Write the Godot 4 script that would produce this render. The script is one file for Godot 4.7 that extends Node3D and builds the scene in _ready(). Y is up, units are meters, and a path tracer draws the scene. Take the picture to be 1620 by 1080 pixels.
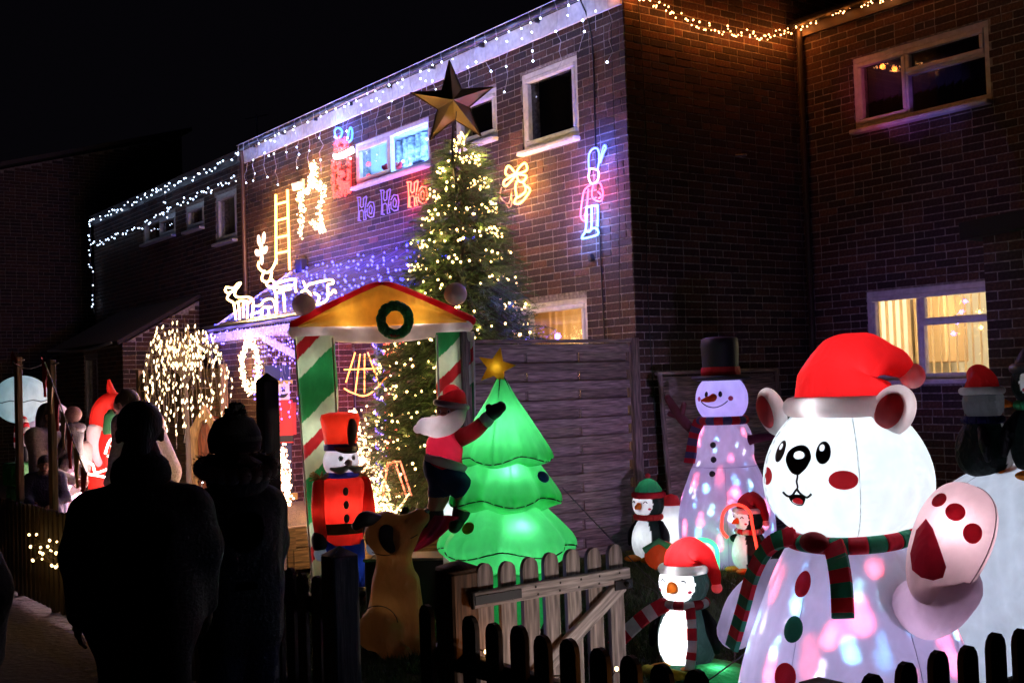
extends Node3D
# A street-side house front at night, covered in Christmas lights, with inflatables in the garden.

class Geo:
	var v := PackedVector3Array()
	var c := PackedColorArray()
	var i := PackedInt32Array()
	var col := Color.WHITE

	func vert(p: Vector3) -> int:
		v.append(p)
		c.append(col)
		return v.size() - 1

	func tri(a: int, b: int, d: int) -> void:
		i.append(a)
		i.append(b)
		i.append(d)

	func poly_out(pts: Array, from: Vector3) -> void:
		var n := Vector3.ZERO
		var m := Vector3.ZERO
		for k in pts.size():
			var a: Vector3 = pts[k]
			var b: Vector3 = pts[(k + 1) % pts.size()]
			n += a.cross(b)
			m += a
		m /= pts.size()
		var flip := n.dot(m - from) > 0.0
		var ids := []
		for p in pts:
			ids.append(vert(p))
		for k in range(1, pts.size() - 1):
			if flip:
				tri(ids[0], ids[k + 1], ids[k])
			else:
				tri(ids[0], ids[k], ids[k + 1])

	func box(p: Vector3, s: Vector3, b := Basis.IDENTITY, ch := 0.0) -> void:
		var h := s * 0.5
		ch = minf(ch, 0.45 * minf(s.x, minf(s.y, s.z)))
		for ax in 3:
			var u := (ax + 1) % 3
			var w := (ax + 2) % 3
			for sg in [-1.0, 1.0]:
				var q := []
				for k in [[-1, -1], [1, -1], [1, 1], [-1, 1]]:
					var t := Vector3.ZERO
					t[ax] = sg * h[ax]
					t[u] = k[0] * (h[u] - ch)
					t[w] = k[1] * (h[w] - ch)
					q.append(p + b * t)
				poly_out(q, p)
		if ch > 0.0:
			for ax in 3:
				var u := (ax + 1) % 3
				var w := (ax + 2) % 3
				for su in [-1.0, 1.0]:
					for sw in [-1.0, 1.0]:
						var q := []
						for k in [[-1.0, 0], [1.0, 0], [1.0, 1], [-1.0, 1]]:
							var t := Vector3.ZERO
							t[ax] = k[0] * (h[ax] - ch)
							t[u] = su * (h[u] - (ch if k[1] == 1 else 0.0))
							t[w] = sw * (h[w] - (0.0 if k[1] == 1 else ch))
							q.append(p + b * t)
						poly_out(q, p)
			for sx in [-1.0, 1.0]:
				for sy in [-1.0, 1.0]:
					for sz in [-1.0, 1.0]:
						var a := Vector3(sx * h.x, sy * (h.y - ch), sz * (h.z - ch))
						var d := Vector3(sx * (h.x - ch), sy * h.y, sz * (h.z - ch))
						var e := Vector3(sx * (h.x - ch), sy * (h.y - ch), sz * h.z)
						poly_out([p + b * a, p + b * d, p + b * e], p)

	func sheet(f: Callable, nu: int, nv: int, closed := true, paint = null) -> void:
		# f(u, v) -> position, u round or along in 0..1, v in 0..1
		var at := v.size()
		for k in nv + 1:
			for j in nu + 1:
				var u := float(j) / nu
				if closed and j == nu:
					u = 0.0
				if paint != null:
					col = paint.call(float(j) / nu, float(k) / nv)
				vert(f.call(u, float(k) / nv))
		for k in nv:
			for j in nu:
				var a := at + k * (nu + 1) + j
				var b := a + 1
				if closed and j == nu - 1:
					b = at + k * (nu + 1)
				var d := a + nu + 1
				var e := b + nu + 1
				tri(a, e, b)
				tri(a, d, e)

	func lathe(prof: Array, seg: int, xf := Transform3D.IDENTITY, lobes := 0, deep := 0.0) -> void:
		var at := v.size()
		for q in prof:
			for j in seg:
				var t := TAU * j / seg
				var r: float = q.x
				if lobes > 0:
					r *= 1.0 - deep * pow(absf(cos(t * lobes * 0.5)), 6.0)
				vert(xf * Vector3(sin(t) * r, q.y, cos(t) * r))
		for k in prof.size() - 1:
			for j in seg:
				var a := at + k * seg + j
				var b := at + k * seg + (j + 1) % seg
				tri(a, b + seg, b)
				tri(a, a + seg, b + seg)

	func ball(p: Vector3, r: Vector3, b := Basis.IDENTITY, seg := 20, rings := 12) -> void:
		var prof := []
		for k in rings + 1:
			var t := PI * k / rings - PI / 2
			prof.append(Vector2(maxf(cos(t), 0.0005), sin(t)))
		lathe(prof, seg, Transform3D(b * Basis.from_scale(r), p))

	func tube(path: Array, r0: float, sides := 8, closed := false, radii := []) -> void:
		var n := path.size()
		if n < 2:
			return
		var at := v.size()
		var side := Vector3.ZERO
		for k in n:
			var a: Vector3 = path[(k - 1 + n) % n] if closed or k > 0 else path[k]
			var b: Vector3 = path[(k + 1) % n] if closed or k < n - 1 else path[k]
			var d := (b - a).normalized()
			if side == Vector3.ZERO:
				side = d.cross(Vector3.UP if absf(d.y) < 0.9 else Vector3.RIGHT).normalized()
			side = (side - d * side.dot(d)).normalized()
			var up := side.cross(d)
			var r: float = radii[k] if radii.size() > k else r0
			for j in sides:
				var t := TAU * j / sides
				vert(path[k] + side * cos(t) * r + up * sin(t) * r)
		for k in (n if closed else n - 1):
			for j in sides:
				var a := at + k * sides + j
				var b := at + k * sides + (j + 1) % sides
				var d := at + ((k + 1) % n) * sides + j
				var e := at + ((k + 1) % n) * sides + (j + 1) % sides
				tri(a, b, e)
				tri(a, e, d)
		if not closed:
			var p0 := vert(path[0])
			var p1 := vert(path[n - 1])
			for j in sides:
				tri(p0, at + (j + 1) % sides, at + j)
				tri(p1, at + (n - 1) * sides + j, at + (n - 1) * sides + (j + 1) % sides)

	func limb(path: Array, radii: Array, sides := 16, steps := 6, round0 := true) -> void:
		# a soft sausage through the points, with round ends
		var cv := Curve3D.new()
		for k in path.size():
			var t: Vector3 = (path[mini(k + 1, path.size() - 1)] - path[maxi(k - 1, 0)]) / 5.0
			cv.add_point(path[k], -t, t)
		var ps := []
		var rs := []
		var n: int = (path.size() - 1) * steps
		for k in n + 1:
			var q := float(k) / steps
			var a := mini(int(q), path.size() - 2)
			ps.append(cv.samplef(q))
			rs.append(lerpf(radii[a], radii[a + 1], smoothstep(0.0, 1.0, q - a)))
		var d0: Vector3 = (ps[0] - ps[1]).normalized()
		var d1: Vector3 = (ps[n] - ps[n - 1]).normalized()
		var p2 := []
		var r2 := []
		for t in ([0.0, 0.3, 0.6, 0.9, 1.2] if round0 else []):
			p2.append(ps[0] + d0 * rs[0] * cos(t))
			r2.append(rs[0] * sin(t) + 0.0005)
		p2.append_array(ps)
		r2.append_array(rs)
		for t in [1.2, 0.9, 0.6, 0.3, 0.0]:
			p2.append(ps[n] + d1 * rs[n] * cos(t))
			r2.append(rs[n] * sin(t) + 0.0005)
		tube(p2, 0.0, sides, false, r2)

	func extrude(pts: PackedVector2Array, depth: float, xf := Transform3D.IDENTITY) -> void:
		var ids := Geometry2D.triangulate_polygon(pts)
		var mid := Vector2.ZERO
		for p in pts:
			mid += p / pts.size()
		for sg in [0.5, -0.5]:
			var at := v.size()
			for p in pts:
				vert(xf * Vector3(p.x, p.y, sg * depth))
			for k in range(0, ids.size(), 3):
				var a := pts[ids[k]]
				var turn := (pts[ids[k + 1]] - a).cross(pts[ids[k + 2]] - a) > 0.0
				if turn == (sg > 0):
					tri(at + ids[k], at + ids[k + 2], at + ids[k + 1])
				else:
					tri(at + ids[k], at + ids[k + 1], at + ids[k + 2])
		var ccw := not Geometry2D.is_polygon_clockwise(pts)
		for k in pts.size():
			var a := pts[k] if ccw else pts[(k + 1) % pts.size()]
			var b := pts[(k + 1) % pts.size()] if ccw else pts[k]
			var q := [vert(xf * Vector3(a.x, a.y, depth / 2)), vert(xf * Vector3(b.x, b.y, depth / 2)), vert(xf * Vector3(b.x, b.y, -depth / 2)), vert(xf * Vector3(a.x, a.y, -depth / 2))]
			tri(q[0], q[2], q[1])
			tri(q[0], q[3], q[2])

	func patch(s: Callable, mid: Vector2, shape: Array, lift := 0.004) -> void:
		# a flat print laid on the surface s(theta, phi), drawn in angles round mid
		var rings := 4
		var n := shape.size()
		var o: Vector3 = s.call(0.0, 0.0, true)
		var at := v.size()
		var put := func(q: Vector2) -> Vector3:
			var p: Vector3 = s.call(q.x, q.y, false)
			return p + (p - o).normalized() * lift
		vert(put.call(mid))
		for r in range(1, rings + 1):
			for k in n:
				vert(put.call(mid + shape[k] * (float(r) / rings)))
		for k in n:
			tri(at, at + 1 + k, at + 1 + (k + 1) % n)
		for r in rings - 1:
			for k in n:
				var a := at + 1 + r * n + k
				var b := at + 1 + r * n + (k + 1) % n
				tri(a, b + n, b)
				tri(a, a + n, b + n)

	func patch_round(s: Callable, mid: Vector2, shape: Array, hole: Vector2, hr: Vector2, lift := 0.004) -> void:
		# a print with a bare spot in it, where the fabric shows
		var n := shape.size()
		var o: Vector3 = s.call(0.0, 0.0, true)
		var at := v.size()
		for r in 5:
			for k in n:
				var d: Vector2 = shape[k] - hole
				var inner := hole + Vector2(d.x / hr.x, d.y / hr.y).normalized() * hr
				var q: Vector2 = mid + inner.lerp(shape[k], r / 4.0)
				var p: Vector3 = s.call(q.x, q.y, false)
				vert(p + (p - o).normalized() * lift)
		for r in 4:
			for k in n:
				var a := at + r * n + k
				var b := at + r * n + (k + 1) % n
				tri(a, b + n, b)
				tri(a, a + n, b + n)

	func add(o: Geo) -> void:
		var at := v.size()
		v.append_array(o.v)
		c.append_array(o.c)
		for k in o.i:
			i.append(at + k)

	func mesh() -> ArrayMesh:
		var n := PackedVector3Array()
		n.resize(v.size())
		for k in range(0, i.size(), 3):
			var a := v[i[k]]
			var f := (v[i[k + 2]] - a).cross(v[i[k + 1]] - a)
			n[i[k]] += f
			n[i[k + 1]] += f
			n[i[k + 2]] += f
		for k in n.size():
			n[k] = n[k].normalized() if n[k].length_squared() > 1e-20 else Vector3.UP
		var arr := []
		arr.resize(Mesh.ARRAY_MAX)
		arr[Mesh.ARRAY_VERTEX] = v
		arr[Mesh.ARRAY_NORMAL] = n
		arr[Mesh.ARRAY_COLOR] = c
		arr[Mesh.ARRAY_INDEX] = i
		var m := ArrayMesh.new()
		m.add_surface_from_arrays(Mesh.PRIMITIVE_TRIANGLES, arr)
		return m


class Blob:
	# soft union of tapered capsules, meshed as surface nets
	var caps := []

	func cap(a: Vector3, b: Vector3, ra: float, rb: float, col := Color.WHITE) -> void:
		caps.append([a, b, ra, rb, col])

	func dist(q: Array, p: Vector3) -> float:
		var ab: Vector3 = q[1] - q[0]
		var t := clampf((p - q[0]).dot(ab) / maxf(ab.length_squared(), 1e-9), 0.0, 1.0)
		return (p - q[0] - ab * t).length() - lerpf(q[2], q[3], t)

	func geo(h: float, s: float) -> Geo:
		var lo := Vector3.INF
		var hi := -Vector3.INF
		for q in caps:
			var r := maxf(q[2], q[3]) + h * 3.0
			lo = lo.min(q[0] - Vector3.ONE * r).min(q[1] - Vector3.ONE * r)
			hi = hi.max(q[0] + Vector3.ONE * r).max(q[1] + Vector3.ONE * r)
		var nx := int((hi.x - lo.x) / h) + 2
		var ny := int((hi.y - lo.y) / h) + 2
		var nz := int((hi.z - lo.z) / h) + 2
		var f := PackedFloat32Array()
		f.resize(nx * ny * nz)
		for q in caps:
			var r := maxf(q[2], q[3]) + s * 4.0
			var a: Vector3 = q[0].min(q[1]) - Vector3.ONE * r
			var b: Vector3 = q[0].max(q[1]) + Vector3.ONE * r
			var ab: Vector3 = q[1] - q[0]
			var l2 := maxf(ab.length_squared(), 1e-9)
			for z in range(maxi(0, int((a.z - lo.z) / h)), mini(nz, int((b.z - lo.z) / h) + 2)):
				for y in range(maxi(0, int((a.y - lo.y) / h)), mini(ny, int((b.y - lo.y) / h) + 2)):
					for x in range(maxi(0, int((a.x - lo.x) / h)), mini(nx, int((b.x - lo.x) / h) + 2)):
						var p: Vector3 = lo + Vector3(x, y, z) * h - q[0]
						var t := clampf(p.dot(ab) / l2, 0.0, 1.0)
						var d: float = (p - ab * t).length() - lerpf(q[2], q[3], t)
						if d < s * 4.0:
							f[x + nx * (y + ny * z)] += exp(-d / s)
		var g := Geo.new()
		var ids := {}
		var step := [1, nx, nx * ny]
		for k in f.size():
			f[k] = s * log(f[k]) if f[k] > 0.0 else -s * 4.0
		var edges := []
		for z in nz - 1:
			for y in ny - 1:
				for x in nx - 1:
					var k := x + nx * (y + ny * z)
					var inside := f[k] > 0.0
					var cross := false
					for ax in 3:
						if (f[k + step[ax]] > 0.0) != inside:
							cross = true
							if x > 0 and y > 0 and z > 0:
								edges.append(Vector3i(k, ax, 1 if inside else 0))
					if not cross:
						cross = (f[k + 1 + nx] > 0.0) != inside or (f[k + 1 + nx * ny] > 0.0) != inside or (f[k + nx + nx * ny] > 0.0) != inside or (f[k + 1 + nx + nx * ny] > 0.0) != inside
					if cross:
						var sum := Vector3.ZERO
						var n := 0
						for e in 12:
							var ax := e / 4
							var u := (ax + 1) % 3
							var w := (ax + 2) % 3
							var k0: int = k + (step[u] if e & 1 else 0) + (step[w] if e & 2 else 0)
							var k1: int = k0 + step[ax]
							if (f[k0] > 0.0) != (f[k1] > 0.0):
								var p := Vector3.ZERO
								p[ax] = f[k0] / (f[k0] - f[k1])
								p[u] = 1.0 if e & 1 else 0.0
								p[w] = 1.0 if e & 2 else 0.0
								sum += p
								n += 1
						var at := lo + (Vector3(x, y, z) + sum / n) * h
						var best := 1e9
						for q in caps:
							var d := dist(q, at)
							if d < best:
								best = d
								g.col = q[4]
						ids[k] = g.vert(at)
		for e in edges:
			var u: int = step[(e.y + 1) % 3]
			var w: int = step[(e.y + 2) % 3]
			var q := [e.x, e.x - u, e.x - u - w, e.x - w]
			if not (ids.has(q[0]) and ids.has(q[1]) and ids.has(q[2]) and ids.has(q[3])):
				continue
			if e.z == 1:
				q.reverse()
			g.tri(ids[q[0]], ids[q[1]], ids[q[2]])
			g.tri(ids[q[0]], ids[q[2]], ids[q[3]])
		return g


var rng := RandomNumberGenerator.new()
var used := {}
var mats := {}
var tex := {}


func numbered(n: String) -> String:
	var k: int = used.get(n, 0)
	used[n] = k + 1
	return n if k == 0 else "%s_%03d" % [n, k]


func tag(o: Node, label: String, category: String, group := "", kind := "") -> void:
	o.set_meta("label", label)
	if category:
		o.set_meta("category", category)
	if group:
		o.set_meta("group", group)
	if kind:
		o.set_meta("kind", kind)


func thing(called: String, label: String, category: String, at := Vector3.ZERO, turn := 0.0, group := "") -> Node3D:
	var o := Node3D.new()
	o.name = numbered(called)
	o.position = at
	o.rotation.y = turn
	add_child(o)
	tag(o, label, category, group)
	return o


func obj(called: String, g, m: Material, parent: Node = null) -> MeshInstance3D:
	var o := MeshInstance3D.new()
	o.mesh = g.mesh() if g is Geo else g
	o.material_override = m
	if parent == null:
		o.name = numbered(called)
		add_child(o)
	else:
		o.name = called
		parent.add_child(o, true)
	return o


func node(called: String, parent: Node, at := Vector3.ZERO) -> Node3D:
	var o := Node3D.new()
	o.name = called
	o.position = at
	parent.add_child(o, true)
	return o


func many(called: String, m: Mesh, mat: Material, places: Array, colors: Array, parent: Node = null) -> MultiMeshInstance3D:
	var mm := MultiMesh.new()
	mm.transform_format = MultiMesh.TRANSFORM_3D
	mm.use_colors = not colors.is_empty()
	mm.mesh = m
	mm.instance_count = places.size()
	for k in places.size():
		mm.set_instance_transform(k, places[k])
		if mm.use_colors:
			mm.set_instance_color(k, colors[k])
	var o := MultiMeshInstance3D.new()
	o.multimesh = mm
	o.material_override = mat
	o.name = called if parent else numbered(called)
	(parent if parent else self).add_child(o, true)
	o.set_meta("kind", "stuff")
	return o


func noise(key: String, freq: float, octaves := 4, lo := 0.0, hi := 1.0, size := 256) -> NoiseTexture2D:
	if not tex.has(key):
		var n := FastNoiseLite.new()
		n.noise_type = FastNoiseLite.TYPE_SIMPLEX_SMOOTH
		n.frequency = freq
		n.fractal_octaves = octaves
		if key == "nylon" or key == "crease":
			n.fractal_type = FastNoiseLite.FRACTAL_RIDGED
		n.seed = key.hash() % 1000
		var t := NoiseTexture2D.new()
		t.width = size
		t.height = size
		t.seamless = true
		t.noise = n
		var ramp := Gradient.new()
		ramp.set_color(0, Color(lo, lo, lo))
		ramp.set_color(1, Color(hi, hi, hi))
		t.color_ramp = ramp
		tex[key] = t
	return tex[key]


func mat(c: Color, rough := 0.7, metal := 0.0, vc := false) -> StandardMaterial3D:
	var key := "m%s%.2f%.2f%s" % [c, rough, metal, vc]
	if not mats.has(key):
		var m := StandardMaterial3D.new()
		m.albedo_color = c.linear_to_srgb()
		m.roughness = rough
		m.metallic = metal
		m.vertex_color_use_as_albedo = vc
		mats[key] = m
	return mats[key]


func grained(c: Color, rough: float, scale: Vector3, bump: float, key := "grain", vc := false, lo := 0.55) -> StandardMaterial3D:
	var k := "g%s%.2f%s%s%s" % [c, rough, scale, key, vc]
	if not mats.has(k):
		var m: StandardMaterial3D = mat(c, rough, 0.0, vc).duplicate()
		m.albedo_texture = noise(key + "tone", 0.02, 5, lo, 1.0)
		m.uv1_triplanar = true
		m.uv1_scale = scale
		m.heightmap_enabled = true
		m.heightmap_texture = noise(key, 0.03, 5)
		m.heightmap_scale = bump
		mats[k] = m
	return mats[k]


func wood(c: Color, along := 0) -> StandardMaterial3D:
	var s := Vector3(9, 9, 9)
	s[along] = 0.7
	return grained(c, 0.8, s, 0.10, "wood%d" % along, false, 0.45)


func fab(c: Color, through := 1.0, vc := false) -> StandardMaterial3D:
	# nylon of an inflatable: half of the light inside comes out through it
	var k := "f%s%.2f%s" % [c, through, vc]
	if not mats.has(k):
		var m: StandardMaterial3D = mat(c, 0.55, 0.0, vc).duplicate()
		m.metallic_specular = 0.3
		m.backlight_enabled = true
		m.backlight = Color(through, through, through).linear_to_srgb()
		m.albedo_texture = noise("nylon", 0.009, 4, 0.86, 1.0)
		m.uv1_triplanar = true
		m.uv1_scale = Vector3(1.7, 1.1, 1.7)
		m.heightmap_enabled = true
		m.heightmap_texture = noise("crease", 0.012, 3)
		m.heightmap_scale = 1.6
		mats[k] = m
	return mats[k]


func glow(c: Color, energy: float) -> StandardMaterial3D:
	var k := "e%s%.2f" % [c, energy]
	if not mats.has(k):
		var m: StandardMaterial3D = mat(c * 0.5, 0.5).duplicate()
		m.emission_enabled = true
		m.emission = c.linear_to_srgb()
		m.emission_energy_multiplier = energy
		mats[k] = m
	return mats[k]


func lamp(at: Vector3, c: Color, energy: float, parent: Node = null, size := 0.03) -> OmniLight3D:
	var l := OmniLight3D.new()
	l.name = "lamp_light"
	l.light_color = c.linear_to_srgb()
	l.light_energy = energy
	l.light_size = size
	l.omni_range = 12.0
	l.omni_attenuation = 2.0
	l.shadow_enabled = true
	(parent if parent else self).add_child(l, true)
	l.position = at
	return l


func spot(at: Vector3, towards: Vector3, c: Color, energy: float, angle: float, parent: Node) -> SpotLight3D:
	var l := SpotLight3D.new()
	l.name = "beam_light"
	l.light_color = c.linear_to_srgb()
	l.light_energy = energy
	l.light_size = 0.012
	l.spot_range = 6.0
	l.spot_angle = angle
	l.spot_angle_attenuation = 1.0
	l.shadow_enabled = true
	parent.add_child(l, true)
	l.basis = Basis.looking_at(towards, Vector3.UP if absf(towards.y) < 0.95 else Vector3.RIGHT)
	l.position = at
	return l


func path2(nums: Array, z: float) -> Array:
	var out := []
	for k in range(0, nums.size(), 2):
		out.append(Vector3(nums[k], nums[k + 1], z))
	return out


func along(path: Array, step: float) -> Array:
	# points at even steps along a line of points
	var out := []
	var left := 0.0
	for k in path.size() - 1:
		var a: Vector3 = path[k]
		var b: Vector3 = path[k + 1]
		var l := a.distance_to(b)
		var t := left
		while t < l:
			out.append(a.lerp(b, t / l))
			t += step
		left = t - l
	return out


func smooth(path: Array, n := 4) -> Array:
	if path.size() < 3:
		return path
	var cv := Curve3D.new()
	for k in path.size():
		var t: Vector3 = (path[mini(k + 1, path.size() - 1)] - path[maxi(k - 1, 0)]) / 5.5
		cv.add_point(path[k], -t, t)
	var out := []
	for k in (path.size() - 1) * n + 1:
		out.append(cv.samplef(float(k) / n))
	return out


func bulb_mesh(long := false) -> ArrayMesh:
	var key := "bulb%s" % long
	if not tex.has(key):
		var g := Geo.new()
		g.ball(Vector3.ZERO, Vector3(1, 3.2 if long else 1.15, 1), Basis.IDENTITY, 7, 5)
		tex[key] = g.mesh()
	return tex[key]


func bulbs(spots: Array, r: float, c: Color, energy: float, parent: Node, called := "light_bulbs") -> void:
	var xs := []
	for p in spots:
		xs.append(Transform3D(Basis.from_euler(Vector3(rng.randf_range(-1, 1), rng.randf() * 6, 0)) * Basis.from_scale(Vector3.ONE * r * rng.randf_range(0.75, 1.2)), p))
	many(called, bulb_mesh(), glow(c, energy), xs, [], parent)


func rope(parent: Node, called: String, lines: Array, c: Color, energy: float, r := 0.011, lamp_e := 0.03, gap := 0.22, out := Vector3(0, 0, 0.05), z := -7.40) -> void:
	# glowing rope light bent into a figure, with lamps along it
	var g := Geo.new()
	var pts := []
	for l in lines:
		var p: Array = smooth(path2(l, z) if not l[0] is Vector3 else l)
		g.tube(p, r, 6)
		pts.append_array(along(p, gap))
	obj(called, g, glow(c, energy), parent)
	if lamp_e > 0.0:
		for p in pts:
			lamp(p + out * 1.9, c, lamp_e * 4.5, parent, 0.02)


func oval(rx: float, ry: float, n := 24) -> Array:
	var out := []
	for k in n:
		out.append(Vector2(cos(-TAU * k / n) * rx, sin(-TAU * k / n) * ry))
	return out


func rc(c: Color, spread: float) -> Color:
	var f := rng.randf_range(1.0 - spread, 1.0 + spread)
	return Color(c.r * f, c.g * f * rng.randf_range(0.95, 1.05), c.b * f * rng.randf_range(0.92, 1.08))


const FRONT := -7.44      # the front of the houses
const CORNER := -8.05     # the corner of number 15
const BACK := -9.92       # the front of the house set back beside it
const WARM := Color(1.0, 0.62, 0.25)
const GOLD := Color(1.0, 0.46, 0.12)
const ICE := Color(0.42, 0.55, 1.0)
const BLUE := Color(0.10, 0.10, 1.0)
const RED := Color(1.0, 0.05, 0.03)

var brick_shape: ArrayMesh
var brick_mats := []


var brick_dim := 1.0      # far left gable: its lack of light put into brick and mortar colour


func brick_tone() -> Color:
	var base: Color = [Color(0.115, 0.052, 0.036), Color(0.088, 0.042, 0.031), Color(0.14, 0.066, 0.042), Color(0.048, 0.031, 0.028), Color(0.07, 0.042, 0.036)][rng.randi() % 5]
	return rc(base, 0.16)


func brick_wall(house: Node3D, part: String, o: Vector3, u: Vector3, length: float, top: Callable, holes: Array, look: Vector3, single: int, from_y := 0.0) -> Node3D:
	# mortar slab with real openings, and every brick laid on it; the nearest bricks are parts of their own
	var n := u.cross(Vector3.UP)
	var basis := Basis(u, Vector3.UP, n)
	var g := Geo.new()
	var cuts := [0.0, length]
	for h in holes:
		cuts.append(h[0])
		cuts.append(h[1])
	cuts.sort()
	for k in cuts.size() - 1:
		var a: float = cuts[k]
		var b: float = cuts[k + 1]
		if b - a < 0.001:
			continue
		var y := 0.0
		var inside := holes.filter(func(h): return h[0] < (a + b) / 2 and h[1] > (a + b) / 2)
		inside.sort_custom(func(p, q): return p[2] < q[2])
		for h in inside + [[0, 0, 99.0, 99.0]]:
			var y1: float = minf(h[2], maxf(top.call(a), top.call(b)))
			if y1 > y and absf(top.call(a) - top.call(b)) < 0.001 or h[2] < 50.0:
				g.box(o + basis * Vector3((a + b) / 2, (y + y1) / 2, -0.12), Vector3(b - a, y1 - y, 0.24), basis)
			elif y1 > y:
				g.extrude(PackedVector2Array([Vector2(a, y), Vector2(b, y), Vector2(b, top.call(b)), Vector2(a, top.call(a))]), 0.24, Transform3D(basis, o + n * -0.12))
			y = h[3]
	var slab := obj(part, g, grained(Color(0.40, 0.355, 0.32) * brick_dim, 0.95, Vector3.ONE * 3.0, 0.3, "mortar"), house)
	var places := []
	var course := int(from_y / 0.075)
	var most: float = maxf(top.call(0.0), top.call(length))
	while (course + 1) * 0.075 < most:
		var y := course * 0.075
		var x := -0.1125 * (course % 2) - rng.randf() * 0.01
		while x < length:
			var l := 0.2155
			if rng.randf() < 0.14:
				l = 0.1025
			var spans := [[maxf(x, 0.0), minf(x + l, length)]]
			for h in holes:
				if h[2] < y + 0.07 and h[3] > y + 0.005:
					var cut := []
					for s in spans:
						if h[0] > s[0]:
							cut.append([s[0], minf(s[1], h[0])])
						if h[1] < s[1]:
							cut.append([maxf(s[0], h[1]), s[1]])
					spans = cut
			for s in spans:
				if s[1] - s[0] > 0.035 and y + 0.07 < top.call((s[0] + s[1]) / 2):
					var b := basis * Basis.from_euler(Vector3(0, 0, rng.randf_range(-0.006, 0.006))) * Basis.from_scale(Vector3((s[1] - s[0]) / 0.2155, 1, 1))
					places.append(Transform3D(b, o + basis * Vector3((s[0] + s[1]) / 2, y + 0.0325 + rng.randf_range(-0.0015, 0.0015), -0.0105 + rng.randf_range(-0.0015, 0.002))))
			x += l + 0.0095
		course += 1
	places.sort_custom(func(p, q): return p.origin.distance_squared_to(look) < q.origin.distance_squared_to(look))
	single = mini(single, places.size())
	for k in single:
		var b := obj("brick", brick_shape, brick_mats[rng.randi() % brick_mats.size()], slab)
		b.transform = places[k]
	var rest := places.slice(single)
	var tones := []
	var weather := FastNoiseLite.new()
	weather.seed = 4
	weather.frequency = 0.55
	for k in rest.size():
		var q: Vector3 = rest[k].origin
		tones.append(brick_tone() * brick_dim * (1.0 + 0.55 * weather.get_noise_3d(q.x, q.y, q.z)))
	many("brickwork", brick_shape, grained(Color.WHITE, 0.9, Vector3.ONE * 5.0, 0.3, "brick", true, 0.6), rest, tones, slab)
	return slab


func window(house: Node3D, x0: float, x1: float, y0: float, y1: float, z: float, lights: Array, frame_c := Color(0.75, 0.75, 0.74), sill := true, depth := 0.5, dark := Color(0.03, 0.03, 0.04), called := "window") -> Node3D:
	# lights: panes as [left, right, bottom, top, opens] in 0..1 of the frame's inside
	var w := node(called, house)
	var g := Geo.new()
	var zf := z - 0.045
	for b in [[x0, x1, y0, y0 + 0.055], [x0, x1, y1 - 0.055, y1], [x0, x0 + 0.055, y0 + 0.055, y1 - 0.055], [x1 - 0.055, x1, y0 + 0.055, y1 - 0.055]]:
		g.box(Vector3((b[0] + b[1]) / 2, (b[2] + b[3]) / 2, zf), Vector3(b[1] - b[0], b[3] - b[2], 0.07), Basis.IDENTITY, 0.006)
	var white := grained(frame_c, 0.35, Vector3.ONE * 2.0, 0.05, "pvc", false, 0.85)
	var panes := []
	var ix := x0 + 0.055
	var iw := x1 - x0 - 0.11
	var iy := y0 + 0.055
	var ih := y1 - y0 - 0.11
	for l in lights:
		var a: float = ix + iw * l[0]
		var b: float = ix + iw * l[1]
		var c: float = iy + ih * l[2]
		var d: float = iy + ih * l[3]
		if l[0] > 0.01:
			g.box(Vector3(a, (c + d) / 2, zf - 0.002), Vector3(0.045, d - c, 0.07), Basis.IDENTITY, 0.006)
		if l[2] > 0.01:
			g.box(Vector3((a + b) / 2, c, zf - 0.004), Vector3(b - a, 0.045, 0.07), Basis.IDENTITY, 0.006)
		var e := 0.022
		if l[4]:
			var s := Geo.new()
			var t := 0.05
			var zs := zf + 0.014
			for q in [[a, b, c, c + t], [a, b, d - t, d], [a, a + t, c + t, d - t], [b - t, b, c + t, d - t]]:
				s.box(Vector3((q[0] + q[1]) / 2, (q[2] + q[3]) / 2, zs), Vector3(q[1] - q[0] - 0.006, q[3] - q[2] - 0.004, 0.06), Basis.IDENTITY, 0.008)
			obj("sash", s, white, w)
			e = t
		panes.append([a + e - 0.01, b - e + 0.01, c + e - 0.01, d - e + 0.01])
	obj("frame", g, white, w)
	var glass := StandardMaterial3D.new()
	glass.albedo_color = Color(0.04, 0.05, 0.05, 0.04)
	glass.transparency = BaseMaterial3D.TRANSPARENCY_ALPHA
	glass.roughness = 0.03
	mats["glass"] = mats.get("glass", glass)
	for p in panes:
		var gp := Geo.new()
		gp.box(Vector3((p[0] + p[1]) / 2, (p[2] + p[3]) / 2, zf - 0.012), Vector3(p[1] - p[0], p[3] - p[2], 0.004))
		obj("pane", gp, mats["glass"], w)
	if sill:
		var s := Geo.new()
		s.box(Vector3((x0 + x1) / 2, y0 - 0.026, z + 0.012), Vector3(x1 - x0 + 0.02, 0.045, 0.16), Basis.IDENTITY, 0.008)
		obj("sill", s, white, w)
	if depth > 0.0:
		var r := Geo.new()
		var za := z - 0.25
		var zb := za - depth
		var xm := (x0 + x1) / 2
		var ym := (y0 + y1) / 2
		r.box(Vector3(xm, ym, zb - 0.02), Vector3(x1 - x0 + 0.3, y1 - y0 + 0.3, 0.04))
		for sg in [-1, 1]:
			r.box(Vector3(xm + sg * ((x1 - x0) / 2 + 0.13), ym, (za + zb) / 2), Vector3(0.04, y1 - y0 + 0.3, depth))
			r.box(Vector3(xm, ym + sg * ((y1 - y0) / 2 + 0.13), (za + zb) / 2), Vector3(x1 - x0 + 0.22, 0.04, depth))
		obj("room_shell", r, mat(dark, 0.8), w)
	return w


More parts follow.
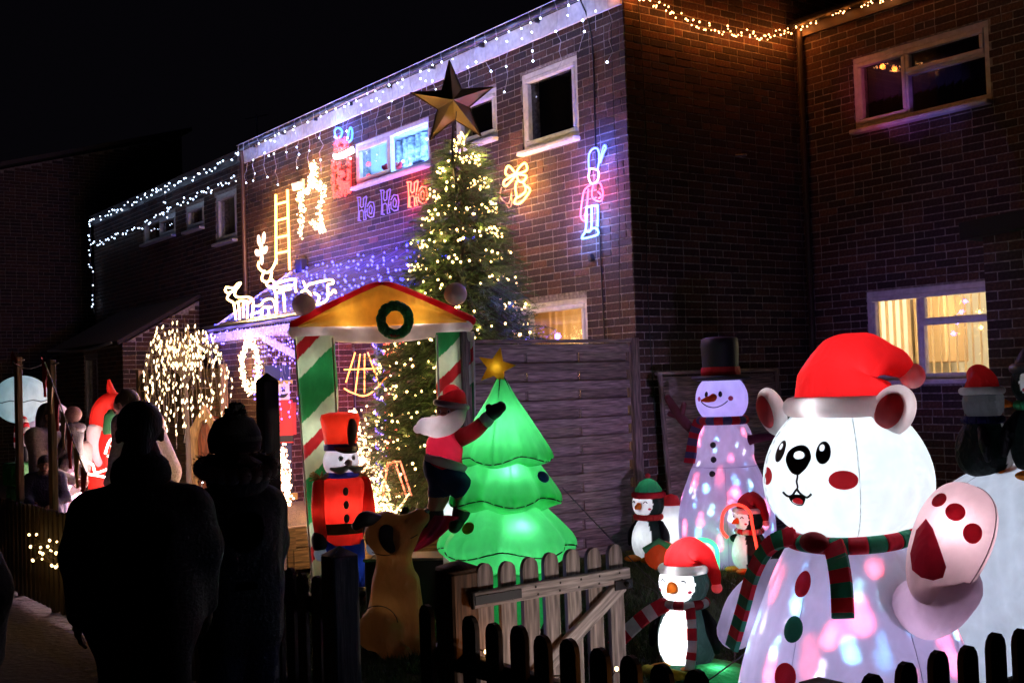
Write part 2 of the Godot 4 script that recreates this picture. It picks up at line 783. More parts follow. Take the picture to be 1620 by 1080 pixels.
func boards(parent: Node3D, called: String, list: Array, mats_: Array, ch := 0.004) -> void:
	for b in list:
		var g := Geo.new()
		g.box(Vector3.ZERO, b[1], Basis.IDENTITY, ch)
		var o := obj(called, g, mats_[rng.randi() % mats_.size()], parent)
		o.position = b[0]
		if b.size() > 2:
			o.rotation = b[2]


func picket(parent: Node3D, at: Vector3, h: float, w: float, m: Material, turn := 0.0, thick := 0.02) -> void:
	var pts := PackedVector2Array([Vector2(-w / 2, 0), Vector2(w / 2, 0)])
	for k in 7:
		var t := PI * k / 6.0
		pts.append(Vector2(cos(t) * w / 2, h - w * 0.55 + sin(t) * w * 0.55))
	var g := Geo.new()
	g.extrude(pts, thick)
	var o := obj("picket", g, m, parent)
	o.position = at
	o.rotation = Vector3(0, turn, rng.randf_range(-0.012, 0.012))


func _ready() -> void:
	rng.seed = 15
	var cam := Camera3D.new()
	cam.name = "camera"
	cam.fov = 32.86
	cam.near = 0.05
	cam.far = 400.0
	cam.position = Vector3(0, 1.65, 0)
	cam.rotation = Vector3(deg_to_rad(2.088), deg_to_rad(53.378), deg_to_rad(-1.9545))
	add_child(cam)
	cam.current = true
	var sky := ProceduralSkyMaterial.new()
	sky.sky_top_color = Color(0.016, 0.014, 0.024)
	sky.sky_horizon_color = Color(0.024, 0.02, 0.03)
	sky.ground_horizon_color = Color(0.014, 0.012, 0.014)
	sky.ground_bottom_color = Color(0.01, 0.01, 0.01)
	var env := Environment.new()
	env.background_mode = Environment.BG_SKY
	env.sky = Sky.new()
	env.sky.sky_material = sky
	env.tonemap_mode = Environment.TONE_MAPPER_LINEAR
	env.tonemap_exposure = 1.0
	env.sdfgi_enabled = true
	env.ssao_enabled = true
	env.ssil_enabled = true
	var we := WorldEnvironment.new()
	we.name = "world"
	we.environment = env
	add_child(we)

	setting()
	house_15()
	house_behind()
	house_left()
	house_far()
	fences()
	wall_lights()
	porch()
	fir_tree()
	arch()
	toy_soldier()
	green_tree()
	climbing_santa()
	dog()
	polar_bear()
	snowman()
	penguins()
	white_mound()
	left_garden()
	people()
	small_things()


func setting() -> void:
	var g := Geo.new()
	g.box(Vector3(-40, -0.05, -60), Vector3(260, 0.1, 260))
	var o := obj("ground", g, grained(Color(0.035, 0.032, 0.026), 0.95, Vector3.ONE * 0.8, 2.0, "soil"))
	tag(o, "dark ground round the houses", "ground", "", "structure")
	g = Geo.new()
	g.box(Vector3(-22, 0.002, 0.2), Vector3(120, 0.004, 5.0))
	o = obj("pavement", g, grained(Color(0.011, 0.011, 0.012), 0.9, Vector3.ONE * 1.5, 0.6, "asphalt"))
	tag(o, "dark tarmac pavement in front of the picket fence", "pavement", "", "structure")
	g = Geo.new()
	g.box(Vector3(-4.12, 0.003, -4.4), Vector3(0.95, 0.006, 3.9))
	o = obj("garden_path", g, grained(Color(0.05, 0.045, 0.04), 0.9, Vector3.ONE * 2.0, 0.8, "asphalt"))
	tag(o, "pale path from the gateway into the garden", "path", "", "structure")
	# short grass, blade by blade
	var blade := Geo.new()
	for k in 7:
		var a := TAU * k / 7.0
		var r := Vector3(cos(a), 0, sin(a))
		var s := Vector3(-sin(a), 0, cos(a)) * 0.003
		var b := [blade.vert(r * 0.008 - s), blade.vert(r * 0.008 + s), blade.vert(r * (0.02 + 0.012 * (k % 3)) + Vector3(0, 0.035 + 0.012 * (k % 2), 0))]
		blade.tri(b[0], b[1], b[2])
	var xs := []
	var cs := []
	for k in 42000:
		var p := Vector3(rng.randf_range(-9.4, -2.1), 0.0, rng.randf_range(-9.7, -2.5))
		if absf(p.x + 4.12) < 0.48 and p.z > -6.3:
			continue
		xs.append(Transform3D(Basis.from_euler(Vector3(0, rng.randf() * 6.0, 0)) * Basis.from_scale(Vector3.ONE * rng.randf_range(0.7, 1.4)), p))
		cs.append(rc(Color(0.05, 0.075, 0.022), 0.35))
	var lawn := many("grass", blade.mesh(), mat(Color.WHITE, 0.8, 0.0, true), xs, cs)
	tag(lawn, "short dark lawn grass between the inflatables", "grass", "", "stuff")


func roof(house: Node3D, x0: float, x1: float, z0: float, y0: float, deep: float, pitch: float) -> void:
	var l := deep / cos(pitch)
	var g := Geo.new()
	var b := Basis.from_euler(Vector3(pitch, 0, 0))
	var mid := Vector3((x0 + x1) / 2, y0 + tan(pitch) * deep / 2, z0 - deep / 2)
	g.box(mid, Vector3(x1 - x0, 0.06, l), b)
	var r := obj("roof", g, mat(Color(0.03, 0.025, 0.025), 0.9), house)
	var t := Geo.new()
	var rows := int(l / 0.3)
	for k in rows:
		t.box(mid + b * Vector3(0, 0.045, l / 2 - 0.15 - k * 0.3), Vector3(x1 - x0 - 0.01, 0.02, 0.31), b * Basis.from_euler(Vector3(0.05, 0, 0)))
	var o := obj("tile_courses", t, grained(Color(0.05, 0.035, 0.03), 0.9, Vector3(4, 4, 4), 0.5, "tile"), r)
	o.set_meta("kind", "stuff")


func house_15() -> void:
	var g := Geo.new()
	g.box(Vector3.ZERO, Vector3(0.2155, 0.065, 0.03), Basis.IDENTITY, 0.004)
	brick_shape = g.mesh()
	for k in 9:
		brick_mats.append(grained(brick_tone(), 0.9, Vector3.ONE * 5.0, 0.3, "brick", false, 0.6))
	var h := thing("brick_house", "dark brick corner house, white eave board with icicle lights, number 15 by its door", "house")
	var x0 := -16.77
	var wins := [[-9.69, -8.76, 4.10, 4.92], [-13.34, -11.52, 4.30, 4.87], [-10.96, -10.14, 4.36, 4.91], [-10.02, -8.74, 1.32, 2.485]]
	var holes := [[-14.42 - x0, -13.5 - x0, 0.0, 2.2]]
	for w in wins:
		holes.append([w[0] - x0, w[1] - x0, w[2], w[3]])
	brick_wall(h, "front_wall", Vector3(x0, 0, FRONT), Vector3.RIGHT, CORNER - x0 - 0.003, func(_u): return 5.3, holes, Vector3(-8.75, 3.45, FRONT), 270)
	brick_wall(h, "side_wall", Vector3(CORNER, 0, FRONT - 0.003), Vector3.FORWARD, 5.5, func(u): return 5.36 + u * 0.4, [], Vector3(CORNER, 3.6, FRONT), 30)
	# the corner's return, so that both walls close
	var white := grained(Color(0.8, 0.8, 0.8), 0.4, Vector3.ONE * 2.0, 0.05, "pvc", false, 0.85)
	g = Geo.new()
	g.box(Vector3((x0 + CORNER) / 2, 5.315, FRONT + 0.045), Vector3(CORNER - x0 + 0.04, 0.21, 0.025), Basis.IDENTITY, 0.004)
	obj("eave_board", g, white, h)
	g = Geo.new()
	g.tube([Vector3(x0, 5.44, FRONT + 0.11), Vector3(CORNER + 0.05, 5.44, FRONT + 0.11)], 0.045, 10)
	for k in 9:
		g.box(Vector3(x0 + 0.5 + k * 1.0, 5.41, FRONT + 0.075), Vector3(0.03, 0.09, 0.07))
	obj("gutter", g, mat(Color(0.02, 0.02, 0.022), 0.35), h)
	roof(h, x0, CORNER + 0.03, FRONT + 0.08, 5.43, 5.6, 0.38)
	var pipe := Geo.new()
	pipe.tube([Vector3(x0 - 0.02, 5.4, FRONT + 0.07), Vector3(x0 - 0.02, 0.1, FRONT + 0.07)], 0.036, 10)
	for y in [4.6, 3.2, 1.6]:
		pipe.tube([Vector3(x0 - 0.02, y, FRONT + 0.07), Vector3(x0 - 0.02, y + 0.05, FRONT + 0.07)], 0.046, 10)
	obj("drainpipe", pipe, mat(Color(0.06, 0.035, 0.025), 0.4), h)
	# first floor windows
	var one := [[0.0, 1.0, 0.0, 1.0, true]]
	window(h, wins[0][0], wins[0][1], wins[0][2], wins[0][3], FRONT, one, Color(0.78, 0.78, 0.76), true, 0.5, Color(0.012, 0.012, 0.022))
	window(h, wins[2][0], wins[2][1], wins[2][2], wins[2][3], FRONT, one, Color(0.78, 0.78, 0.76), true, 0.4, Color(0.01, 0.01, 0.02))
	var w2 := window(h, wins[1][0], wins[1][1], wins[1][2], wins[1][3], FRONT, [[0.0, 0.47, 0.0, 1.0, true], [0.47, 1.0, 0.0, 1.0, false]], Color(0.78, 0.76, 0.78), true, 0.75, Color(0.45, 0.5, 0.6))
	# behind the wide window: a hanging net curtain lit blue from the window ledge, a red flower, dark boxes
	g = Geo.new()
	g.sheet(func(u, v): return Vector3(lerpf(-13.3, -11.56, u), lerpf(4.25, 4.95, v), FRONT - 0.62 + 0.03 * sin(u * 70.0) + 0.015 * sin(u * 31.0 + v * 3.0)), 120, 6, false)
	obj("net_curtain", g, grained(Color(0.7, 0.78, 0.85), 0.8, Vector3(2.5, 2.5, 2.5), 0.5, "lace", false, 0.15), w2)
	for q in [[-12.95, 4.62], [-12.62, 4.45], [-12.1, 4.68], [-11.95, 4.42], [-11.7, 4.75], [-12.35, 4.8]]:
		bulbs([Vector3(q[0], q[1], FRONT - 0.5)], 0.018, Color(0.6, 0.8, 1.0), 9.0, w2, "window_light")
		lamp(Vector3(q[0], q[1], FRONT - 0.42), Color(0.18, 0.42, 1.0), 0.65, w2, 0.03)
	g = Geo.new()
	for k in 26:
		var a := rng.randf() * TAU
		var r := sqrt(rng.randf()) * 0.16
		g.ball(Vector3(-12.98 + cos(a) * r * 1.2, 4.53 + rng.randf_range(-0.015, 0.03), FRONT - 0.36 + sin(a) * r * 0.5), Vector3(0.045, 0.022, 0.045), Basis.from_euler(Vector3(rng.randf(), a, 0)), 8, 5)
	obj("red_flower", g, mat(Color(0.5, 0.01, 0.02), 0.6), w2)
	g = Geo.new()
	for k in 30:
		g.ball(Vector3(-12.98 + rng.randf_range(-0.16, 0.16), 4.42 + rng.randf_range(-0.08, 0.06), FRONT - 0.36 + rng.randf_range(-0.06, 0.06)), Vector3(0.05, 0.012, 0.03), Basis.from_euler(Vector3(rng.randf() * 2, rng.randf() * 6, rng.randf())), 6, 4)
	obj("plant_leaves", g, mat(Color(0.03, 0.10, 0.05), 0.6), w2)
	g = Geo.new()
	g.box(Vector3(-12.32, 4.40, FRONT - 0.34), Vector3(0.16, 0.2, 0.05), Basis.from_euler(Vector3(-0.1, 0.3, 0.08)))
	g.box(Vector3(-11.62, 4.44, FRONT - 0.34), Vector3(0.14, 0.2, 0.04), Basis.from_euler(Vector3(-0.1, -0.4, -0.12)))
	g.ball(Vector3(-11.62, 4.66, FRONT - 0.36), Vector3(0.06, 0.05, 0.03))
	obj("ornament", g, mat(Color(0.03, 0.015, 0.05), 0.5), w2)
	# ground floor window with drawn curtains
	var w3 := window(h, wins[3][0], wins[3][1], wins[3][2], wins[3][3], FRONT, one, Color(0.8, 0.79, 0.74), true, 0.7, Color(0.5, 0.42, 0.3))
	g = Geo.new()
	g.sheet(func(u, v): return Vector3(lerpf(-10.0, -8.76, u), lerpf(1.3, 2.5, v), FRONT - 0.32 + 0.028 * sin(u * 62.0) + 0.012 * sin(u * 23.0)), 110, 4, false)
	var cm := mat(Color(0.45, 0.28, 0.12), 0.9).duplicate()
	cm.backlight_enabled = true
	cm.backlight = Color(0.9, 0.74, 0.50)
	obj("curtain", g, cm, w3)
	lamp(Vector3(-9.4, 2.1, FRONT - 0.75), Color(1.0, 0.82, 0.60), 0.40, w3, 0.08)
	# small things on the walls
	for q in [[-10.4, 3.05], [-12.9, 3.55], [-8.6, 0.6]]:
		g = Geo.new()
		g.box(Vector3(q[0], q[1], FRONT + 0.008), Vector3(0.22, 0.07, 0.012), Basis.IDENTITY, 0.003)
		for k in 5:
			g.box(Vector3(q[0] - 0.08 + k * 0.04, q[1], FRONT + 0.016), Vector3(0.008, 0.05, 0.006))
		obj("air_brick", g, mat(Color(0.16, 0.07, 0.045), 0.8), h)
	g = Geo.new()
	g.tube([Vector3(CORNER + 0.02, 3.9, -8.9), Vector3(CORNER + 0.16, 3.88, -8.9)], 0.012, 8)
	obj("overflow_pipe", g, mat(Color(0.5, 0.5, 0.5), 0.5), h)
	g = Geo.new()
	g.tube(smooth([Vector3(CORNER + 0.015, 5.3, -7.62), Vector3(CORNER + 0.02, 4.0, -7.66), Vector3(CORNER + 0.015, 2.7, -7.60), Vector3(CORNER + 0.02, 1.2, -7.63)]), 0.005, 5)
	for k in 7:
		g.box(Vector3(CORNER + 0.018, 1.5 + k * 0.55, -7.63), Vector3(0.014, 0.014, 0.03))
	obj("aerial_cable", g, mat(Color(0.02, 0.02, 0.022), 0.6), h)
	# front door and its fittings
	var d := node("door", h)
	g = Geo.new()
	g.box(Vector3(-13.96, 1.12, FRONT - 0.06), Vector3(0.80, 2.05, 0.05), Basis.IDENTITY, 0.006)
	for q in [[-14.14, 1.65], [-13.78, 1.65], [-14.14, 0.65], [-13.78, 0.65]]:
		g.box(Vector3(q[0], q[1], FRONT - 0.03), Vector3(0.26, 0.66, 0.02), Basis.IDENTITY, 0.008)
	obj("door_leaf", g, mat(Color(0.10, 0.07, 0.12), 0.4), d)
	g = Geo.new()
	g.box(Vector3(-14.39, 1.1, FRONT - 0.05), Vector3(0.06, 2.2, 0.08), Basis.IDENTITY, 0.005)
	g.box(Vector3(-13.53, 1.1, FRONT - 0.05), Vector3(0.06, 2.2, 0.08), Basis.IDENTITY, 0.005)
	g.box(Vector3(-13.96, 2.17, FRONT - 0.05), Vector3(0.80, 0.06, 0.08), Basis.IDENTITY, 0.005)
	obj("door_frame", g, mat(Color(0.55, 0.5, 0.6), 0.4), d)
	g = Geo.new()
	g.box(Vector3(-13.9, 1.42, FRONT - 0.014), Vector3(0.16, 0.06, 0.012), Basis.IDENTITY, 0.004)
	obj("letter_plate", g, mat(Color(0.6, 0.6, 0.6), 0.3, 0.8), d)
	var p := node("number_plate", h, Vector3(-13.16, 1.87, FRONT + 0.02))
	g = Geo.new()
	g.lathe([Vector2(0.001, -0.012), Vector2(0.125, -0.012), Vector2(0.13, 0.0), Vector2(0.125, 0.008), Vector2(0.001, 0.008)], 28, Transform3D(Basis(Vector3.RIGHT, Vector3(0, 0, 1), Vector3.DOWN), Vector3.ZERO))
	obj("plate", g, mat(Color(0.012, 0.014, 0.03), 0.3), p)
	var tm := TextMesh.new()
	var font := SystemFont.new()
	font.font_names = PackedStringArray(["Droid Sans"])
	tm.font = font
	tm.text = "15"
	tm.font_size = 32
	tm.pixel_size = 0.0036
	tm.depth = 0.006
	var t := obj("number", tm, mat(Color(0.8, 0.8, 0.85), 0.5), p)
	t.position.z = 0.016


func house_behind() -> void:
	var h := thing("brick_house", "brick house set back at the inner corner, with the warm lit kitchen window", "house")
	var x0 := CORNER + 0.02
	var wins := [[-7.32, -5.81, 4.12, 4.86], [-7.28, -5.76, 1.56, 2.455]]
	var holes := []
	for w in wins:
		holes.append([w[0] - x0, w[1] - x0, w[2], w[3]])
	brick_wall(h, "front_wall", Vector3(x0, 0, BACK), Vector3.RIGHT, 5.5, func(_u): return 5.32, holes, Vector3(-6.6, 3.3, BACK), 90)
	var g := Geo.new()
	g.box(Vector3(-5.3, 5.3, BACK + 0.04), Vector3(5.4, 0.12, 0.025), Basis.IDENTITY, 0.004)
	obj("eave_board", g, mat(Color(0.06, 0.045, 0.04), 0.5), h)
	g = Geo.new()
	g.tube([Vector3(-8.0, 5.38, BACK + 0.1), Vector3(-2.6, 5.38, BACK + 0.1)], 0.045, 10)
	obj("gutter", g, mat(Color(0.02, 0.02, 0.022), 0.35), h)
	roof(h, x0 + 0.03, -2.5, BACK + 0.05, 5.4, 5.0, 0.3)
	g = Geo.new()
	g.tube([Vector3(-7.93, 5.35, BACK + 0.06), Vector3(-7.93, 0.05, BACK + 0.06)], 0.034, 10)
	obj("drainpipe", g, mat(Color(0.03, 0.022, 0.02), 0.5), h)
	var three := [[0.0, 0.40, 0.0, 1.0, true], [0.40, 1.0, 0.62, 1.0, true], [0.40, 1.0, 0.0, 0.62, false]]
	var up := window(h, wins[0][0], wins[0][1], wins[0][2], wins[0][3], BACK, three, Color(0.62, 0.6, 0.6), true, 0.7, Color(0.008, 0.008, 0.01))
	for k in 17:
		g = Geo.new()
		g.box(Vector3(-7.26 + k * 0.088, 4.46, BACK - 0.24), Vector3(0.08, 0.76, 0.004), Basis.from_euler(Vector3(0, 0.95, 0)))
		obj("blind_slat", g, mat(Color(0.035, 0.03, 0.032), 0.8), up)
	var lo := window(h, wins[1][0], wins[1][1], wins[1][2], wins[1][3], BACK, three, Color(0.72, 0.7, 0.74), true, 0.0)
	# the kitchen behind it
	var room := node("kitchen", h)
	g = Geo.new()
	var zc := BACK - 0.26
	g.box(Vector3(-6.5, 1.6, zc - 2.62), Vector3(3.4, 3.2, 0.1))
	g.box(Vector3(-8.05, 1.6, zc - 1.3), Vector3(0.1, 3.2, 2.54))
	g.box(Vector3(-4.95, 1.6, zc - 1.3), Vector3(0.1, 3.2, 2.54))
	g.box(Vector3(-6.5, 2.75, zc - 1.3), Vector3(3.0, 0.1, 2.54))
	obj("room_wall", g, mat(Color(0.72, 0.66, 0.52), 0.9), room)
	g = Geo.new()
	g.box(Vector3(-6.5, 0.05, zc - 1.3), Vector3(3.0, 0.1, 2.54))
	obj("room_floor", g, mat(Color(0.25, 0.2, 0.15), 0.7), room)
	lamp(Vector3(-6.6, 2.55, zc - 1.0), Color(1.0, 0.87, 0.64), 7.0, room, 0.12)
	g = Geo.new()
	g.ball(Vector3(-6.6, 2.62, zc - 1.0), Vector3(0.14, 0.07, 0.14))
	obj("ceiling_lamp", g, glow(Color(1.0, 0.8, 0.5), 2.0), room)
	g = Geo.new()
	g.sheet(func(u, v): return Vector3(lerpf(-7.2, -6.62, u), lerpf(1.35, 2.6, v), zc - 2.45 + 0.03 * sin(u * 45.0)), 40, 3, false)
	obj("red_curtain", g, mat(Color(0.30, 0.03, 0.015), 0.9), room)
	g = Geo.new()
	g.box(Vector3(-7.72, 2.1, zc - 1.7), Vector3(0.4, 0.75, 0.45), Basis.IDENTITY, 0.01)
	obj("wall_cupboard", g, mat(Color(0.5, 0.32, 0.15), 0.6), room)
	g = Geo.new()
	g.box(Vector3(-6.3, 0.72, zc - 2.2), Vector3(2.6, 1.4, 0.6), Basis.IDENTITY, 0.01)
	obj("worktop_unit", g, mat(Color(0.22, 0.14, 0.09), 0.6), room)
	g = Geo.new()
	g.tube(smooth([Vector3(-6.75, 1.75, zc - 1.7), Vector3(-6.5, 1.98, zc - 1.65), Vector3(-6.2, 1.9, zc - 1.6), Vector3(-6.1, 1.7, zc - 1.6), Vector3(-6.3, 1.52, zc - 1.62), Vector3(-6.65, 1.58, zc - 1.7)]), 0.075, 12, true)
	g.ball(Vector3(-6.45, 1.73, zc - 1.72), Vector3(0.2, 0.12, 0.1))
	g.box(Vector3(-7.02, 1.85, zc - 1.9), Vector3(0.22, 0.35, 0.3), Basis.IDENTITY, 0.03)
	obj("dark_machine", g, mat(Color(0.015, 0.015, 0.018), 0.25), room)
	g = Geo.new()
	g.ball(Vector3(-6.2, 1.96, zc - 1.52), Vector3(0.06, 0.03, 0.03))
	g.box(Vector3(-6.98, 1.97, zc - 1.73), Vector3(0.12, 0.06, 0.02))
	obj("chrome_trim", g, mat(Color(0.8, 0.8, 0.8), 0.15, 1.0), room)
	var slat := mat(Color(0.82, 0.76, 0.62), 0.8).duplicate()
	slat.backlight_enabled = true
	slat.backlight = Color(1.0, 0.92, 0.76)
	for k in 18:
		g = Geo.new()
		var turned := -0.40 if k < 5 else -0.72
		var long := 1.0 + (0.0 if k % 3 else 0.02)
		g.box(Vector3(-7.27 + k * 0.086, 2.02, BACK - 0.2), Vector3(0.056, long, 0.003), Basis.from_euler(Vector3(0, turned + rng.randf_range(-0.08, 0.08), rng.randf_range(-0.01, 0.01))))
		obj("blind_slat", g, slat, lo)
	# a low dark porch that juts out in front of the right end
	var p := thing("brick_porch", "dark flat-roofed brick porch jutting out right of the kitchen window", "porch")
	brick_wall(p, "side_wall", Vector3(-5.08, 0, BACK + 0.26), Vector3(0, 0, 1), 1.2, func(_u): return 2.72, [], Vector3(-5.2, 2, -9), 0)
	brick_wall(p, "front_wall", Vector3(-5.08, 0, -8.45), Vector3.RIGHT, 2.2, func(_u): return 2.72, [], Vector3(-5.2, 2, -9), 40)
	g = Geo.new()
	g.box(Vector3(-4.03, 2.8, -9.1), Vector3(2.4, 0.14, 1.5), Basis.from_euler(Vector3(0, 0, 0.05)), 0.01)
	obj("roof", g, mat(Color(0.015, 0.014, 0.014), 0.9), p)


func house_left() -> void:
	var h := thing("brick_house", "unlit brick house on the left of the terrace, under two sagging strings of white lights", "house")
	var x0 := -24.6
	var wins := [[-18.05, -17.2, 4.10, 4.90], [-19.38, -18.55, 4.47, 4.90], [-21.54, -19.87, 4.50, 4.90]]
	var holes := []
	for w in wins:
		holes.append([w[0] - x0, w[1] - x0, w[2], w[3]])
	brick_wall(h, "front_wall", Vector3(x0, 0, FRONT), Vector3.RIGHT, 7.81, func(_u): return 5.3, holes, Vector3(-17, 4, FRONT), 0)
	window(h, wins[0][0], wins[0][1], wins[0][2], wins[0][3], FRONT, [[0.0, 1.0, 0.0, 1.0, true]], Color(0.6, 0.6, 0.6), true, 0.25, Color(0.25, 0.28, 0.24))
	window(h, wins[1][0], wins[1][1], wins[1][2], wins[1][3], FRONT, [[0.0, 1.0, 0.0, 1.0, true]], Color(0.6, 0.6, 0.6), true, 0.25, Color(0.35, 0.38, 0.34))
	window(h, wins[2][0], wins[2][1], wins[2][2], wins[2][3], FRONT, [[0.0, 0.5, 0.0, 1.0, false], [0.5, 1.0, 0.0, 1.0, true]], Color(0.5, 0.5, 0.55), true, 0.3, Color(0.02, 0.02, 0.03))
	roof(h, x0, -16.8, FRONT + 0.08, 5.4, 5.6, 0.38)
	var g := Geo.new()
	g.box(Vector3(-20.7, 5.33, FRONT + 0.04), Vector3(7.8, 0.16, 0.025))
	obj("eave_board", g, mat(Color(0.05, 0.05, 0.06), 0.5), h)
	g = Geo.new()
	g.tube([Vector3(-18.68, 5.6, -8.5), Vector3(-18.7, 6.5, -8.5)], 0.018, 6)
	g.tube([Vector3(-18.95, 6.46, -8.4), Vector3(-18.45, 6.46, -8.6)], 0.012, 6)
	obj("aerial", g, mat(Color(0.25, 0.22, 0.22), 0.5, 0.6), h)
	# single-storey projection with a sloping roof
	brick_wall(h, "porch_side_wall", Vector3(-18.84, 0, -6.12), Vector3.FORWARD, 1.31, func(u): return 2.5 + u * 0.56, [], Vector3(-18.84, 2, -6.2), 0)
	brick_wall(h, "porch_front_wall", Vector3(-22.9, 0, -6.12), Vector3.RIGHT, 4.05, func(_u): return 2.5, [[1.95, 2.75, 1.2, 2.42]], Vector3(-19, 2, -6.2), 0)
	window(h, -20.95, -20.15, 1.2, 2.42, -6.12, [[0.0, 1.0, 0.0, 1.0, true]], Color(0.35, 0.35, 0.4), true, 0.2, Color(0.08, 0.05, 0.04))
	g = Geo.new()
	g.box(Vector3(-20.85, 2.92, -6.72), Vector3(4.2, 0.07, 1.62), Basis.from_euler(Vector3(0.51, 0, 0)), 0.01)
	obj("porch_roof", g, grained(Color(0.04, 0.03, 0.028), 0.9, Vector3.ONE * 4.0, 0.5, "tile"), h)
	g = Geo.new()
	g.tube(smooth([Vector3(-22.8, 2.56, -6.0), Vector3(-20.6, 2.48, -6.0), Vector3(-19.0, 2.54, -6.0)]), 0.025, 6)
	obj("white_cable", g, mat(Color(0.35, 0.35, 0.38), 0.5), h)


func house_far() -> void:
	var h := thing("brick_house", "almost black gable of a house at the far left edge", "house")
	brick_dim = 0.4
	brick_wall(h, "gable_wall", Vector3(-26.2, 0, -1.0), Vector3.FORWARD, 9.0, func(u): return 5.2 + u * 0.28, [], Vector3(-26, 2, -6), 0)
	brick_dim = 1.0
	var g := Geo.new()
	g.box(Vector3(-26.6, 6.6, -5.6), Vector3(1.0, 0.08, 9.6), Basis.from_euler(Vector3(0.273, 0, 0)))
	obj("roof", g, mat(Color(0.03, 0.025, 0.025), 0.9), h)


func fences() -> void:
	var dark := [wood(Color(0.055, 0.038, 0.028), 1), wood(Color(0.045, 0.032, 0.024), 1), wood(Color(0.065, 0.045, 0.03), 1)]
	var darkx := [wood(Color(0.05, 0.035, 0.026), 0)]
	# street fence, left of the gateway
	var f := thing("picket_fence", "black picket fence left of the gateway with a tall pointed post", "fence", Vector3(-4.7, 0, -2.43))
	for k in 52:
		picket(f, Vector3(-0.136 - k * 0.133 + rng.randf_range(-0.006, 0.006), 0.06, 0.0), 0.755 + rng.randf_range(-0.012, 0.008), 0.085 + rng.randf_range(-0.004, 0.003), dark[k % 3])
	boards(f, "rail", [[Vector3(-3.5, 0.66, -0.035), Vector3(7.0, 0.075, 0.04)], [Vector3(-3.5, 0.24, -0.035), Vector3(7.0, 0.075, 0.04)]], darkx)
	for q in [[-0.65, 1.745, 0.088], [0.06, 0.955, 0.125], [-2.4, 1.0, 0.09]]:
		var g := Geo.new()
		g.box(Vector3(q[0], (q[1] - 0.04) / 2, -0.02), Vector3(q[2], q[1] - 0.04, q[2]), Basis.IDENTITY, 0.006)
		g.lathe([Vector2(q[2] * 0.705, q[1] - 0.04), Vector2(0.002, q[1])], 4, Transform3D(Basis.from_euler(Vector3(0, PI / 4, 0)), Vector3(q[0], 0, -0.02)))
		obj("post", g, dark[1], f)
	# right of the gateway, round the corner and back along the side
	f = thing("picket_fence", "black picket fence from the gate post round the front corner, fairy lights on its rails", "fence", Vector3(-2.03, 0, -2.43))
	var x := -1.85
	while x < -0.05:
		picket(f, Vector3(x + rng.randf_range(-0.006, 0.006), 0.06, 0.0), 0.74 + rng.randf_range(-0.012, 0.008), 0.085 + rng.randf_range(-0.004, 0.003), dark[rng.randi() % 3])
		x += 0.146
	var z := -0.14
	while z > -5.0:
		picket(f, Vector3(0.0, 0.06, z), 0.755 - z * 0.012 + rng.randf_range(-0.012, 0.008), 0.085 + rng.randf_range(-0.004, 0.003), dark[rng.randi() % 3], PI / 2)
		z -= 0.152
	boards(f, "rail", [[Vector3(-0.95, 0.60, -0.035), Vector3(1.9, 0.075, 0.04)], [Vector3(-0.95, 0.22, -0.035), Vector3(1.9, 0.075, 0.04)]], darkx)
	boards(f, "rail", [[Vector3(-0.035, 0.62, -2.6), Vector3(0.04, 0.075, 5.0)], [Vector3(-0.035, 0.24, -2.6), Vector3(0.04, 0.075, 5.0)]], [wood(Color(0.05, 0.035, 0.026), 2)])
	var g := Geo.new()
	g.box(Vector3(0.03, 0.42, -0.03), Vector3(0.09, 0.84, 0.09), Basis.IDENTITY, 0.006)
	obj("post", g, dark[0], f)
	# gate post and gate, opened inward
	var p := thing("gate_post", "brown square wooden gate post holding the open gate", "post", Vector3(-3.74, 0, -2.48))
	g = Geo.new()
	g.box(Vector3(0, 0.47, 0), Vector3(0.13, 0.94, 0.13), Basis.IDENTITY, 0.008)
	obj("shaft", g, wood(Color(0.24, 0.13, 0.07), 1), p)
	g = Geo.new()
	g.lathe([Vector2(0.088, 0.94), Vector2(0.085, 0.955), Vector2(0.02, 0.975), Vector2(0.001, 0.976)], 4, Transform3D(Basis.from_euler(Vector3(0, PI / 4, 0)), Vector3.ZERO))
	obj("cap", g, wood(Color(0.2, 0.11, 0.06), 0), p)
	var gate := thing("garden_gate", "weathered grey wooden picket gate standing open with a diagonal brace", "gate", Vector3(-3.67, 0, -2.5))
	var greys := [wood(Color(0.44, 0.36, 0.32), 1), wood(Color(0.50, 0.42, 0.37), 1), wood(Color(0.40, 0.32, 0.28), 1)]
	for k in 7:
		picket(gate, Vector3(-0.012, 0.09, -0.055 - k * 0.113), 0.875 + rng.randf_range(-0.01, 0.006), 0.075 + rng.randf_range(-0.004, 0.003), greys[k % 3], PI / 2)
	boards(gate, "rail", [[Vector3(0.014, 0.835, -0.385), Vector3(0.03, 0.062, 0.80)], [Vector3(0.014, 0.30, -0.385), Vector3(0.03, 0.062, 0.80)]], [wood(Color(0.58, 0.50, 0.46), 2)])
	boards(gate, "brace", [[Vector3(0.014, 0.565, -0.385), Vector3(0.029, 0.06, 0.86), Vector3(0.572, 0, 0)]], [wood(Color(0.58, 0.50, 0.46), 2)])
	g = Geo.new()
	for k in 7:
		for y in [0.285, 0.315, 0.82, 0.85]:
			g.ball(Vector3(0.031, y, -0.055 - k * 0.113 + 0.012 * sin(k * 5.0 + y * 40.0)), Vector3(0.003, 0.005, 0.005), Basis.IDENTITY, 6, 4)
	obj("nails", g, mat(Color(0.06, 0.05, 0.045), 0.5, 0.6), gate).set_meta("kind", "stuff")
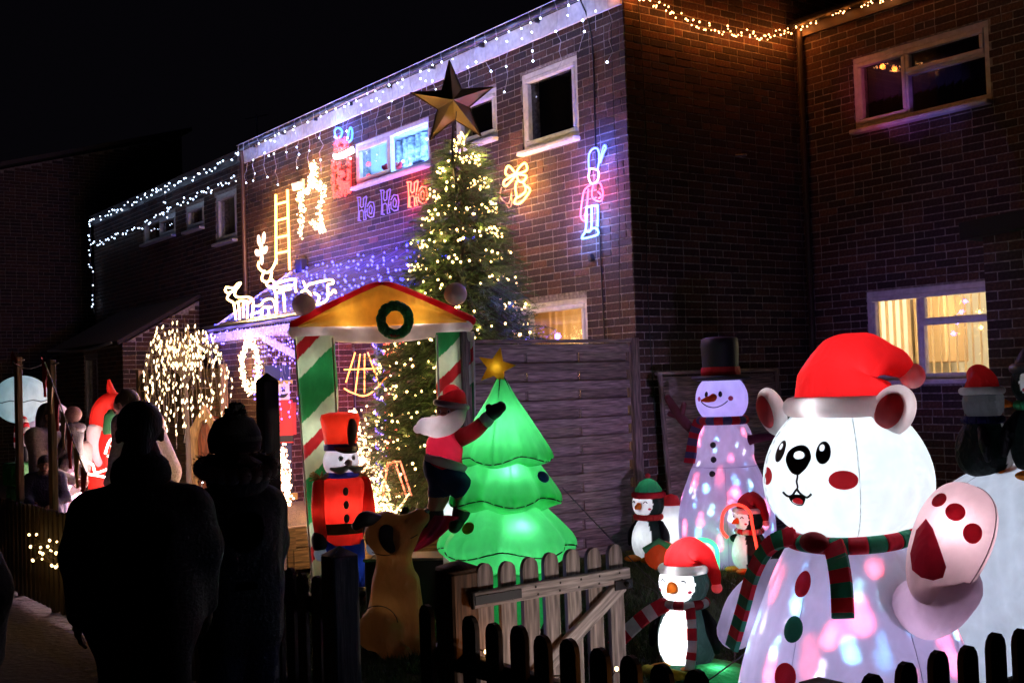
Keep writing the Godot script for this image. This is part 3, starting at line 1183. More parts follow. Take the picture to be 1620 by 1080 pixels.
	for y in [0.30, 0.835]:
		g = Geo.new()
		g.box(Vector3(0.031, y, -0.10), Vector3(0.004, 0.035, 0.22), Basis.IDENTITY, 0.001)
		g.tube([Vector3(0.028, y - 0.03, 0.018), Vector3(0.028, y + 0.03, 0.018)], 0.008, 8)
		obj("hinge", g, mat(Color(0.02, 0.02, 0.02), 0.5, 0.6), gate)
	g = Geo.new()
	g.box(Vector3(0.033, 0.80, -0.74), Vector3(0.006, 0.04, 0.10), Basis.IDENTITY, 0.002)
	g.ball(Vector3(0.045, 0.80, -0.75), Vector3.ONE * 0.012, Basis.IDENTITY, 10, 6)
	obj("latch", g, mat(Color(0.02, 0.02, 0.02), 0.5, 0.6), gate)
	# boarded panel between the front garden and the nook
	var panel := thing("fence_panel", "tall slatted wooden fence panel in purple light, joined to the house corner", "fence", Vector3(-8.05, 0, -5.53))
	var tones := []
	for k in 4:
		tones.append(wood(rc(Color(0.36, 0.28, 0.24), 0.25), 2))
	var y := 1.99
	var row := 0
	while y > 0.1:
		var proud := row % 2 == 0
		var len := 1.80
		if proud:
			boards(panel, "slat", [[Vector3(0.012, y - 0.04, -len / 2), Vector3(0.018, 0.08, len), Vector3(0, 0, rng.randf_range(-0.03, 0.03))]], tones, 0.005)
		else:
			for s in 3:
				boards(panel, "slat", [[Vector3(-0.016, y - 0.04, -0.3 - s * 0.6), Vector3(0.016, 0.108, 0.565)]], tones, 0.005)
		y -= 0.0835
		row += 1
	for s in [0.02, 0.6, 1.2, 1.78]:
		boards(panel, "batten", [[Vector3(-0.034, 1.02, -s), Vector3(0.014, 1.9, 0.05)]], [tones[0]])
	boards(panel, "top_rail", [[Vector3(0.0, 2.015, -0.9), Vector3(0.06, 0.03, 1.84)]], tones)
	boards(panel, "post", [[Vector3(0.0, 1.02, -1.865), Vector3(0.09, 2.04, 0.09)], [Vector3(0.0, 1.05, 0.06), Vector3(0.09, 2.10, 0.09)]], [wood(Color(0.30, 0.23, 0.19), 1)])
	# a second panel leaning against the side wall
	panel = thing("fence_panel", "loose slatted wooden panel leaning on the side wall behind the snowman", "fence", Vector3(-7.80, 0.0, -7.55))
	panel.rotation = Vector3(0, 0, 0.06)
	y = 1.66
	row = 0
	while y > 0.1:
		boards(panel, "slat", [[Vector3(0.012 if row % 2 else 0.0, y - 0.04, -0.83), Vector3(0.010, 0.105 if row % 2 == 0 else 0.085, 1.6), Vector3(0, 0, 0.03)]], tones, 0.005)
		y -= 0.089
		row += 1
	boards(panel, "edge_batten", [[Vector3(0.025, 0.85, -0.015), Vector3(0.03, 1.7, 0.045)], [Vector3(0.025, 0.85, -0.85), Vector3(0.03, 1.7, 0.045)], [Vector3(0.025, 0.85, -1.65), Vector3(0.03, 1.7, 0.045)]], [wood(Color(0.30, 0.23, 0.19), 1)])
	boards(panel, "top_rail", [[Vector3(0.012, 1.70, -0.83), Vector3(0.05, 0.03, 1.7)]], tones)


func sag(a: Vector3, b: Vector3, drop: float, n: int) -> Array:
	var out := []
	for k in n + 1:
		var t := float(k) / n
		out.append(a.lerp(b, t) + Vector3(0, -drop * 4.0 * t * (1.0 - t), 0))
	return out


func wall_lights() -> void:
	# icicle lights under the white eave board
	var t := thing("icicle_lights", "white icicle fairy lights hanging from the eave board of the corner house", "string lights")
	var g := Geo.new()
	var spots := []
	var x := -16.7
	var k := 0
	g.tube([Vector3(-16.75, 5.47, FRONT + 0.17), Vector3(-8.0, 5.47, FRONT + 0.17)], 0.006, 4)
	while x < -8.1:
		var l: float = [0.25, 0.55, 0.35, 0.75, 0.3, 0.62, 0.42, 0.9][k % 8] * rng.randf_range(0.8, 1.15)
		var line := [Vector3(x, 5.47, FRONT + 0.165)]
		var n := int(l / 0.09)
		for j in range(1, n + 1):
			line.append(Vector3(x + rng.randf_range(-0.025, 0.025) - (0.05 * j / n if k % 3 == 0 else 0.0), 5.47 - l * j / n, FRONT + 0.15 + rng.randf_range(-0.05, 0.02)))
			if rng.randf() < (0.26 if j > 1 else 0.8):
				spots.append(line[j])
		g.tube(line, 0.0028, 4)
		x += rng.randf_range(0.14, 0.22)
		k += 1
	obj("light_wire", g, mat(Color(0.5, 0.5, 0.55), 0.5), t)
	bulbs(spots, 0.0105, Color(0.62, 0.74, 1.0), 10.0, t)
	x = -16.5
	while x < -8.1:
		lamp(Vector3(x, 5.36 + 0.03 * sin(x * 9.0), FRONT + 0.28), Color(0.30, 0.38, 1.0), 0.025 + 0.04 * absf(sin(x * 1.7)), t, 0.05)
		lamp(Vector3(x + 0.3, 5.05, FRONT + 0.2), Color(0.34, 0.40, 1.0), 0.026, t, 0.04)
		x += 0.56
	# the same on the dark house: one string along the eave, one sagging below it, one down the far corner
	t = thing("fairy_lights", "cool white fairy lights sagging across the unlit left house", "string lights")
	g = Geo.new()
	spots = []
	var zl := FRONT + 0.12
	for line in [
		sag(Vector3(-24.45, 5.30, zl), Vector3(-20.4, 5.36, zl), 0.02, 10) + sag(Vector3(-20.4, 5.36, zl), Vector3(-16.7, 5.36, zl), 0.06, 10),
		[Vector3(-24.4, 4.85, zl), Vector3(-23.4, 4.78, zl), Vector3(-22.3, 4.83, zl), Vector3(-21.2, 4.80, zl), Vector3(-20.3, 4.92, zl), Vector3(-19.97, 4.87, zl), Vector3(-19.06, 4.96, zl), Vector3(-17.63, 4.96, zl), Vector3(-16.8, 5.0, zl)],
		[Vector3(-24.45, 5.3, zl), Vector3(-24.4, 4.85, zl), Vector3(-24.5, 4.5, zl), Vector3(-24.3, 4.2, zl), Vector3(-24.35, 3.7, zl), Vector3(-24.3, 3.4, zl)],
		[Vector3(-20.1, 5.3, zl), Vector3(-19.9, 4.9, zl), Vector3(-20.0, 4.75, zl)]]:
		g.tube(line, 0.004, 4)
		for p in along(line, 0.105):
			if rng.randf() < 0.82:
				spots.append(p + Vector3(rng.randf_range(-0.03, 0.03), rng.randf_range(-0.06, 0.05), rng.randf_range(0, 0.04)))
	obj("light_wire", g, mat(Color(0.2, 0.2, 0.22), 0.5), t)
	bulbs(spots, 0.0115, Color(0.55, 0.72, 1.0), 9.0, t)
	for j in 9:
		lamp(Vector3(-24.2 + j * 0.9, 5.2, FRONT + 0.25), Color(0.20, 0.30, 1.0), 0.005, t, 0.05)
	# orange string round the inner corner
	t = thing("fairy_lights", "orange fairy lights draped along the top of the dark side wall", "string lights")
	var o := [Vector3(-8.15, 5.36, -7.38), Vector3(-7.99, 5.30, -7.6), Vector3(-7.99, 5.22, -8.0), Vector3(-7.99, 5.16, -8.35), Vector3(-7.99, 5.15, -8.71), Vector3(-7.99, 5.16, -9.09), Vector3(-7.99, 5.2, -9.43), Vector3(-7.96, 5.31, -9.80), Vector3(-7.65, 5.34, -9.82), Vector3(-7.29, 5.36, -9.82), Vector3(-6.87, 5.34, -9.82), Vector3(-6.4, 5.36, -9.82), Vector3(-5.6, 5.34, -9.82)]
	spots = []
	g = Geo.new()
	for s in 2:
		var line := []
		for p in along(smooth(o), 0.055):
			line.append(p + Vector3(rng.randf_range(0, 0.05), rng.randf_range(-0.045, 0.045), rng.randf_range(0, 0.03)))
		g.tube(line, 0.0025, 4)
		for p in line:
			if rng.randf() < 0.85:
				spots.append(p)
	obj("light_wire", g, mat(Color(0.05, 0.03, 0.02), 0.5), t)
	bulbs(spots, 0.0085, Color(1.0, 0.45, 0.16), 10.0, t)
	for p in along(smooth(o), 0.23):
		lamp(p + (Vector3(0.07, -0.03, 0.02) if p.x < -7.9 else Vector3(0, -0.02, 0.05)), Color(1.0, 0.24, 0.03), 0.036 if p.x < -7.9 else 0.007, t, 0.03)
	# rope light figures on the front
	t = thing("rope_light_soldier", "blue and pink rope light soldier on the wall near the corner", "light figure")
	rope(t, "hat_light", [[-8.59, 3.70, -8.59, 3.83, -8.56, 3.90, -8.49, 3.92, -8.44, 3.89, -8.43, 3.80, -8.46, 3.71], [-8.41, 3.80, -8.37, 3.90, -8.34, 3.92, -8.33, 3.89, -8.37, 3.84, -8.42, 3.76]], Color(0.09, 0.15, 1.0), 5.5, 0.011, 0.022, 0.16)
	rope(t, "face_light", [[-8.59, 3.70, -8.57, 3.73, -8.49, 3.71, -8.45, 3.68, -8.46, 3.61, -8.51, 3.58, -8.57, 3.59, -8.60, 3.65, -8.59, 3.70]], Color(1.0, 0.5, 0.8), 4.0, 0.009, 0.008, 0.2)
	rope(t, "coat_light", [[-8.55, 3.58, -8.66, 3.54, -8.70, 3.47, -8.74, 3.32, -8.73, 3.26, -8.68, 3.23, -8.68, 3.29, -8.64, 3.38, -8.61, 3.54], [-8.53, 3.58, -8.56, 3.49, -8.54, 3.43, -8.44, 3.39, -8.40, 3.43, -8.40, 3.50, -8.44, 3.57, -8.50, 3.57], [-8.47, 3.49, -8.42, 3.44, -8.46, 3.42]], Color(1.0, 0.10, 0.28), 3.4, 0.008, 0.013, 0.2)
	rope(t, "leg_light", [[-8.66, 3.36, -8.50, 3.36, -8.48, 3.33, -8.49, 3.15], [-8.65, 3.35, -8.67, 3.15, -8.72, 3.09, -8.72, 3.06, -8.51, 3.07, -8.49, 3.11, -8.53, 3.14, -8.59, 3.14], [-8.57, 3.35, -8.59, 3.14, -8.66, 3.12]], Color(0.12, 0.28, 1.0), 5.5, 0.011, 0.020, 0.16)
	t = thing("rope_light_bell", "orange rope light bell with a bow, left of the soldier light", "light figure")
	rope(t, "bow_light", [[-9.79, 3.89, -9.91, 3.99, -9.97, 3.93, -9.91, 3.88, -9.79, 3.89, -9.72, 3.94, -9.62, 3.97, -9.59, 3.89, -9.74, 3.88, -9.79, 3.89], [-9.79, 3.88, -10.00, 3.84, -9.97, 3.78, -9.78, 3.87], [-9.77, 3.87, -9.74, 3.80, -9.66, 3.78, -9.60, 3.83, -9.75, 3.87]], GOLD, 5.5, 0.0125, 0.012, 0.26)
	rope(t, "bell_light", [[-9.77, 3.80, -9.80, 3.74, -9.78, 3.64, -9.75, 3.63, -9.64, 3.66, -9.62, 3.71, -9.66, 3.77], [-9.60, 3.72, -9.55, 3.68, -9.59, 3.63, -9.72, 3.56, -9.82, 3.57, -9.82, 3.60, -9.78, 3.63]], GOLD, 5.5, 0.0125, 0.017, 0.22)
	rope(t, "unlit_glow_tube", [[-10.05, 3.78, -10.08, 3.68, -9.98, 3.60, -9.92, 3.60, -9.87, 3.70], [-9.98, 3.60, -9.93, 3.54, -9.87, 3.58, -9.88, 3.64]], Color(0.9, 0.5, 0.4), 0.12, 0.007, 0.0)  # not lit: a faint glow is put into the tube's colour
	# the two lit and unlit greetings
	var ho := [[-13.23, 4.14, -13.15, 4.13, -13.14, 4.12, -13.16, 4.03, -13.13, 4.00, -13.08, 4.01, -13.07, 4.11, -13.00, 4.12, -12.99, 4.11, -13.04, 3.98, -13.05, 3.94, -13.02, 3.84, -13.08, 3.84, -13.08, 3.94, -13.12, 3.97, -13.18, 3.96, -13.19, 3.86, -13.15, 3.84, -13.22, 3.85, -13.20, 3.97, -13.21, 4.12, -13.23, 4.14],
		[-12.99, 3.99, -12.92, 4.04, -12.83, 4.02, -12.81, 3.94, -12.84, 3.85, -12.92, 3.85, -12.99, 3.89, -12.99, 3.97], [-12.94, 3.97, -12.90, 4.00, -12.86, 3.95, -12.89, 3.89, -12.94, 3.91, -12.94, 3.97], [-13.05, 3.93, -12.99, 3.94]]
	for j in 3:
		var dx: float = [0.0, 0.60, 1.25][j]
		var lines := []
		for l in ho:
			var q := []
			for i in range(0, l.size(), 2):
				q.append(Vector3((l[i] + 13.02) * 1.06 - 13.02 + dx, (l[i + 1] - 3.99) * 1.06 + 3.99, FRONT + 0.04))
			lines.append(q)
		t = thing("rope_light_greeting", ["unlit lilac rope light given a faint glow, reading Ho, first of three words under the wide window", "unlit lilac rope light given a faint glow, reading Ho, middle word between the two others", "glowing red rope light reading Ho, beside the fir tree"][j], "light sign", Vector3.ZERO, 0.0, "greeting words on the wall")
		g = Geo.new()
		for l in lines:
			g.tube(l, 0.0095 if j == 2 else 0.008, 6)
		if j == 2:
			obj("letter_light", g, glow(Color(1.0, 0.13, 0.07), 5.0), t)
			for l in lines:
				for p in along(l, 0.3):
					lamp(p + Vector3(0, 0, 0.09), RED, 0.05, t, 0.02)
		else:
			obj("letter_light", g, glow(Color(0.45, 0.32, 1.0), 0.42), t)  # unlit words: a faint lilac glow is put into their colour
	# ladder, tinsel figure, flower, cracker
	t = thing("rope_light_ladder", "golden rope light ladder climbing the wall above the reindeer", "light figure")
	rope(t, "ladder_rail_light", [[-15.68, 4.56, -15.73, 3.53], [-15.29, 4.57, -15.29, 3.40]], GOLD, 6.0, 0.021, 0.016, 0.17)
	rope(t, "ladder_rung_light", [[-15.67, 4.41, -15.29, 4.40], [-15.68, 4.17, -15.29, 4.16], [-15.70, 3.92, -15.29, 3.91], [-15.71, 3.69, -15.29, 3.68]], GOLD, 6.0, 0.018, 0.012, 0.25)
	t = thing("tinsel_light_figure", "golden fairy light figure with head and two arms, right of the ladder light", "light figure")
	fuzz(t, [[-14.43, 4.79, -14.48, 4.72, -14.43, 4.65, -14.50, 4.60, -14.52, 4.51, -14.36, 4.50, -14.38, 4.61, -14.35, 4.71, -14.43, 4.79], [-14.54, 4.45, -14.77, 4.44, -14.88, 4.40, -14.81, 4.27, -14.78, 4.10, -14.83, 3.99, -14.84, 3.85], [-14.38, 4.46, -14.16, 4.43, -14.10, 4.31, -14.24, 4.20, -14.23, 4.03, -14.20, 3.90, -14.11, 3.82], [-14.50, 4.00, -14.35, 3.92, -14.18, 3.87]], Color(1.0, 0.55, 0.18), 420, 0.035, 0.012, 0.042)
	t = thing("flower_light", "white-hot flower shaped light left of the ladder light", "light figure")
	g = Geo.new()
	for q in [[-16.29, 3.95, 0.3], [-16.12, 3.97, -0.3], [-16.36, 3.77, 1.2], [-16.08, 3.78, -1.2], [-16.21, 3.66, 0.0], [-16.21, 3.82, 0.0]]:
		g.ball(Vector3(q[0], q[1], FRONT + 0.05), Vector3(0.055, 0.095, 0.02), Basis.from_euler(Vector3(0, 0, q[2])), 10, 6)
		lamp(Vector3(q[0], q[1], FRONT + 0.18), Color(1.0, 0.42, 0.18), 0.05, t, 0.02)
	obj("petal_light", g, glow(Color(1.0, 0.72, 0.55), 2.4), t)
	t = thing("cracker_light", "red fairy light cracker with white band and blue bow beside the wide window", "light figure")
	rope(t, "bow_light", [[-13.73, 5.01, -13.81, 5.12, -13.72, 5.16, -13.60, 5.10, -13.63, 5.03, -13.73, 5.01], [-13.47, 4.94, -13.38, 5.09, -13.32, 5.04, -13.34, 4.94, -13.42, 4.91]], Color(0.05, 0.20, 1.0), 5.0, 0.014, 0.03, 0.3)
	for l in [[-13.7, 5.02, 0.0]]:
		lamp(Vector3(-13.55, 5.06, FRONT + 0.12), BLUE, 0.22, t, 0.03)
	fuzz(t, [[-13.73, 4.98, -13.74, 4.87, -13.50, 4.85, -13.50, 4.94, -13.73, 4.96], [-13.83, 4.75, -13.85, 4.31, -13.77, 4.28, -13.48, 4.27, -13.43, 4.30, -13.41, 4.72], [-13.64, 4.67, -13.73, 4.56, -13.55, 4.51, -13.73, 4.44, -13.50, 4.35, -13.71, 4.33]], Color(1.0, 0.02, 0.015), 420, 0.022, 0.0125, 0.007, 0.05)
	rope(t, "body_light", [[-13.83, 4.75, -13.86, 4.31, -13.79, 4.27, -13.48, 4.25, -13.42, 4.29, -13.40, 4.72]], Color(1.0, 0.03, 0.02), 4.0, 0.012, 0.0)
	rope(t, "band_light", [[-13.84, 4.82, -13.66, 4.79, -13.32, 4.82], [-13.83, 4.77, -13.61, 4.74, -13.30, 4.76], [-13.85, 4.80, -13.30, 4.79]], Color(1.0, 0.9, 0.95), 3.0, 0.018, 0.006, 0.3)
	# black lead down the wall by the soldier
	g = Geo.new()
	g.tube(smooth([Vector3(-8.56, 5.4, FRONT + 0.1), Vector3(-8.5, 5.0, FRONT + 0.02), Vector3(-8.51, 3.95, FRONT + 0.015), Vector3(-8.49, 2.9, FRONT + 0.02), Vector3(-8.47, 1.6, FRONT + 0.02)]), 0.008, 6)
	g.tube(smooth([Vector3(-8.2, 5.1, FRONT + 0.03), Vector3(-8.22, 4.2, FRONT + 0.02), Vector3(-8.18, 3.4, FRONT + 0.03), Vector3(-8.25, 2.2, FRONT + 0.02)]), 0.003, 5)
	g.box(Vector3(-8.62, 2.86, FRONT + 0.03), Vector3(0.05, 0.07, 0.05), Basis.from_euler(Vector3(0, 0, 0.3)), 0.005)
	var c := obj("power_cable", g, mat(Color(0.012, 0.012, 0.014), 0.5))
	tag(c, "thin black power lead running down the front wall beside the soldier light", "cable")
	# junction boxes by the lean-to roof
	g = Geo.new()
	g.box(Vector3(-14.86, 3.42, FRONT + 0.07), Vector3(0.2, 0.2, 0.1), Basis.IDENTITY, 0.01)
	c = obj("junction_box", g, mat(Color(0.015, 0.012, 0.015), 0.5))
	tag(c, "small black power box on the wall above the lean-to roof", "box")
	g = Geo.new()
	g.box(Vector3(-14.83, 4.55, FRONT + 0.1), Vector3(0.13, 0.11, 0.14), Basis.from_euler(Vector3(0.3, 0.4, 0)), 0.012)
	g.box(Vector3(-14.83, 4.6, FRONT + 0.02), Vector3(0.05, 0.1, 0.05))
	c = obj("flood_lamp", g, mat(Color(0.65, 0.6, 0.55), 0.4))
	tag(c, "small white security lamp on the wall above the ladder light", "lamp")


func fuzz(t: Node3D, lines: Array, c: Color, count: int, spread: float, r: float, lamp_e: float, off := 0.06, z := FRONT + 0.05, gap := 0.16) -> void:
	# a tangle of small bulbs wound along the lines, with its wire
	var pts := []
	for l in lines:
		pts.append_array(along(smooth(path2(l, z) if not l[0] is Vector3 else l), 0.012))
	var spots := []
	var wire := []
	for k in count:
		var p: Vector3 = pts[(k * pts.size()) / count]
		p += Vector3(rng.randfn() * spread, rng.randfn() * spread, absf(rng.randfn()) * spread * 0.6)
		spots.append(p)
		wire.append(p)
	var g := Geo.new()
	g.tube(wire, 0.0022, 3)
	obj("light_wire", g, mat(Color(0.15, 0.12, 0.08), 0.6), t)
	bulbs(spots, r, c.lerp(Color.WHITE, 0.22 if c.g > 0.3 else 0.02), 7.0 if c.g > 0.3 else 6.0, t)
	for l in lines:
		for p in along(smooth(path2(l, z) if not l[0] is Vector3 else l), gap):
			lamp(p + Vector3(0, 0, off * 1.6), c, lamp_e * 2.3, t, 0.03)


func nutcracker(label: String, at: Vector3, h: float, turn: float) -> void:
	var t := thing("nutcracker_board", label, "nutcracker", at, turn, "painted nutcracker boards by the porch")
	var w := h * 0.2
	var part := func(called: String, y0: float, y1: float, ww: float, c: Color, z: float) -> void:
		var g := Geo.new()
		g.box(Vector3(0, (y0 + y1) / 2 * h, z), Vector3(ww * w, (y1 - y0) * h, 0.02), Basis.IDENTITY, 0.004)
		obj(called, g, mat(c, 0.6), t)
	part.call("base", 0.0, 0.05, 1.25, Color(0.45, 0.3, 0.08), 0.0)
	part.call("boots", 0.05, 0.2, 0.95, Color(0.01, 0.012, 0.03), 0.0)
	part.call("trousers", 0.2, 0.42, 0.9, Color(0.02, 0.025, 0.09), 0.0)
	part.call("coat", 0.42, 0.74, 1.05, Color(0.55, 0.03, 0.03), 0.002)
	part.call("belt", 0.43, 0.475, 1.08, Color(0.012, 0.012, 0.015), 0.006)
	part.call("face", 0.74, 0.865, 0.85, Color(0.75, 0.65, 0.6), 0.0)
	part.call("hat", 0.875, 1.0, 0.95, Color(0.02, 0.03, 0.14), 0.0)
	part.call("hat_band", 0.86, 0.885, 1.1, Color(0.5, 0.38, 0.08), 0.006)
	for sg in [-1.0, 1.0]:
		var g := Geo.new()
		g.box(Vector3(sg * w * 0.2, h * 0.83, 0.015), Vector3(w * 0.16, h * 0.012, 0.008))
		g.ball(Vector3(sg * w * 0.2, h * 0.81, 0.012), Vector3(w * 0.07, w * 0.08, 0.006), Basis.IDENTITY, 8, 5)
		obj("eye", g, mat(Color(0.01, 0.01, 0.012), 0.5), t)
		g = Geo.new()
		g.limb([Vector3(0, h * 0.775, 0.013), Vector3(sg * w * 0.2, h * 0.77, 0.013), Vector3(sg * w * 0.36, h * 0.785, 0.013)], [w * 0.07, w * 0.08, w * 0.02], 6, 3)
		obj("moustache", g, mat(Color(0.01, 0.01, 0.012), 0.5), t)
		g = Geo.new()
		g.box(Vector3(sg * w * 0.56, h * 0.6, -0.002), Vector3(w * 0.17, h * 0.24, 0.02), Basis.IDENTITY, 0.004)
		obj("arm", g, mat(Color(0.45, 0.02, 0.03), 0.6), t)
	for k in 4:
		var g := Geo.new()
		g.ball(Vector3(0, h * (0.51 + k * 0.06), 0.014), Vector3(w * 0.05, w * 0.05, 0.006), Basis.IDENTITY, 8, 5)
		obj("button", g, mat(Color(0.01, 0.01, 0.012), 0.5), t)


func porch() -> void:
	# tiled lean-to along the front of number 15
	var p := thing("lean_to_porch", "tiled lean-to porch roof covered in blue fairy lights, on a brick wall and a post", "porch")
	var slope := atan2(0.84, 1.24)
	var b := Basis.from_euler(Vector3(slope, 0, 0))
	var mid := Vector3(-12.7, 2.9, -6.80)
	var g := Geo.new()
	g.box(mid, Vector3(5.0, 0.05, 1.56), b)
	obj("roof_deck", g, mat(Color(0.05, 0.04, 0.04), 0.9), p)
	var tile := Geo.new()
	tile.box(Vector3.ZERO, Vector3(0.195, 0.014, 0.27), Basis.IDENTITY, 0.004)
	var xs := []
	var cs := []
	for r in 8:
		for k in 25:
			xs.append(Transform3D(b * Basis.from_euler(Vector3(0.055, rng.randf_range(-0.02, 0.02), 0)), mid + b * Vector3(-2.4 + k * 0.2 + (0.1 if r % 2 else 0.0) * 0.9, 0.045, 0.70 - r * 0.19)))
			cs.append(rc(Color(0.035, 0.03, 0.032), 0.25))
	var roof_ := p.get_node("roof_deck")
	many("roof_tiles", tile.mesh(), grained(Color.WHITE, 0.85, Vector3.ONE * 4.0, 0.4, "tile", true), xs, cs, roof_)
	g = Geo.new()
	g.box(Vector3(-12.7, 2.44, -6.13), Vector3(5.04, 0.14, 0.025), Basis.IDENTITY, 0.004)
	g.box(Vector3(-15.2, 2.9, -6.8), Vector3(0.025, 0.14, 1.5), b, 0.004)
	obj("eave_board", g, mat(Color(0.75, 0.72, 0.8), 0.4), p)
	g = Geo.new()
	g.tube([Vector3(-15.2, 2.53, -6.06), Vector3(-10.2, 2.53, -6.06)], 0.04, 8)
	obj("gutter", g, mat(Color(0.02, 0.02, 0.022), 0.4), p)
	g = Geo.new()
	g.box(Vector3(-12.7, 2.36, -6.78), Vector3(4.9, 0.02, 1.26))
	obj("soffit", g, mat(Color(0.7, 0.68, 0.75), 0.6), p)
	brick_wall(p, "bin_store_wall", Vector3(-15.12, 0, -6.2), Vector3.RIGHT, 1.62, func(_u): return 2.34, [], Vector3(-13.8, 1.7, -6.2), 40)
	brick_wall(p, "bin_store_side", Vector3(-13.503, 0, -6.203), Vector3.FORWARD, 1.2, func(_u): return 2.34, [], Vector3(-13.8, 1.7, -6.2), 10)
	g = Geo.new()
	g.box(Vector3(-10.91, 1.18, -6.3), Vector3(0.075, 2.34, 0.075), Basis.IDENTITY, 0.006)
	obj("post", g, mat(Color(0.03, 0.025, 0.06), 0.5), p)
	g = Geo.new()
	g.box(Vector3(-13.05, 2.2, -6.16), Vector3(1.0, 0.09, 0.03), Basis.from_euler(Vector3(0, 0, -0.28)), 0.005)
	obj("brace", g, mat(Color(0.75, 0.72, 0.8), 0.5), p)
	g = Geo.new()
	g.tube([Vector3(-15.05, 2.45, -6.1), Vector3(-15.05, 0.05, -6.1)], 0.035, 8)
	obj("drainpipe", g, mat(Color(0.02, 0.02, 0.025), 0.4), p)
	# blue net of lights on the tiles
	var t := thing("net_lights", "net of deep blue fairy lights spread over the lean-to roof", "string lights")
	var spots := []
	g = Geo.new()
	for r in 11:
		var line := []
		for k in 34:
			var q := Vector3(-2.45 + k * 0.148 + rng.randf_range(-0.04, 0.04), 0.075 + rng.randf() * 0.015, 0.72 - r * 0.145 + rng.randf_range(-0.05, 0.05))
			line.append(mid + b * q)
			if rng.randf() < 0.62:
				spots.append(mid + b * q)
		g.tube(line, 0.0025, 3)
	for k in 12:
		g.tube([mid + b * Vector3(-1.9 + k * 0.37, 0.08, -0.72), mid + b * Vector3(-2.05 + k * 0.37, 0.085, -0.3)], 0.003, 3)
	obj("light_wire", g, mat(Color(0.12, 0.1, 0.2), 0.5), t)
	bulbs(spots, 0.0145, Color(0.055, 0.055, 1.0), 9.0, t)
	for k in 16:
		for r in 2:
			lamp(mid + b * Vector3(-2.3 + k * 0.31, 0.22, -0.5 + r * 0.85), Color(0.03, 0.035, 1.0), 0.26, t, 0.04)
	# white and lilac icicles under the eave
	t = thing("icicle_lights", "lilac and white icicle lights hanging from the porch eave", "string lights")
	g = Geo.new()
	spots = []
	for k in 52:
		var x := -15.2 + k * 0.075
		var l := rng.randf_range(0.3, 1.25) if x > -13.6 else rng.randf_range(0.05, 0.2)
		var line := [Vector3(x, 2.5, -6.04)]
		var n := int(l / 0.06) + 1
		for j in n:
			line.append(Vector3(x + rng.randf_range(-0.02, 0.02), 2.5 - l * (j + 1) / n, -6.04 + rng.randf_range(-0.02, 0.02)))
			if rng.randf() < 0.6:
				spots.append(line[-1])
		g.tube(line, 0.0022, 3)
	for k in 110:
		var a := k * 0.55
		spots.append(Vector3(-10.91 + 0.055 * cos(a), 0.6 + k * 0.016, -6.3 + 0.055 * sin(a)))
	obj("light_wire", g, mat(Color(0.3, 0.28, 0.4), 0.5), t)
	bulbs(spots, 0.0105, Color(0.16, 0.11, 1.0), 7.0, t)
	for k in 14:
		lamp(Vector3(-15.1 + k * 0.3, 2.42 - 0.2 * (k % 2), -5.96), Color(0.26, 0.18, 1.0), 0.07, t, 0.04)
	for k in 4:
		lamp(Vector3(-12.9 + k * 0.6, 2.1, -6.7), Color(0.40, 0.25, 1.0), 0.30, t, 0.05)
		lamp(Vector3(-10.84, 0.8 + k * 0.42, -6.2), Color(0.35, 0.22, 1.0), 0.12, t, 0.03)
	# reindeer and sleighs on a board above the eave
	var lines1 := [[-14.55, 3.06, -14.60, 3.02, -14.52, 2.98, -14.43, 2.98, -14.25, 3.00, -14.09, 3.07, -14.18, 3.07, -14.31, 3.03, -14.55, 3.06], [-14.43, 2.98, -14.54, 2.91, -14.38, 2.85, -14.32, 2.81, -14.27, 2.61], [-14.25, 2.99, -14.28, 2.93, -14.14, 2.89, -13.85, 2.87, -13.71, 2.79, -13.78, 2.58], [-14.23, 2.83, -14.02, 2.84, -13.82, 2.80], [-14.17, 2.81, -14.15, 2.60], [-14.02, 2.82, -14.03, 2.62], [-13.88, 2.80, -13.91, 2.60]]
	var lines2 := [[-13.51, 3.29, -13.53, 3.23, -13.41, 3.16, -13.25, 3.13, -13.11, 3.17, -13.00, 3.27], [-13.35, 3.16, -13.44, 3.07, -13.33, 3.02, -13.20, 3.03, -13.14, 3.12], [-13.31, 3.01, -13.28, 2.97, -13.12, 2.93, -12.99, 2.97, -12.53, 2.98, -12.51, 2.90, -12.49, 2.82], [-13.15, 3.03, -13.04, 2.96], [-13.10, 2.93, -13.03, 2.79, -13.04, 2.59], [-13.00, 2.85, -12.84, 2.84, -12.81, 2.61], [-13.02, 2.92, -12.59, 2.91], [-12.95, 2.87, -12.64, 2.87]]
	var lines3 := [[-13.74, 2.75, -13.49, 2.74, -13.38, 2.79, -13.13, 2.78, -13.04, 2.60], [-13.69, 2.65, -13.49, 2.67, -13.38, 2.71, -13.17, 2.69], [-13.75, 2.58, -13.28, 2.59, -12.81, 2.57], [-13.44, 2.70, -13.47, 2.58], [-13.27, 2.70, -13.25, 2.59]]
	var lines4 := [[-12.29, 2.93, -12.22, 2.85, -12.15, 2.88, -11.74, 2.89, -11.58, 2.88, -11.56, 2.84, -11.69, 2.83, -11.68, 2.72, -11.77, 2.65, -12.03, 2.63, -12.17, 2.62], [-12.35, 2.81, -12.23, 2.82, -12.11, 2.75, -12.19, 2.67], [-12.02, 2.77, -11.90, 2.72, -11.95, 2.66], [-11.63, 2.72, -11.54, 2.76, -11.50, 2.73]]
	var names_ := ["small reindeer of golden rope light at the left of the porch roof", "large antlered reindeer of golden rope light on the porch roof", "low golden rope light sleigh between the two reindeer", "golden rope light sleigh at the right of the porch roof"]
	var cats := ["light figure", "light figure", "light figure", "light figure"]
	var k := 0
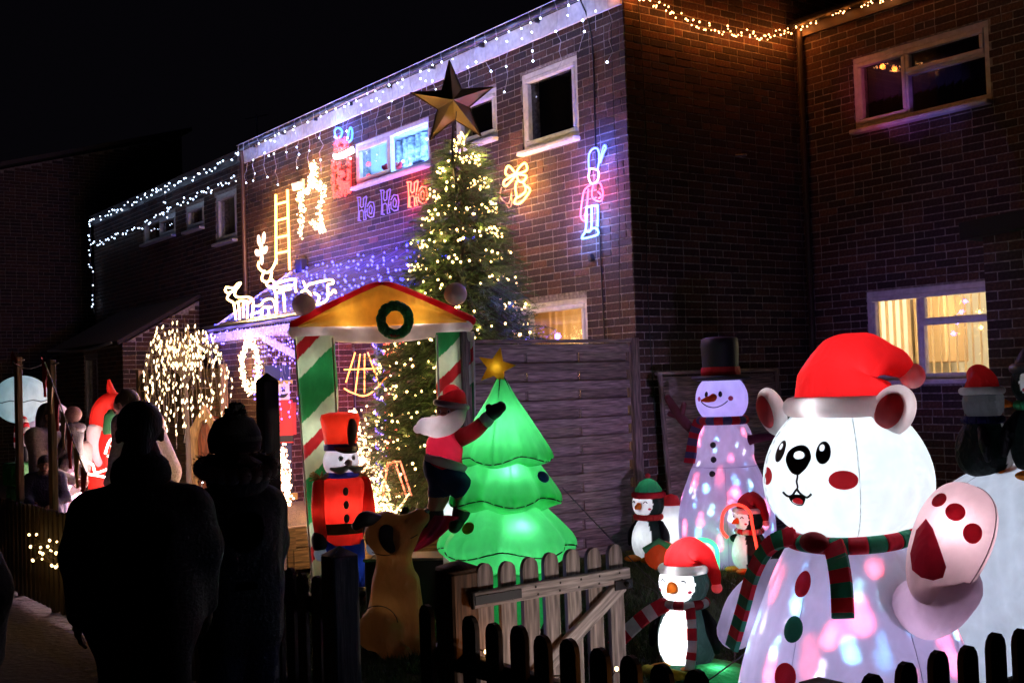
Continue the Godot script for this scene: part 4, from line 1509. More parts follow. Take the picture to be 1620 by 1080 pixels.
	for ls in [lines1, lines2, lines3, lines4]:
		t = thing(["rope_light_reindeer", "rope_light_reindeer", "rope_light_sleigh", "rope_light_sleigh"][k], names_[k], cats[k])
		rope(t, "figure_light", ls, Color(1.0, 0.62, 0.24), 6.5, 0.016 if k < 2 else 0.014, 0.02, 0.3, Vector3(0, 0.03, 0.06), -6.12)
		k += 1
	g = Geo.new()
	g.box(Vector3(-12.9, 2.575, -6.15), Vector3(3.5, 0.025, 0.12))
	var o := obj("display_board", g, wood(Color(0.15, 0.1, 0.06), 0))
	tag(o, "narrow dark board carrying the rope light reindeer along the porch gutter", "board")
	# wreath of warm lights on the brick wall
	t = thing("light_wreath", "blazing oval wreath of warm fairy lights on the porch's brick wall", "wreath")
	var ring := []
	for j in 33:
		var a := TAU * j / 32.0
		ring.append(Vector3(-13.82 + 0.25 * sin(a), 2.0 + 0.30 * cos(a), -6.12))
	fuzz(t, [ring, ring, ring], Color(1.0, 0.5, 0.16), 420, 0.04, 0.0105, 0.022, 0.08, -6.12, 0.2)
	# bell and red lights inside the porch
	t = thing("rope_light_bell", "orange rope light bell hanging in the porch seen through the arch", "light figure")
	rope(t, "bell_light", [[-11.51, 1.66, -11.33, 1.61, -10.99, 1.58, -10.58, 1.76], [-11.47, 1.73, -11.24, 2.05], [-11.26, 1.62, -11.13, 2.03], [-11.06, 1.60, -11.03, 2.03], [-10.72, 1.66, -10.96, 2.04], [-11.50, 1.87, -10.71, 1.86]], Color(1.0, 0.36, 0.08), 4.0, 0.008, 0.012, 0.3, Vector3(0, 0, 0.05), -6.2)
	t = thing("fairy_lights", "pink-red fairy lights on the brick wall right of the house number", "string lights")
	var red := [[-12.75, 2.15, -12.4, 2.25, -12.15, 2.2, -12.3, 2.05, -12.7, 2.1], [-12.7, 2.1, -12.75, 1.6, -12.65, 1.1, -12.5, 0.6], [-12.4, 1.2, -12.3, 0.7]]
	fuzz(t, red, Color(1.0, 0.10, 0.07), 120, 0.02, 0.011, 0.03, 0.1, FRONT + 0.05, 0.22)
	# heap of warm lights by the door and candy decorations by the tree
	t = thing("light_heap", "bright heap of warm fairy lights between the toy soldier and the fir tree", "string lights")
	var heap := []
	for j in 110:
		var y := rng.randf() * rng.randf()
		heap.append(Vector3(-10.38 + rng.randfn() * 0.21 * (1.15 - y), 0.50 + y * 1.15, -5.75 + rng.randfn() * 0.12))
	fuzz(t, [heap], Color(1.0, 0.55, 0.2), 800, 0.045, 0.0115, 0.01, 0.1, -5.7, 3.2)
	for j in 6:
		lamp(Vector3(-10.3 + rng.randf_range(-0.2, 0.2), 0.65 + j * 0.16, -5.5), Color(1.0, 0.5, 0.18), 0.42, t, 0.04)
	t = thing("light_cluster", "upright cluster of warm fairy lights left of the arch's striped leg", "string lights")
	fuzz(t, [[-11.85, 0.30, -11.80, 0.55, -11.86, 0.8, -11.80, 1.05], [-11.75, 0.32, -11.72, 0.6, -11.76, 0.9]], Color(1.0, 0.50, 0.22), 260, 0.035, 0.0115, 0.05, 0.08, -5.6, 0.22)
	t = thing("candy_light", "red and white rope light candy decoration leaning by the fir tree's foot", "light figure")
	rope(t, "stripe_light", [[-9.32, 0.96, -9.45, 0.58], [-9.2, 0.98, -9.0, 0.66], [-9.42, 0.88, -9.2, 0.98], [-9.1, 0.98, -8.92, 0.68], [-9.32, 0.96, -9.1, 0.98]], Color(1.0, 0.22, 0.12), 2.5, 0.009, 0.008, 0.3, Vector3(0, 0, 0.05), -5.45)
	rope(t, "base_light", [[-9.55, 0.73, -9.29, 0.50, -8.95, 0.70], [-9.7, 0.45, -9.34, 0.58, -9.0, 0.50], [-9.65, 0.40, -9.04, 0.42], [-9.5, 0.6, -9.4, 0.8, -9.3, 0.62]], Color(1.0, 0.62, 0.3), 4.0, 0.010, 0.02, 0.3, Vector3(0, 0, 0.06), -5.45)
	fuzz(t, [[-9.7, 0.42, -9.4, 0.5, -9.0, 0.44, -9.4, 0.62, -9.6, 0.52]], Color(1.0, 0.58, 0.22), 130, 0.05, 0.012, 0.03, 0.08, -5.4, 0.3)
	nutcracker("painted nutcracker board standing in front of the porch's open side", Vector3(-12.9, 0.35, -6.05), 1.62, 0.9)
	nutcracker("painted nutcracker board beyond the porch's drainpipe, by the wooden panel", Vector3(-14.95, 0.6, -5.98), 1.32, 0.9)


func fir_tree() -> void:
	var t := thing("fir_tree", "tall fir tree wound with warm white lights, in front of the house", "tree", Vector3(-9.28, 0.40, -6.2))
	var top := Vector3(0.25, 3.62, 0)
	var g := Geo.new()
	g.tube([Vector3(0, 0, 0), Vector3(0.08, 1.2, 0), Vector3(0.2, 2.8, 0), top], 0.05, 8, false, [0.055, 0.045, 0.025, 0.008])
	var prof := [[0.0, 0.04], [0.05, 0.17], [0.145, 0.30], [0.32, 0.49], [0.44, 0.60], [0.56, 0.74], [0.75, 0.82], [0.95, 0.80], [1.0, 0.72]]
	var radius := func(y: float) -> float:
		var s := clampf(1.0 - y / 3.6, 0.0, 1.0)
		for k in prof.size() - 1:
			if s <= prof[k + 1][0]:
				return lerpf(prof[k][1], prof[k + 1][1], (s - prof[k][0]) / (prof[k + 1][0] - prof[k][0]))
		return 0.7
	var sprig := Geo.new()
	for k in 46:
		var s := k / 46.0
		var a := k * 2.4
		var base := Vector3(0, 0.012 * sin(s * 3.0), s * 0.2)
		var dir := Vector3(cos(a), sin(a) * 0.8, 0.9).normalized() * rng.randf_range(0.035, 0.055) * (1.1 - s * 0.4)
		var w := dir.cross(Vector3(0.3, 0.5, 0.8)).normalized() * 0.0022
		sprig.col = rc(Color(0.026, 0.066, 0.014), 0.4)
		sprig.tri(sprig.vert(base - w), sprig.vert(base + w), sprig.vert(base + dir))
		if k % 5 == 0:
			var q := [sprig.vert(base + Vector3(0.004, 0, 0)), sprig.vert(base - Vector3(0.004, 0, 0)), sprig.vert(base + Vector3(0, 0.002, 0.045))]
			sprig.tri(q[0], q[1], q[2])
	var xs := []
	var cs := []
	var y := 0.12
	while y < 3.55:
		var r: float = radius.call(y)
		var n := int(11 + r * 26)
		for k in n:
			var a := TAU * (k + rng.randf() * 0.7) / n + y * 7.0
			var l := r * rng.randf_range(0.78, 1.14)
			var axis := Vector3(top.x * y / 3.6, y, 0)
			var out := Vector3(cos(a), 0, sin(a))
			var rise := rng.randf_range(0.0, 0.22) * l
			var tip: Vector3 = axis + out * l + Vector3(0, -0.30 * l + rise, 0)
			var knee: Vector3 = axis + out * l * 0.5 + Vector3(0, rise, 0)
			g.tube([axis, knee, tip], 0.006, 4, false, [0.009, 0.006, 0.003])
			var m := int(2 + l * 11)
			for j in m:
				var s := 0.25 + 0.8 * (j + rng.randf()) / m
				var p := axis.lerp(knee, minf(s * 2.0, 1.0)) if s < 0.5 else knee.lerp(tip, s * 2.0 - 1.0)
				var d := (out + Vector3(rng.randf_range(-0.7, 0.7), rng.randf_range(-0.55, 0.3), rng.randf_range(-0.7, 0.7))).normalized()
				xs.append(Transform3D(Basis.looking_at(-d, Vector3(0.1, 1, 0.05)) * Basis.from_scale(Vector3.ONE * rng.randf_range(0.7, 1.15)), p))
				cs.append(rc(Color(1, 1, 1), 0.35))
		y += 0.085
	obj("trunk", g, grained(Color(0.06, 0.045, 0.03), 0.9, Vector3.ONE * 5.0, 0.3, "bark"), t)
	var nm := mat(Color.WHITE, 0.6, 0.0, true).duplicate()
	nm.backlight_enabled = true
	nm.backlight = Color(0.3, 0.3, 0.3)
	many("crown", sprig.mesh(), nm, xs, cs, t)
	var l := thing("fairy_lights", "warm white fairy lights wound round the tall fir tree", "string lights", Vector3(-9.28, 0.40, -6.2))
	var spots := []
	var wire := []
	var side := Vector3(0.6, 0, -0.8)
	var front := Vector3(0.83, 0, 0.56)
	for k in 1000:
		var s := k / 1000.0
		var yy := 3.6 * (1.0 - s * 0.98)
		var a := s * 95.0 + rng.randf_range(-0.25, 0.25)
		var r: float = radius.call(yy) * rng.randf_range(0.80, 1.06)
		var p := Vector3(top.x * yy / 3.6, yy + rng.randf_range(-0.06, 0.06), 0) + Vector3(cos(a), 0, sin(a)) * r
		wire.append(p)
		var right := p.dot(side)
		if right > 0.12 and yy > 1.35 and yy < 2.5 and rng.randf() < 0.5:
			continue
		if rng.randf() < 0.86:
			spots.append(p)
	g = Geo.new()
	g.tube(wire, 0.002, 3)
	obj("light_wire", g, mat(Color(0.02, 0.04, 0.02), 0.6), l)
	bulbs(spots, 0.0108, Color(1.0, 0.66, 0.24), 9.0, l)
	for k in range(0, spots.size(), 10):
		var p: Vector3 = spots[k]
		if p.dot(front) > -0.35:
			lamp(p + (p * Vector3(1, 0, 1)).normalized() * 0.05 + Vector3(0, 0.03, 0), Color(1.0, 0.60, 0.18), 0.075, l, 0.02)
	for k in 4:
		lamp(Vector3(0.75, 1.7 + k * 0.14, -0.35 + 0.1 * k), BLUE, 0.06, l, 0.02)
	# the gold star
	var st := thing("tree_star", "large faceted gold star on top of the fir tree", "star", Vector3(-8.84, 4.27, -5.98), deg_to_rad(57))
	g = Geo.new()
	for k in 10:
		var ra := 0.405 if k % 2 == 0 else 0.155
		var rb := 0.155 if k % 2 == 0 else 0.405
		var a0 := TAU * k / 10.0 + PI / 2 + 0.05
		var a1 := TAU * (k + 1) / 10.0 + PI / 2 + 0.05
		var p0 := Vector3(cos(a0) * ra, sin(a0) * ra, 0)
		var p1 := Vector3(cos(a1) * rb, sin(a1) * rb, 0)
		g.poly_out([Vector3(0, 0, 0.13), p0, p1], Vector3.ZERO)
		g.poly_out([Vector3(0, 0, -0.13), p0, p1], Vector3.ZERO)
	var gold := mat(Color(0.40, 0.27, 0.08), 0.42, 0.85).duplicate()
	gold.normal_enabled = true
	gold.uv1_triplanar = true
	gold.uv1_scale = Vector3.ONE * 3.0
	var nt := NoiseTexture2D.new()
	var fn := FastNoiseLite.new()
	fn.frequency = 0.25
	nt.noise = fn
	nt.width = 512
	nt.height = 512
	nt.seamless = true
	nt.as_normal_map = true
	nt.bump_strength = 10.0
	gold.normal_texture = nt
	obj("facets", g, gold, st)
	g = Geo.new()
	for k in 10:
		var ra := 0.405 if k % 2 == 0 else 0.155
		var rb := 0.155 if k % 2 == 0 else 0.405
		var a0 := TAU * k / 10.0 + PI / 2 + 0.05
		var a1 := TAU * (k + 1) / 10.0 + PI / 2 + 0.05
		g.tube([Vector3(cos(a0) * ra, sin(a0) * ra, 0), Vector3(cos(a1) * rb, sin(a1) * rb, 0)], 0.006, 5)
	obj("edge_trim", g, mat(Color(0.12, 0.07, 0.02), 0.5, 0.6), st)
	g = Geo.new()
	g.tube([Vector3(0.0, -0.14, -0.03), Vector3(-0.02, -0.42, -0.03), Vector3(0.0, -0.75, -0.05)], 0.014, 6)
	g.tube([Vector3(0.03, -0.1, 0.1), Vector3(0.0, -0.3, 0.02), Vector3(0.05, -0.5, 0.0)], 0.004, 5)
	obj("fixing_pole", g, mat(Color(0.03, 0.03, 0.028), 0.6), st)
	# raised timber bed the tree stands on
	var bed := thing("raised_bed", "raised bed edged with timber sleepers at the fir tree's foot", "planter", Vector3(-9.6, 0, -5.9))
	boards(bed, "sleeper", [[Vector3(0.0, 0.34, 0.0), Vector3(0.1, 0.19, 2.6)], [Vector3(0.004, 0.145, 0.02), Vector3(0.1, 0.19, 2.6)], [Vector3(-1.25, 0.24, 1.33), Vector3(2.6, 0.38, 0.1)]], [wood(Color(0.30, 0.18, 0.09), 2)], 0.01)
	g = Geo.new()
	g.box(Vector3(-1.3, 0.2, 0.0), Vector3(2.5, 0.39, 2.6))
	obj("bed_soil", g, grained(Color(0.10, 0.06, 0.035), 0.95, Vector3.ONE * 3.0, 2.5, "soil"), bed)


func skin(c: Vector3, r: Vector3, taper := 0.0, seams := 0, deep := 0.03, pow_ := 1.0) -> Callable:
	# closed soft shape: angle th round the upright axis from +z towards +x, ph upward
	return func(th: float, ph: float, middle := false) -> Vector3:
		if middle:
			return c
		var cp := pow(absf(cos(ph)), pow_)
		var k := 1.0 - taper * sin(ph)
		if seams > 0:
			var near := pow(absf(cos(th * seams * 0.5)), 8.0)
			k *= 1.0 - deep * near + 0.010 * near * sin(ph * 46.0 + sin(th * 3.0) * 2.0)
		return c + Vector3(sin(th) * cp * r.x * k, sin(ph) * r.y, cos(th) * cp * r.z * k)


func skin_geo(s: Callable, nu := 64, nv := 36, paint = null) -> Geo:
	var g := Geo.new()
	g.sheet(func(u, v): return s.call(u * TAU, (v - 0.5) * PI * 0.998, false), nu, nv, true, paint)
	return g


func seam_lines(s: Callable, count: int, shift: float, parent: Node3D, c: Color, r := 0.0022) -> void:
	for k in count:
		var line := []
		for j in 33:
			var ph := (j / 32.0 - 0.5) * PI * 0.97
			line.append(s.call(TAU * k / count + shift, ph, false))
		var g := Geo.new()
		g.tube(line, r, 5)
		obj("seam", g, fab(c, 0.6), parent)


func prof_fn(prof: Array, squash := 1.0) -> Callable:
	# same for a body turned from a profile of (radius, height); ph runs from 0 at the bottom to 1 at the top
	var cv := Curve.new()
	cv.min_value = 0.0
	cv.max_value = 2.0
	cv.max_domain = prof[-1].y
	for p in prof:
		cv.add_point(Vector2(p.y, p.x))
	for k in prof.size():
		var a: Vector2 = prof[maxi(k - 1, 0)]
		var b: Vector2 = prof[mini(k + 1, prof.size() - 1)]
		var m := (b.x - a.x) / maxf(b.y - a.y, 0.001)
		cv.set_point_left_tangent(k, m)
		cv.set_point_right_tangent(k, m)
	return func(th: float, y: float, middle := false) -> Vector3:
		if middle:
			return Vector3(0, y, 0)
		var r := cv.sample(y)
		return Vector3(sin(th) * r, y, cos(th) * r * squash)


func body_geo(s: Callable, y0: float, y1: float, nu := 72, nv := 48, ripple := 0.0) -> Geo:
	var g := Geo.new()
	g.sheet(func(u, v):
		var p: Vector3 = s.call(u * TAU, lerpf(y0, y1, v), false)
		if ripple > 0.0:
			var k := ripple * (sin(u * TAU * 11.0 + sin(v * 9.0)) * (exp(-v * 7.0) + exp(-(1.0 - v) * 7.0)) + 0.5 * sin(u * TAU * 27.0 + 2.0 * sin(v * 5.0)) * exp(-(1.0 - v) * 9.0))
			p += Vector3(p.x, 0, p.z).normalized() * k
		return p, nu, nv)
	return g


func cap_bottom(g: Geo, s: Callable, y: float, n := 40) -> void:
	var mid := g.vert(Vector3(0, y, 0))
	var at := g.v.size()
	for k in n:
		g.vert(s.call(TAU * k / n, y, false))
	for k in n:
		g.tri(mid, at + k, at + (k + 1) % n)


func striped_ribbon(parent: Node3D, called: String, path: Array, width: float, facing: Vector3, cols: Array, per: float) -> void:
	# a flat scarf: pieces of alternating colour along the path
	var p := smooth(path, 8)
	var l := 0.0
	var g := Geo.new()
	var now := 0
	for k in p.size() - 1:
		var a: Vector3 = p[k]
		var b: Vector3 = p[k + 1]
		var d := (b - a).normalized()
		var s := d.cross(facing).normalized() * width / 2.0
		var f := s.cross(d).normalized() * 0.012
		if int(l / per) != now:
			obj(called, g, fab(cols[now % cols.size()], 0.8), parent)
			g = Geo.new()
			now = int(l / per)
		g.poly_out([a - s + f, a + s + f, b + s + f, b - s + f], (a + b) / 2.0 - f)
		g.poly_out([a - s - f, a + s - f, b + s - f, b - s - f], (a + b) / 2.0 + f)
		g.poly_out([a - s - f, a - s + f, b - s + f, b - s - f], (a + b) / 2.0)
		g.poly_out([a + s - f, a + s + f, b + s + f, b + s - f], (a + b) / 2.0)
		l += a.distance_to(b)
	obj(called, g, fab(cols[now % cols.size()], 0.8), parent)


func scarf_ring(parent: Node3D, y: float, r: float, minor: float, cols: Array, count: int, squash := 1.0, tilt := 0.0) -> void:
	for k in count:
		var g := Geo.new()
		var line := []
		for j in 7:
			var a := TAU * (k + j / 6.0) / count
			line.append(Vector3(sin(a) * r, y + tilt * cos(a), cos(a) * r * squash))
		g.tube(line, minor, 10)
		obj("scarf_band", g, fab(cols[k % cols.size()], 0.7), parent)


func santa_hat(parent: Node3D, base: Vector3, r: float, spine: Array, radii: Array, brim: float, pom: float, squash := 1.0, c := Color(0.75, 0.02, 0.025), bright := 0.0) -> void:
	var h := node("hat", parent, base)
	var g := Geo.new()
	g.limb(spine, radii, 28, 8, false)
	obj("crown", g, fab(c), h)
	g = Geo.new()
	var ring := []
	for k in 36:
		var a := TAU * k / 36.0
		ring.append(Vector3(sin(a) * r, 0.0, cos(a) * r * squash))
	g.tube(ring, brim, 12, true)
	obj("brim", g, fab(Color(0.85, 0.85, 0.87)), h)
	g = Geo.new()
	g.ball(spine[-1], Vector3.ONE * pom)
	obj("pompom", g, fab(Color(0.75, 0.75, 0.77)), h)
	for k in (5 if bright > 0.0 else 0):
		var a := TAU * k / 5.0
		lamp(Vector3(sin(a) * r, 0.0, cos(a) * r * squash), Color(0.95, 0.97, 1.0), bright, h, 0.01)
	if bright > 0.0:
		lamp(spine[-1], Color(0.95, 0.97, 1.0), 0.0025 * pom / 0.05, h, 0.01)


func disco(parent: Node3D, at: Vector3, n: int, energy: float, seed_: int, low: float, high: float) -> void:
	# the turning-globe lamp inside: narrow beams of red, blue and white
	var r := RandomNumberGenerator.new()
	r.seed = seed_
	var cols := [Color(1.0, 0.08, 0.14), Color(0.16, 0.62, 1.0), Color(1.0, 0.10, 0.25), Color(0.10, 0.45, 1.0), Color(0.35, 0.85, 1.0), Color(0.85, 0.8, 1.0)]
	for k in n:
		var a := k * 2.39996 + r.randf_range(-0.25, 0.25)
		var y := lerpf(low, high, (k + 0.5) / n)
		var d := Vector3(sin(a), y, cos(a)).normalized()
		var pink := k % 6 == 0 or k % 6 == 2
		var e := energy * r.randf_range(0.5, 1.2) * (1.3 if pink else 0.8)
		var w := r.randf_range(5.5, 9.0) if pink else r.randf_range(3.0, 6.0)
		spot(at, d, cols[k % 6], e, w, parent)
		spot(at, d + Vector3(r.randf_range(-0.05, 0.05), r.randf_range(0.08, 0.2), 0.0), cols[k % 6], e * 0.6, w * r.randf_range(0.6, 1.1), parent)


func polar_bear() -> void:
	var b := thing("inflatable_polar_bear", "big glowing inflatable polar bear waving a paw, in red hat and striped scarf", "inflatable", Vector3(-3.17, 0.0, -4.13), 0.03)
	var white := Color(0.84, 0.85, 0.87)
	var head := skin(Vector3(0, 1.235, 0), Vector3(0.365, 0.305, 0.33), 0.15, 8, 0.03, 0.80)
	obj("head", skin_geo(head, 160, 110), fab(white), b)
	seam_lines(head, 4, 0.72, b, Color(0.55, 0.56, 0.6), 0.0016)
	var body := prof_fn([Vector2(0.44, 0.0), Vector2(0.53, 0.07), Vector2(0.535, 0.2), Vector2(0.485, 0.42), Vector2(0.41, 0.62), Vector2(0.33, 0.80), Vector2(0.25, 0.93), Vector2(0.20, 1.0)], 0.9)
	var g := body_geo(body, 0.0, 1.0, 140, 70, 0.015)
	cap_bottom(g, body, 0.0)
	obj("body", g, fab(white), b)
	for th in [0.0, 1.15, -1.15, 2.4, -2.4]:
		g = Geo.new()
		var line := []
		for k in 25:
			line.append(body.call(th, 0.03 + k * 0.037, false))
		g.tube(line, 0.0016, 5)
		obj("seam", g, fab(Color(0.6, 0.58, 0.66), 0.6), b)
	var black := mat(Color(0.008, 0.008, 0.01), 0.5)
	var red := fab(Color(0.62, 0.02, 0.03), 0.9)
	# face
	for sg in [-1.0, 1.0]:
		g = Geo.new()
		g.patch_round(head, Vector2(sg * 0.335 - 0.03, 0.30), oval(0.095, 0.155, 36), Vector2(-0.02, 0.062), Vector2(0.034, 0.048), 0.004)
		obj("eye", g, black, b)
		g = Geo.new()
		g.patch(head, Vector2(sg * 0.57 - 0.03, -0.06), oval(0.165, 0.125), 0.004)
		obj("cheek", g, red, b)
	g = Geo.new()
	var nose := []
	for k in 40:
		var a := -TAU * k / 40.0
		nose.append(Vector2(cos(a) * 0.20 * (1.0 + 0.25 * sin(a)) / 1.1, sin(a) * 0.185 * (1.0 - 0.10 * cos(2.0 * a))))
	g.patch_round(head, Vector2(-0.03, 0.19), nose, Vector2(0.0, 0.065), Vector2(0.078, 0.055), 0.005)
	obj("nose", g, black, b)
	g = Geo.new()
	var line := []
	for k in 9:
		line.append(head.call(-0.03, 0.02 - k * 0.028, false) * 1.0 + Vector3(0, 0, 0.002))
	g.tube(line, 0.0042, 6)
	for sg in [-1.0, 1.0]:
		line = []
		for k in 12:
			var t := k / 11.0
			line.append(head.call(sg * 0.20 * t - 0.03, -0.20 - 0.11 * sin(t * 2.6), false) + Vector3(0, 0, 0.003))
		g.tube(line, 0.005, 6)
	var mo := []
	for k in 24:
		var a := -TAU * k / 24.0
		mo.append(Vector2(cos(a) * 0.115 * (1.0 if sin(a) < 0 else 0.9), sin(a) * (0.14 if sin(a) < 0 else 0.03)))
	g.patch_round(head, Vector2(-0.03, -0.30), mo, Vector2(0.0, -0.070), Vector2(0.074, 0.048), 0.005)
	var mouth := obj("mouth", g, black, b)
	g = Geo.new()
	g.patch(head, Vector2(-0.03, -0.370), oval(0.074, 0.048, 20), 0.003)
	obj("tongue", g, red, mouth)
	# ears
	for sg in [-1.0, 1.0]:
		g = Geo.new()
		g.ball(Vector3(-0.335 if sg < 0 else 0.275, 1.485, 0.07 if sg < 0 else 0.05), Vector3(0.088, 0.115, 0.05), Basis.from_euler(Vector3(0.1, sg * 0.35, -sg * 0.55)), 28, 18)
		var ear := obj("ear", g, fab(Color(0.80, 0.77, 0.80), 0.7), b)
		g = Geo.new()
		g.ball(Vector3(-0.342 if sg < 0 else 0.280, 1.485, 0.102 if sg < 0 else 0.082), Vector3(0.056, 0.08, 0.032), Basis.from_euler(Vector3(0.1, sg * 0.35, -sg * 0.55)), 24, 14)
		obj("inner_ear", g, fab(Color(0.62, 0.10, 0.12), 0.7), ear)
		lamp(Vector3(-0.35 if sg < 0 else 0.30, 1.51, 0.06 if sg < 0 else 0.03), Color(1.0, 0.94, 0.96), 0.009, b, 0.01)
	# hat: tip falls to the bear's left
	santa_hat(b, Vector3(0.0, 1.505, -0.01), 0.225, [Vector3(0, 0.02, 0), Vector3(0.0, 0.10, 0), Vector3(0.015, 0.17, -0.02), Vector3(0.07, 0.205, -0.06), Vector3(0.15, 0.185, -0.14), Vector3(0.205, 0.12, -0.20)], [0.222, 0.20, 0.155, 0.11, 0.065, 0.03], 0.045, 0.055, 0.95, Color(0.75, 0.02, 0.025), 0.008)
	# scarf
	var cols := [Color(0.72, 0.03, 0.06), Color(0.04, 0.30, 0.16)]
	scarf_ring(b, 0.955, 0.262, 0.036, cols, 22, 0.92, -0.02)
	striped_ribbon(b, "scarf_stripe", [Vector3(-0.10, 0.965, 0.24), Vector3(-0.21, 0.92, 0.27), Vector3(-0.29, 0.80, 0.29), Vector3(-0.35, 0.62, 0.31), Vector3(-0.40, 0.46, 0.33)], 0.075, Vector3(-0.3, 0.2, 1), cols, 0.052)
	striped_ribbon(b, "scarf_stripe", [Vector3(0.10, 0.95, 0.25), Vector3(0.15, 0.88, 0.29), Vector3(0.19, 0.78, 0.33), Vector3(0.215, 0.68, 0.365)], 0.085, Vector3(0.3, 0.2, 1), cols, 0.058)
	g = Geo.new()
	g.ball(Vector3(0.02, 0.95, 0.27), Vector3(0.07, 0.045, 0.04))
	obj("scarf_knot", g, fab(Color(0.35, 0.012, 0.025), 0.5), b)
	# buttons
	for q in [[0.775, Color(0.62, 0.02, 0.03)], [0.60, Color(0.02, 0.15, 0.07)], [0.42, Color(0.62, 0.02, 0.03)]]:
		g = Geo.new()
		g.patch(body, Vector2(-0.05, q[0]), oval(0.115, 0.052), 0.006)
		obj("button", g, fab(q[1], 0.8), b)
	# raised left paw, small right arm, feet
	g = Geo.new()
	var pb := Basis.from_euler(Vector3(-0.25, 0.28, -0.35))
	var paw := skin(Vector3.ZERO, Vector3(0.15, 0.25, 0.10), -0.12, 6, 0.03, 0.75)
	g = skin_geo(paw, 96, 70)
	var arm := obj("raised_arm", g, fab(Color(0.84, 0.70, 0.73), 0.9), b)  # raised and upper arm: pink light put into the white fabric's colour
	arm.transform = Transform3D(pb, Vector3(0.53, 0.965, 0.10))
	g = Geo.new()
	g.limb([Vector3(0.28, 0.68, 0.05), Vector3(0.42, 0.70, 0.07), Vector3(0.52, 0.80, 0.09)], [0.13, 0.115, 0.12], 20, 6)
	obj("upper_arm", g, fab(Color(0.80, 0.74, 0.78), 0.75), b)
	g = Geo.new()
	for q in [[-0.58, 0.62, 0.24, 0.15], [0.02, 0.52, 0.26, 0.16], [0.62, 0.30, 0.26, 0.16]]:
		g.patch(paw, Vector2(q[0], q[1]), oval(q[2], q[3], 20), 0.004)
	obj("toe_pads", g, fab(Color(0.50, 0.015, 0.03), 0.6), arm)
	g = Geo.new()
	g.patch(paw, Vector2(-0.25, -0.20), [Vector2(0.62, -0.30), Vector2(0.40, -0.42), Vector2(0.0, -0.46), Vector2(-0.40, -0.40), Vector2(-0.62, -0.15), Vector2(-0.62, 0.22), Vector2(-0.40, 0.44), Vector2(-0.08, 0.34), Vector2(0.30, 0.08), Vector2(0.58, -0.12)], 0.004)
	obj("palm_pad", g, fab(Color(0.45, 0.02, 0.05), 0.6), arm)
	seam_lines(paw, 2, 1.35, arm, Color(0.4, 0.3, 0.33), 0.003)
	g = Geo.new()
	g.limb([Vector3(-0.36, 0.72, 0.05), Vector3(-0.50, 0.60, 0.08), Vector3(-0.56, 0.48, 0.12)], [0.10, 0.10, 0.085], 20, 6)
	obj("lower_arm", g, fab(Color(0.80, 0.79, 0.84), 0.75), b)
	for sg in [-1.0, 1.0]:
		g = Geo.new()
		g.ball(Vector3(sg * 0.34, 0.10, 0.38), Vector3(0.20, 0.12, 0.24), Basis.IDENTITY, 28, 16)
		obj("foot", g, fab(white), b)
		lamp(Vector3(sg * 0.34, 0.10, 0.36), Color(0.7, 0.66, 1.0), 0.015, b)
	lamp(Vector3(0, 1.22, 0.02), Color(0.82, 0.95, 1.0), 0.25, b, 0.04)
	lamp(Vector3(0.02, 1.60, -0.01), Color(1.0, 0.9, 0.9), 0.085, b, 0.03)
	lamp(Vector3(0.56, 1.04, 0.10), Color(1.0, 0.76, 0.84), 0.045, b, 0.02)
	lamp(Vector3(0.40, 0.68, 0.07), Color(0.95, 0.65, 1.0), 0.020, b, 0.02)
	lamp(Vector3(-0.50, 0.58, 0.09), Color(0.7, 0.6, 1.0), 0.012, b, 0.02)
	lamp(Vector3(0, 0.45, 0), Color(0.60, 0.48, 1.0), 0.17, b, 0.04)
	lamp(Vector3(-0.22, 0.45, 0.12), Color(0.75, 0.70, 1.0), 0.05, b, 0.03)
	disco(b, Vector3(0, 0.42, 0), 64, 2.1, 3, -0.75, 1.0)
	disco(b, Vector3(0, 0.72, 0), 26, 0.9, 4, -0.6, 0.5)


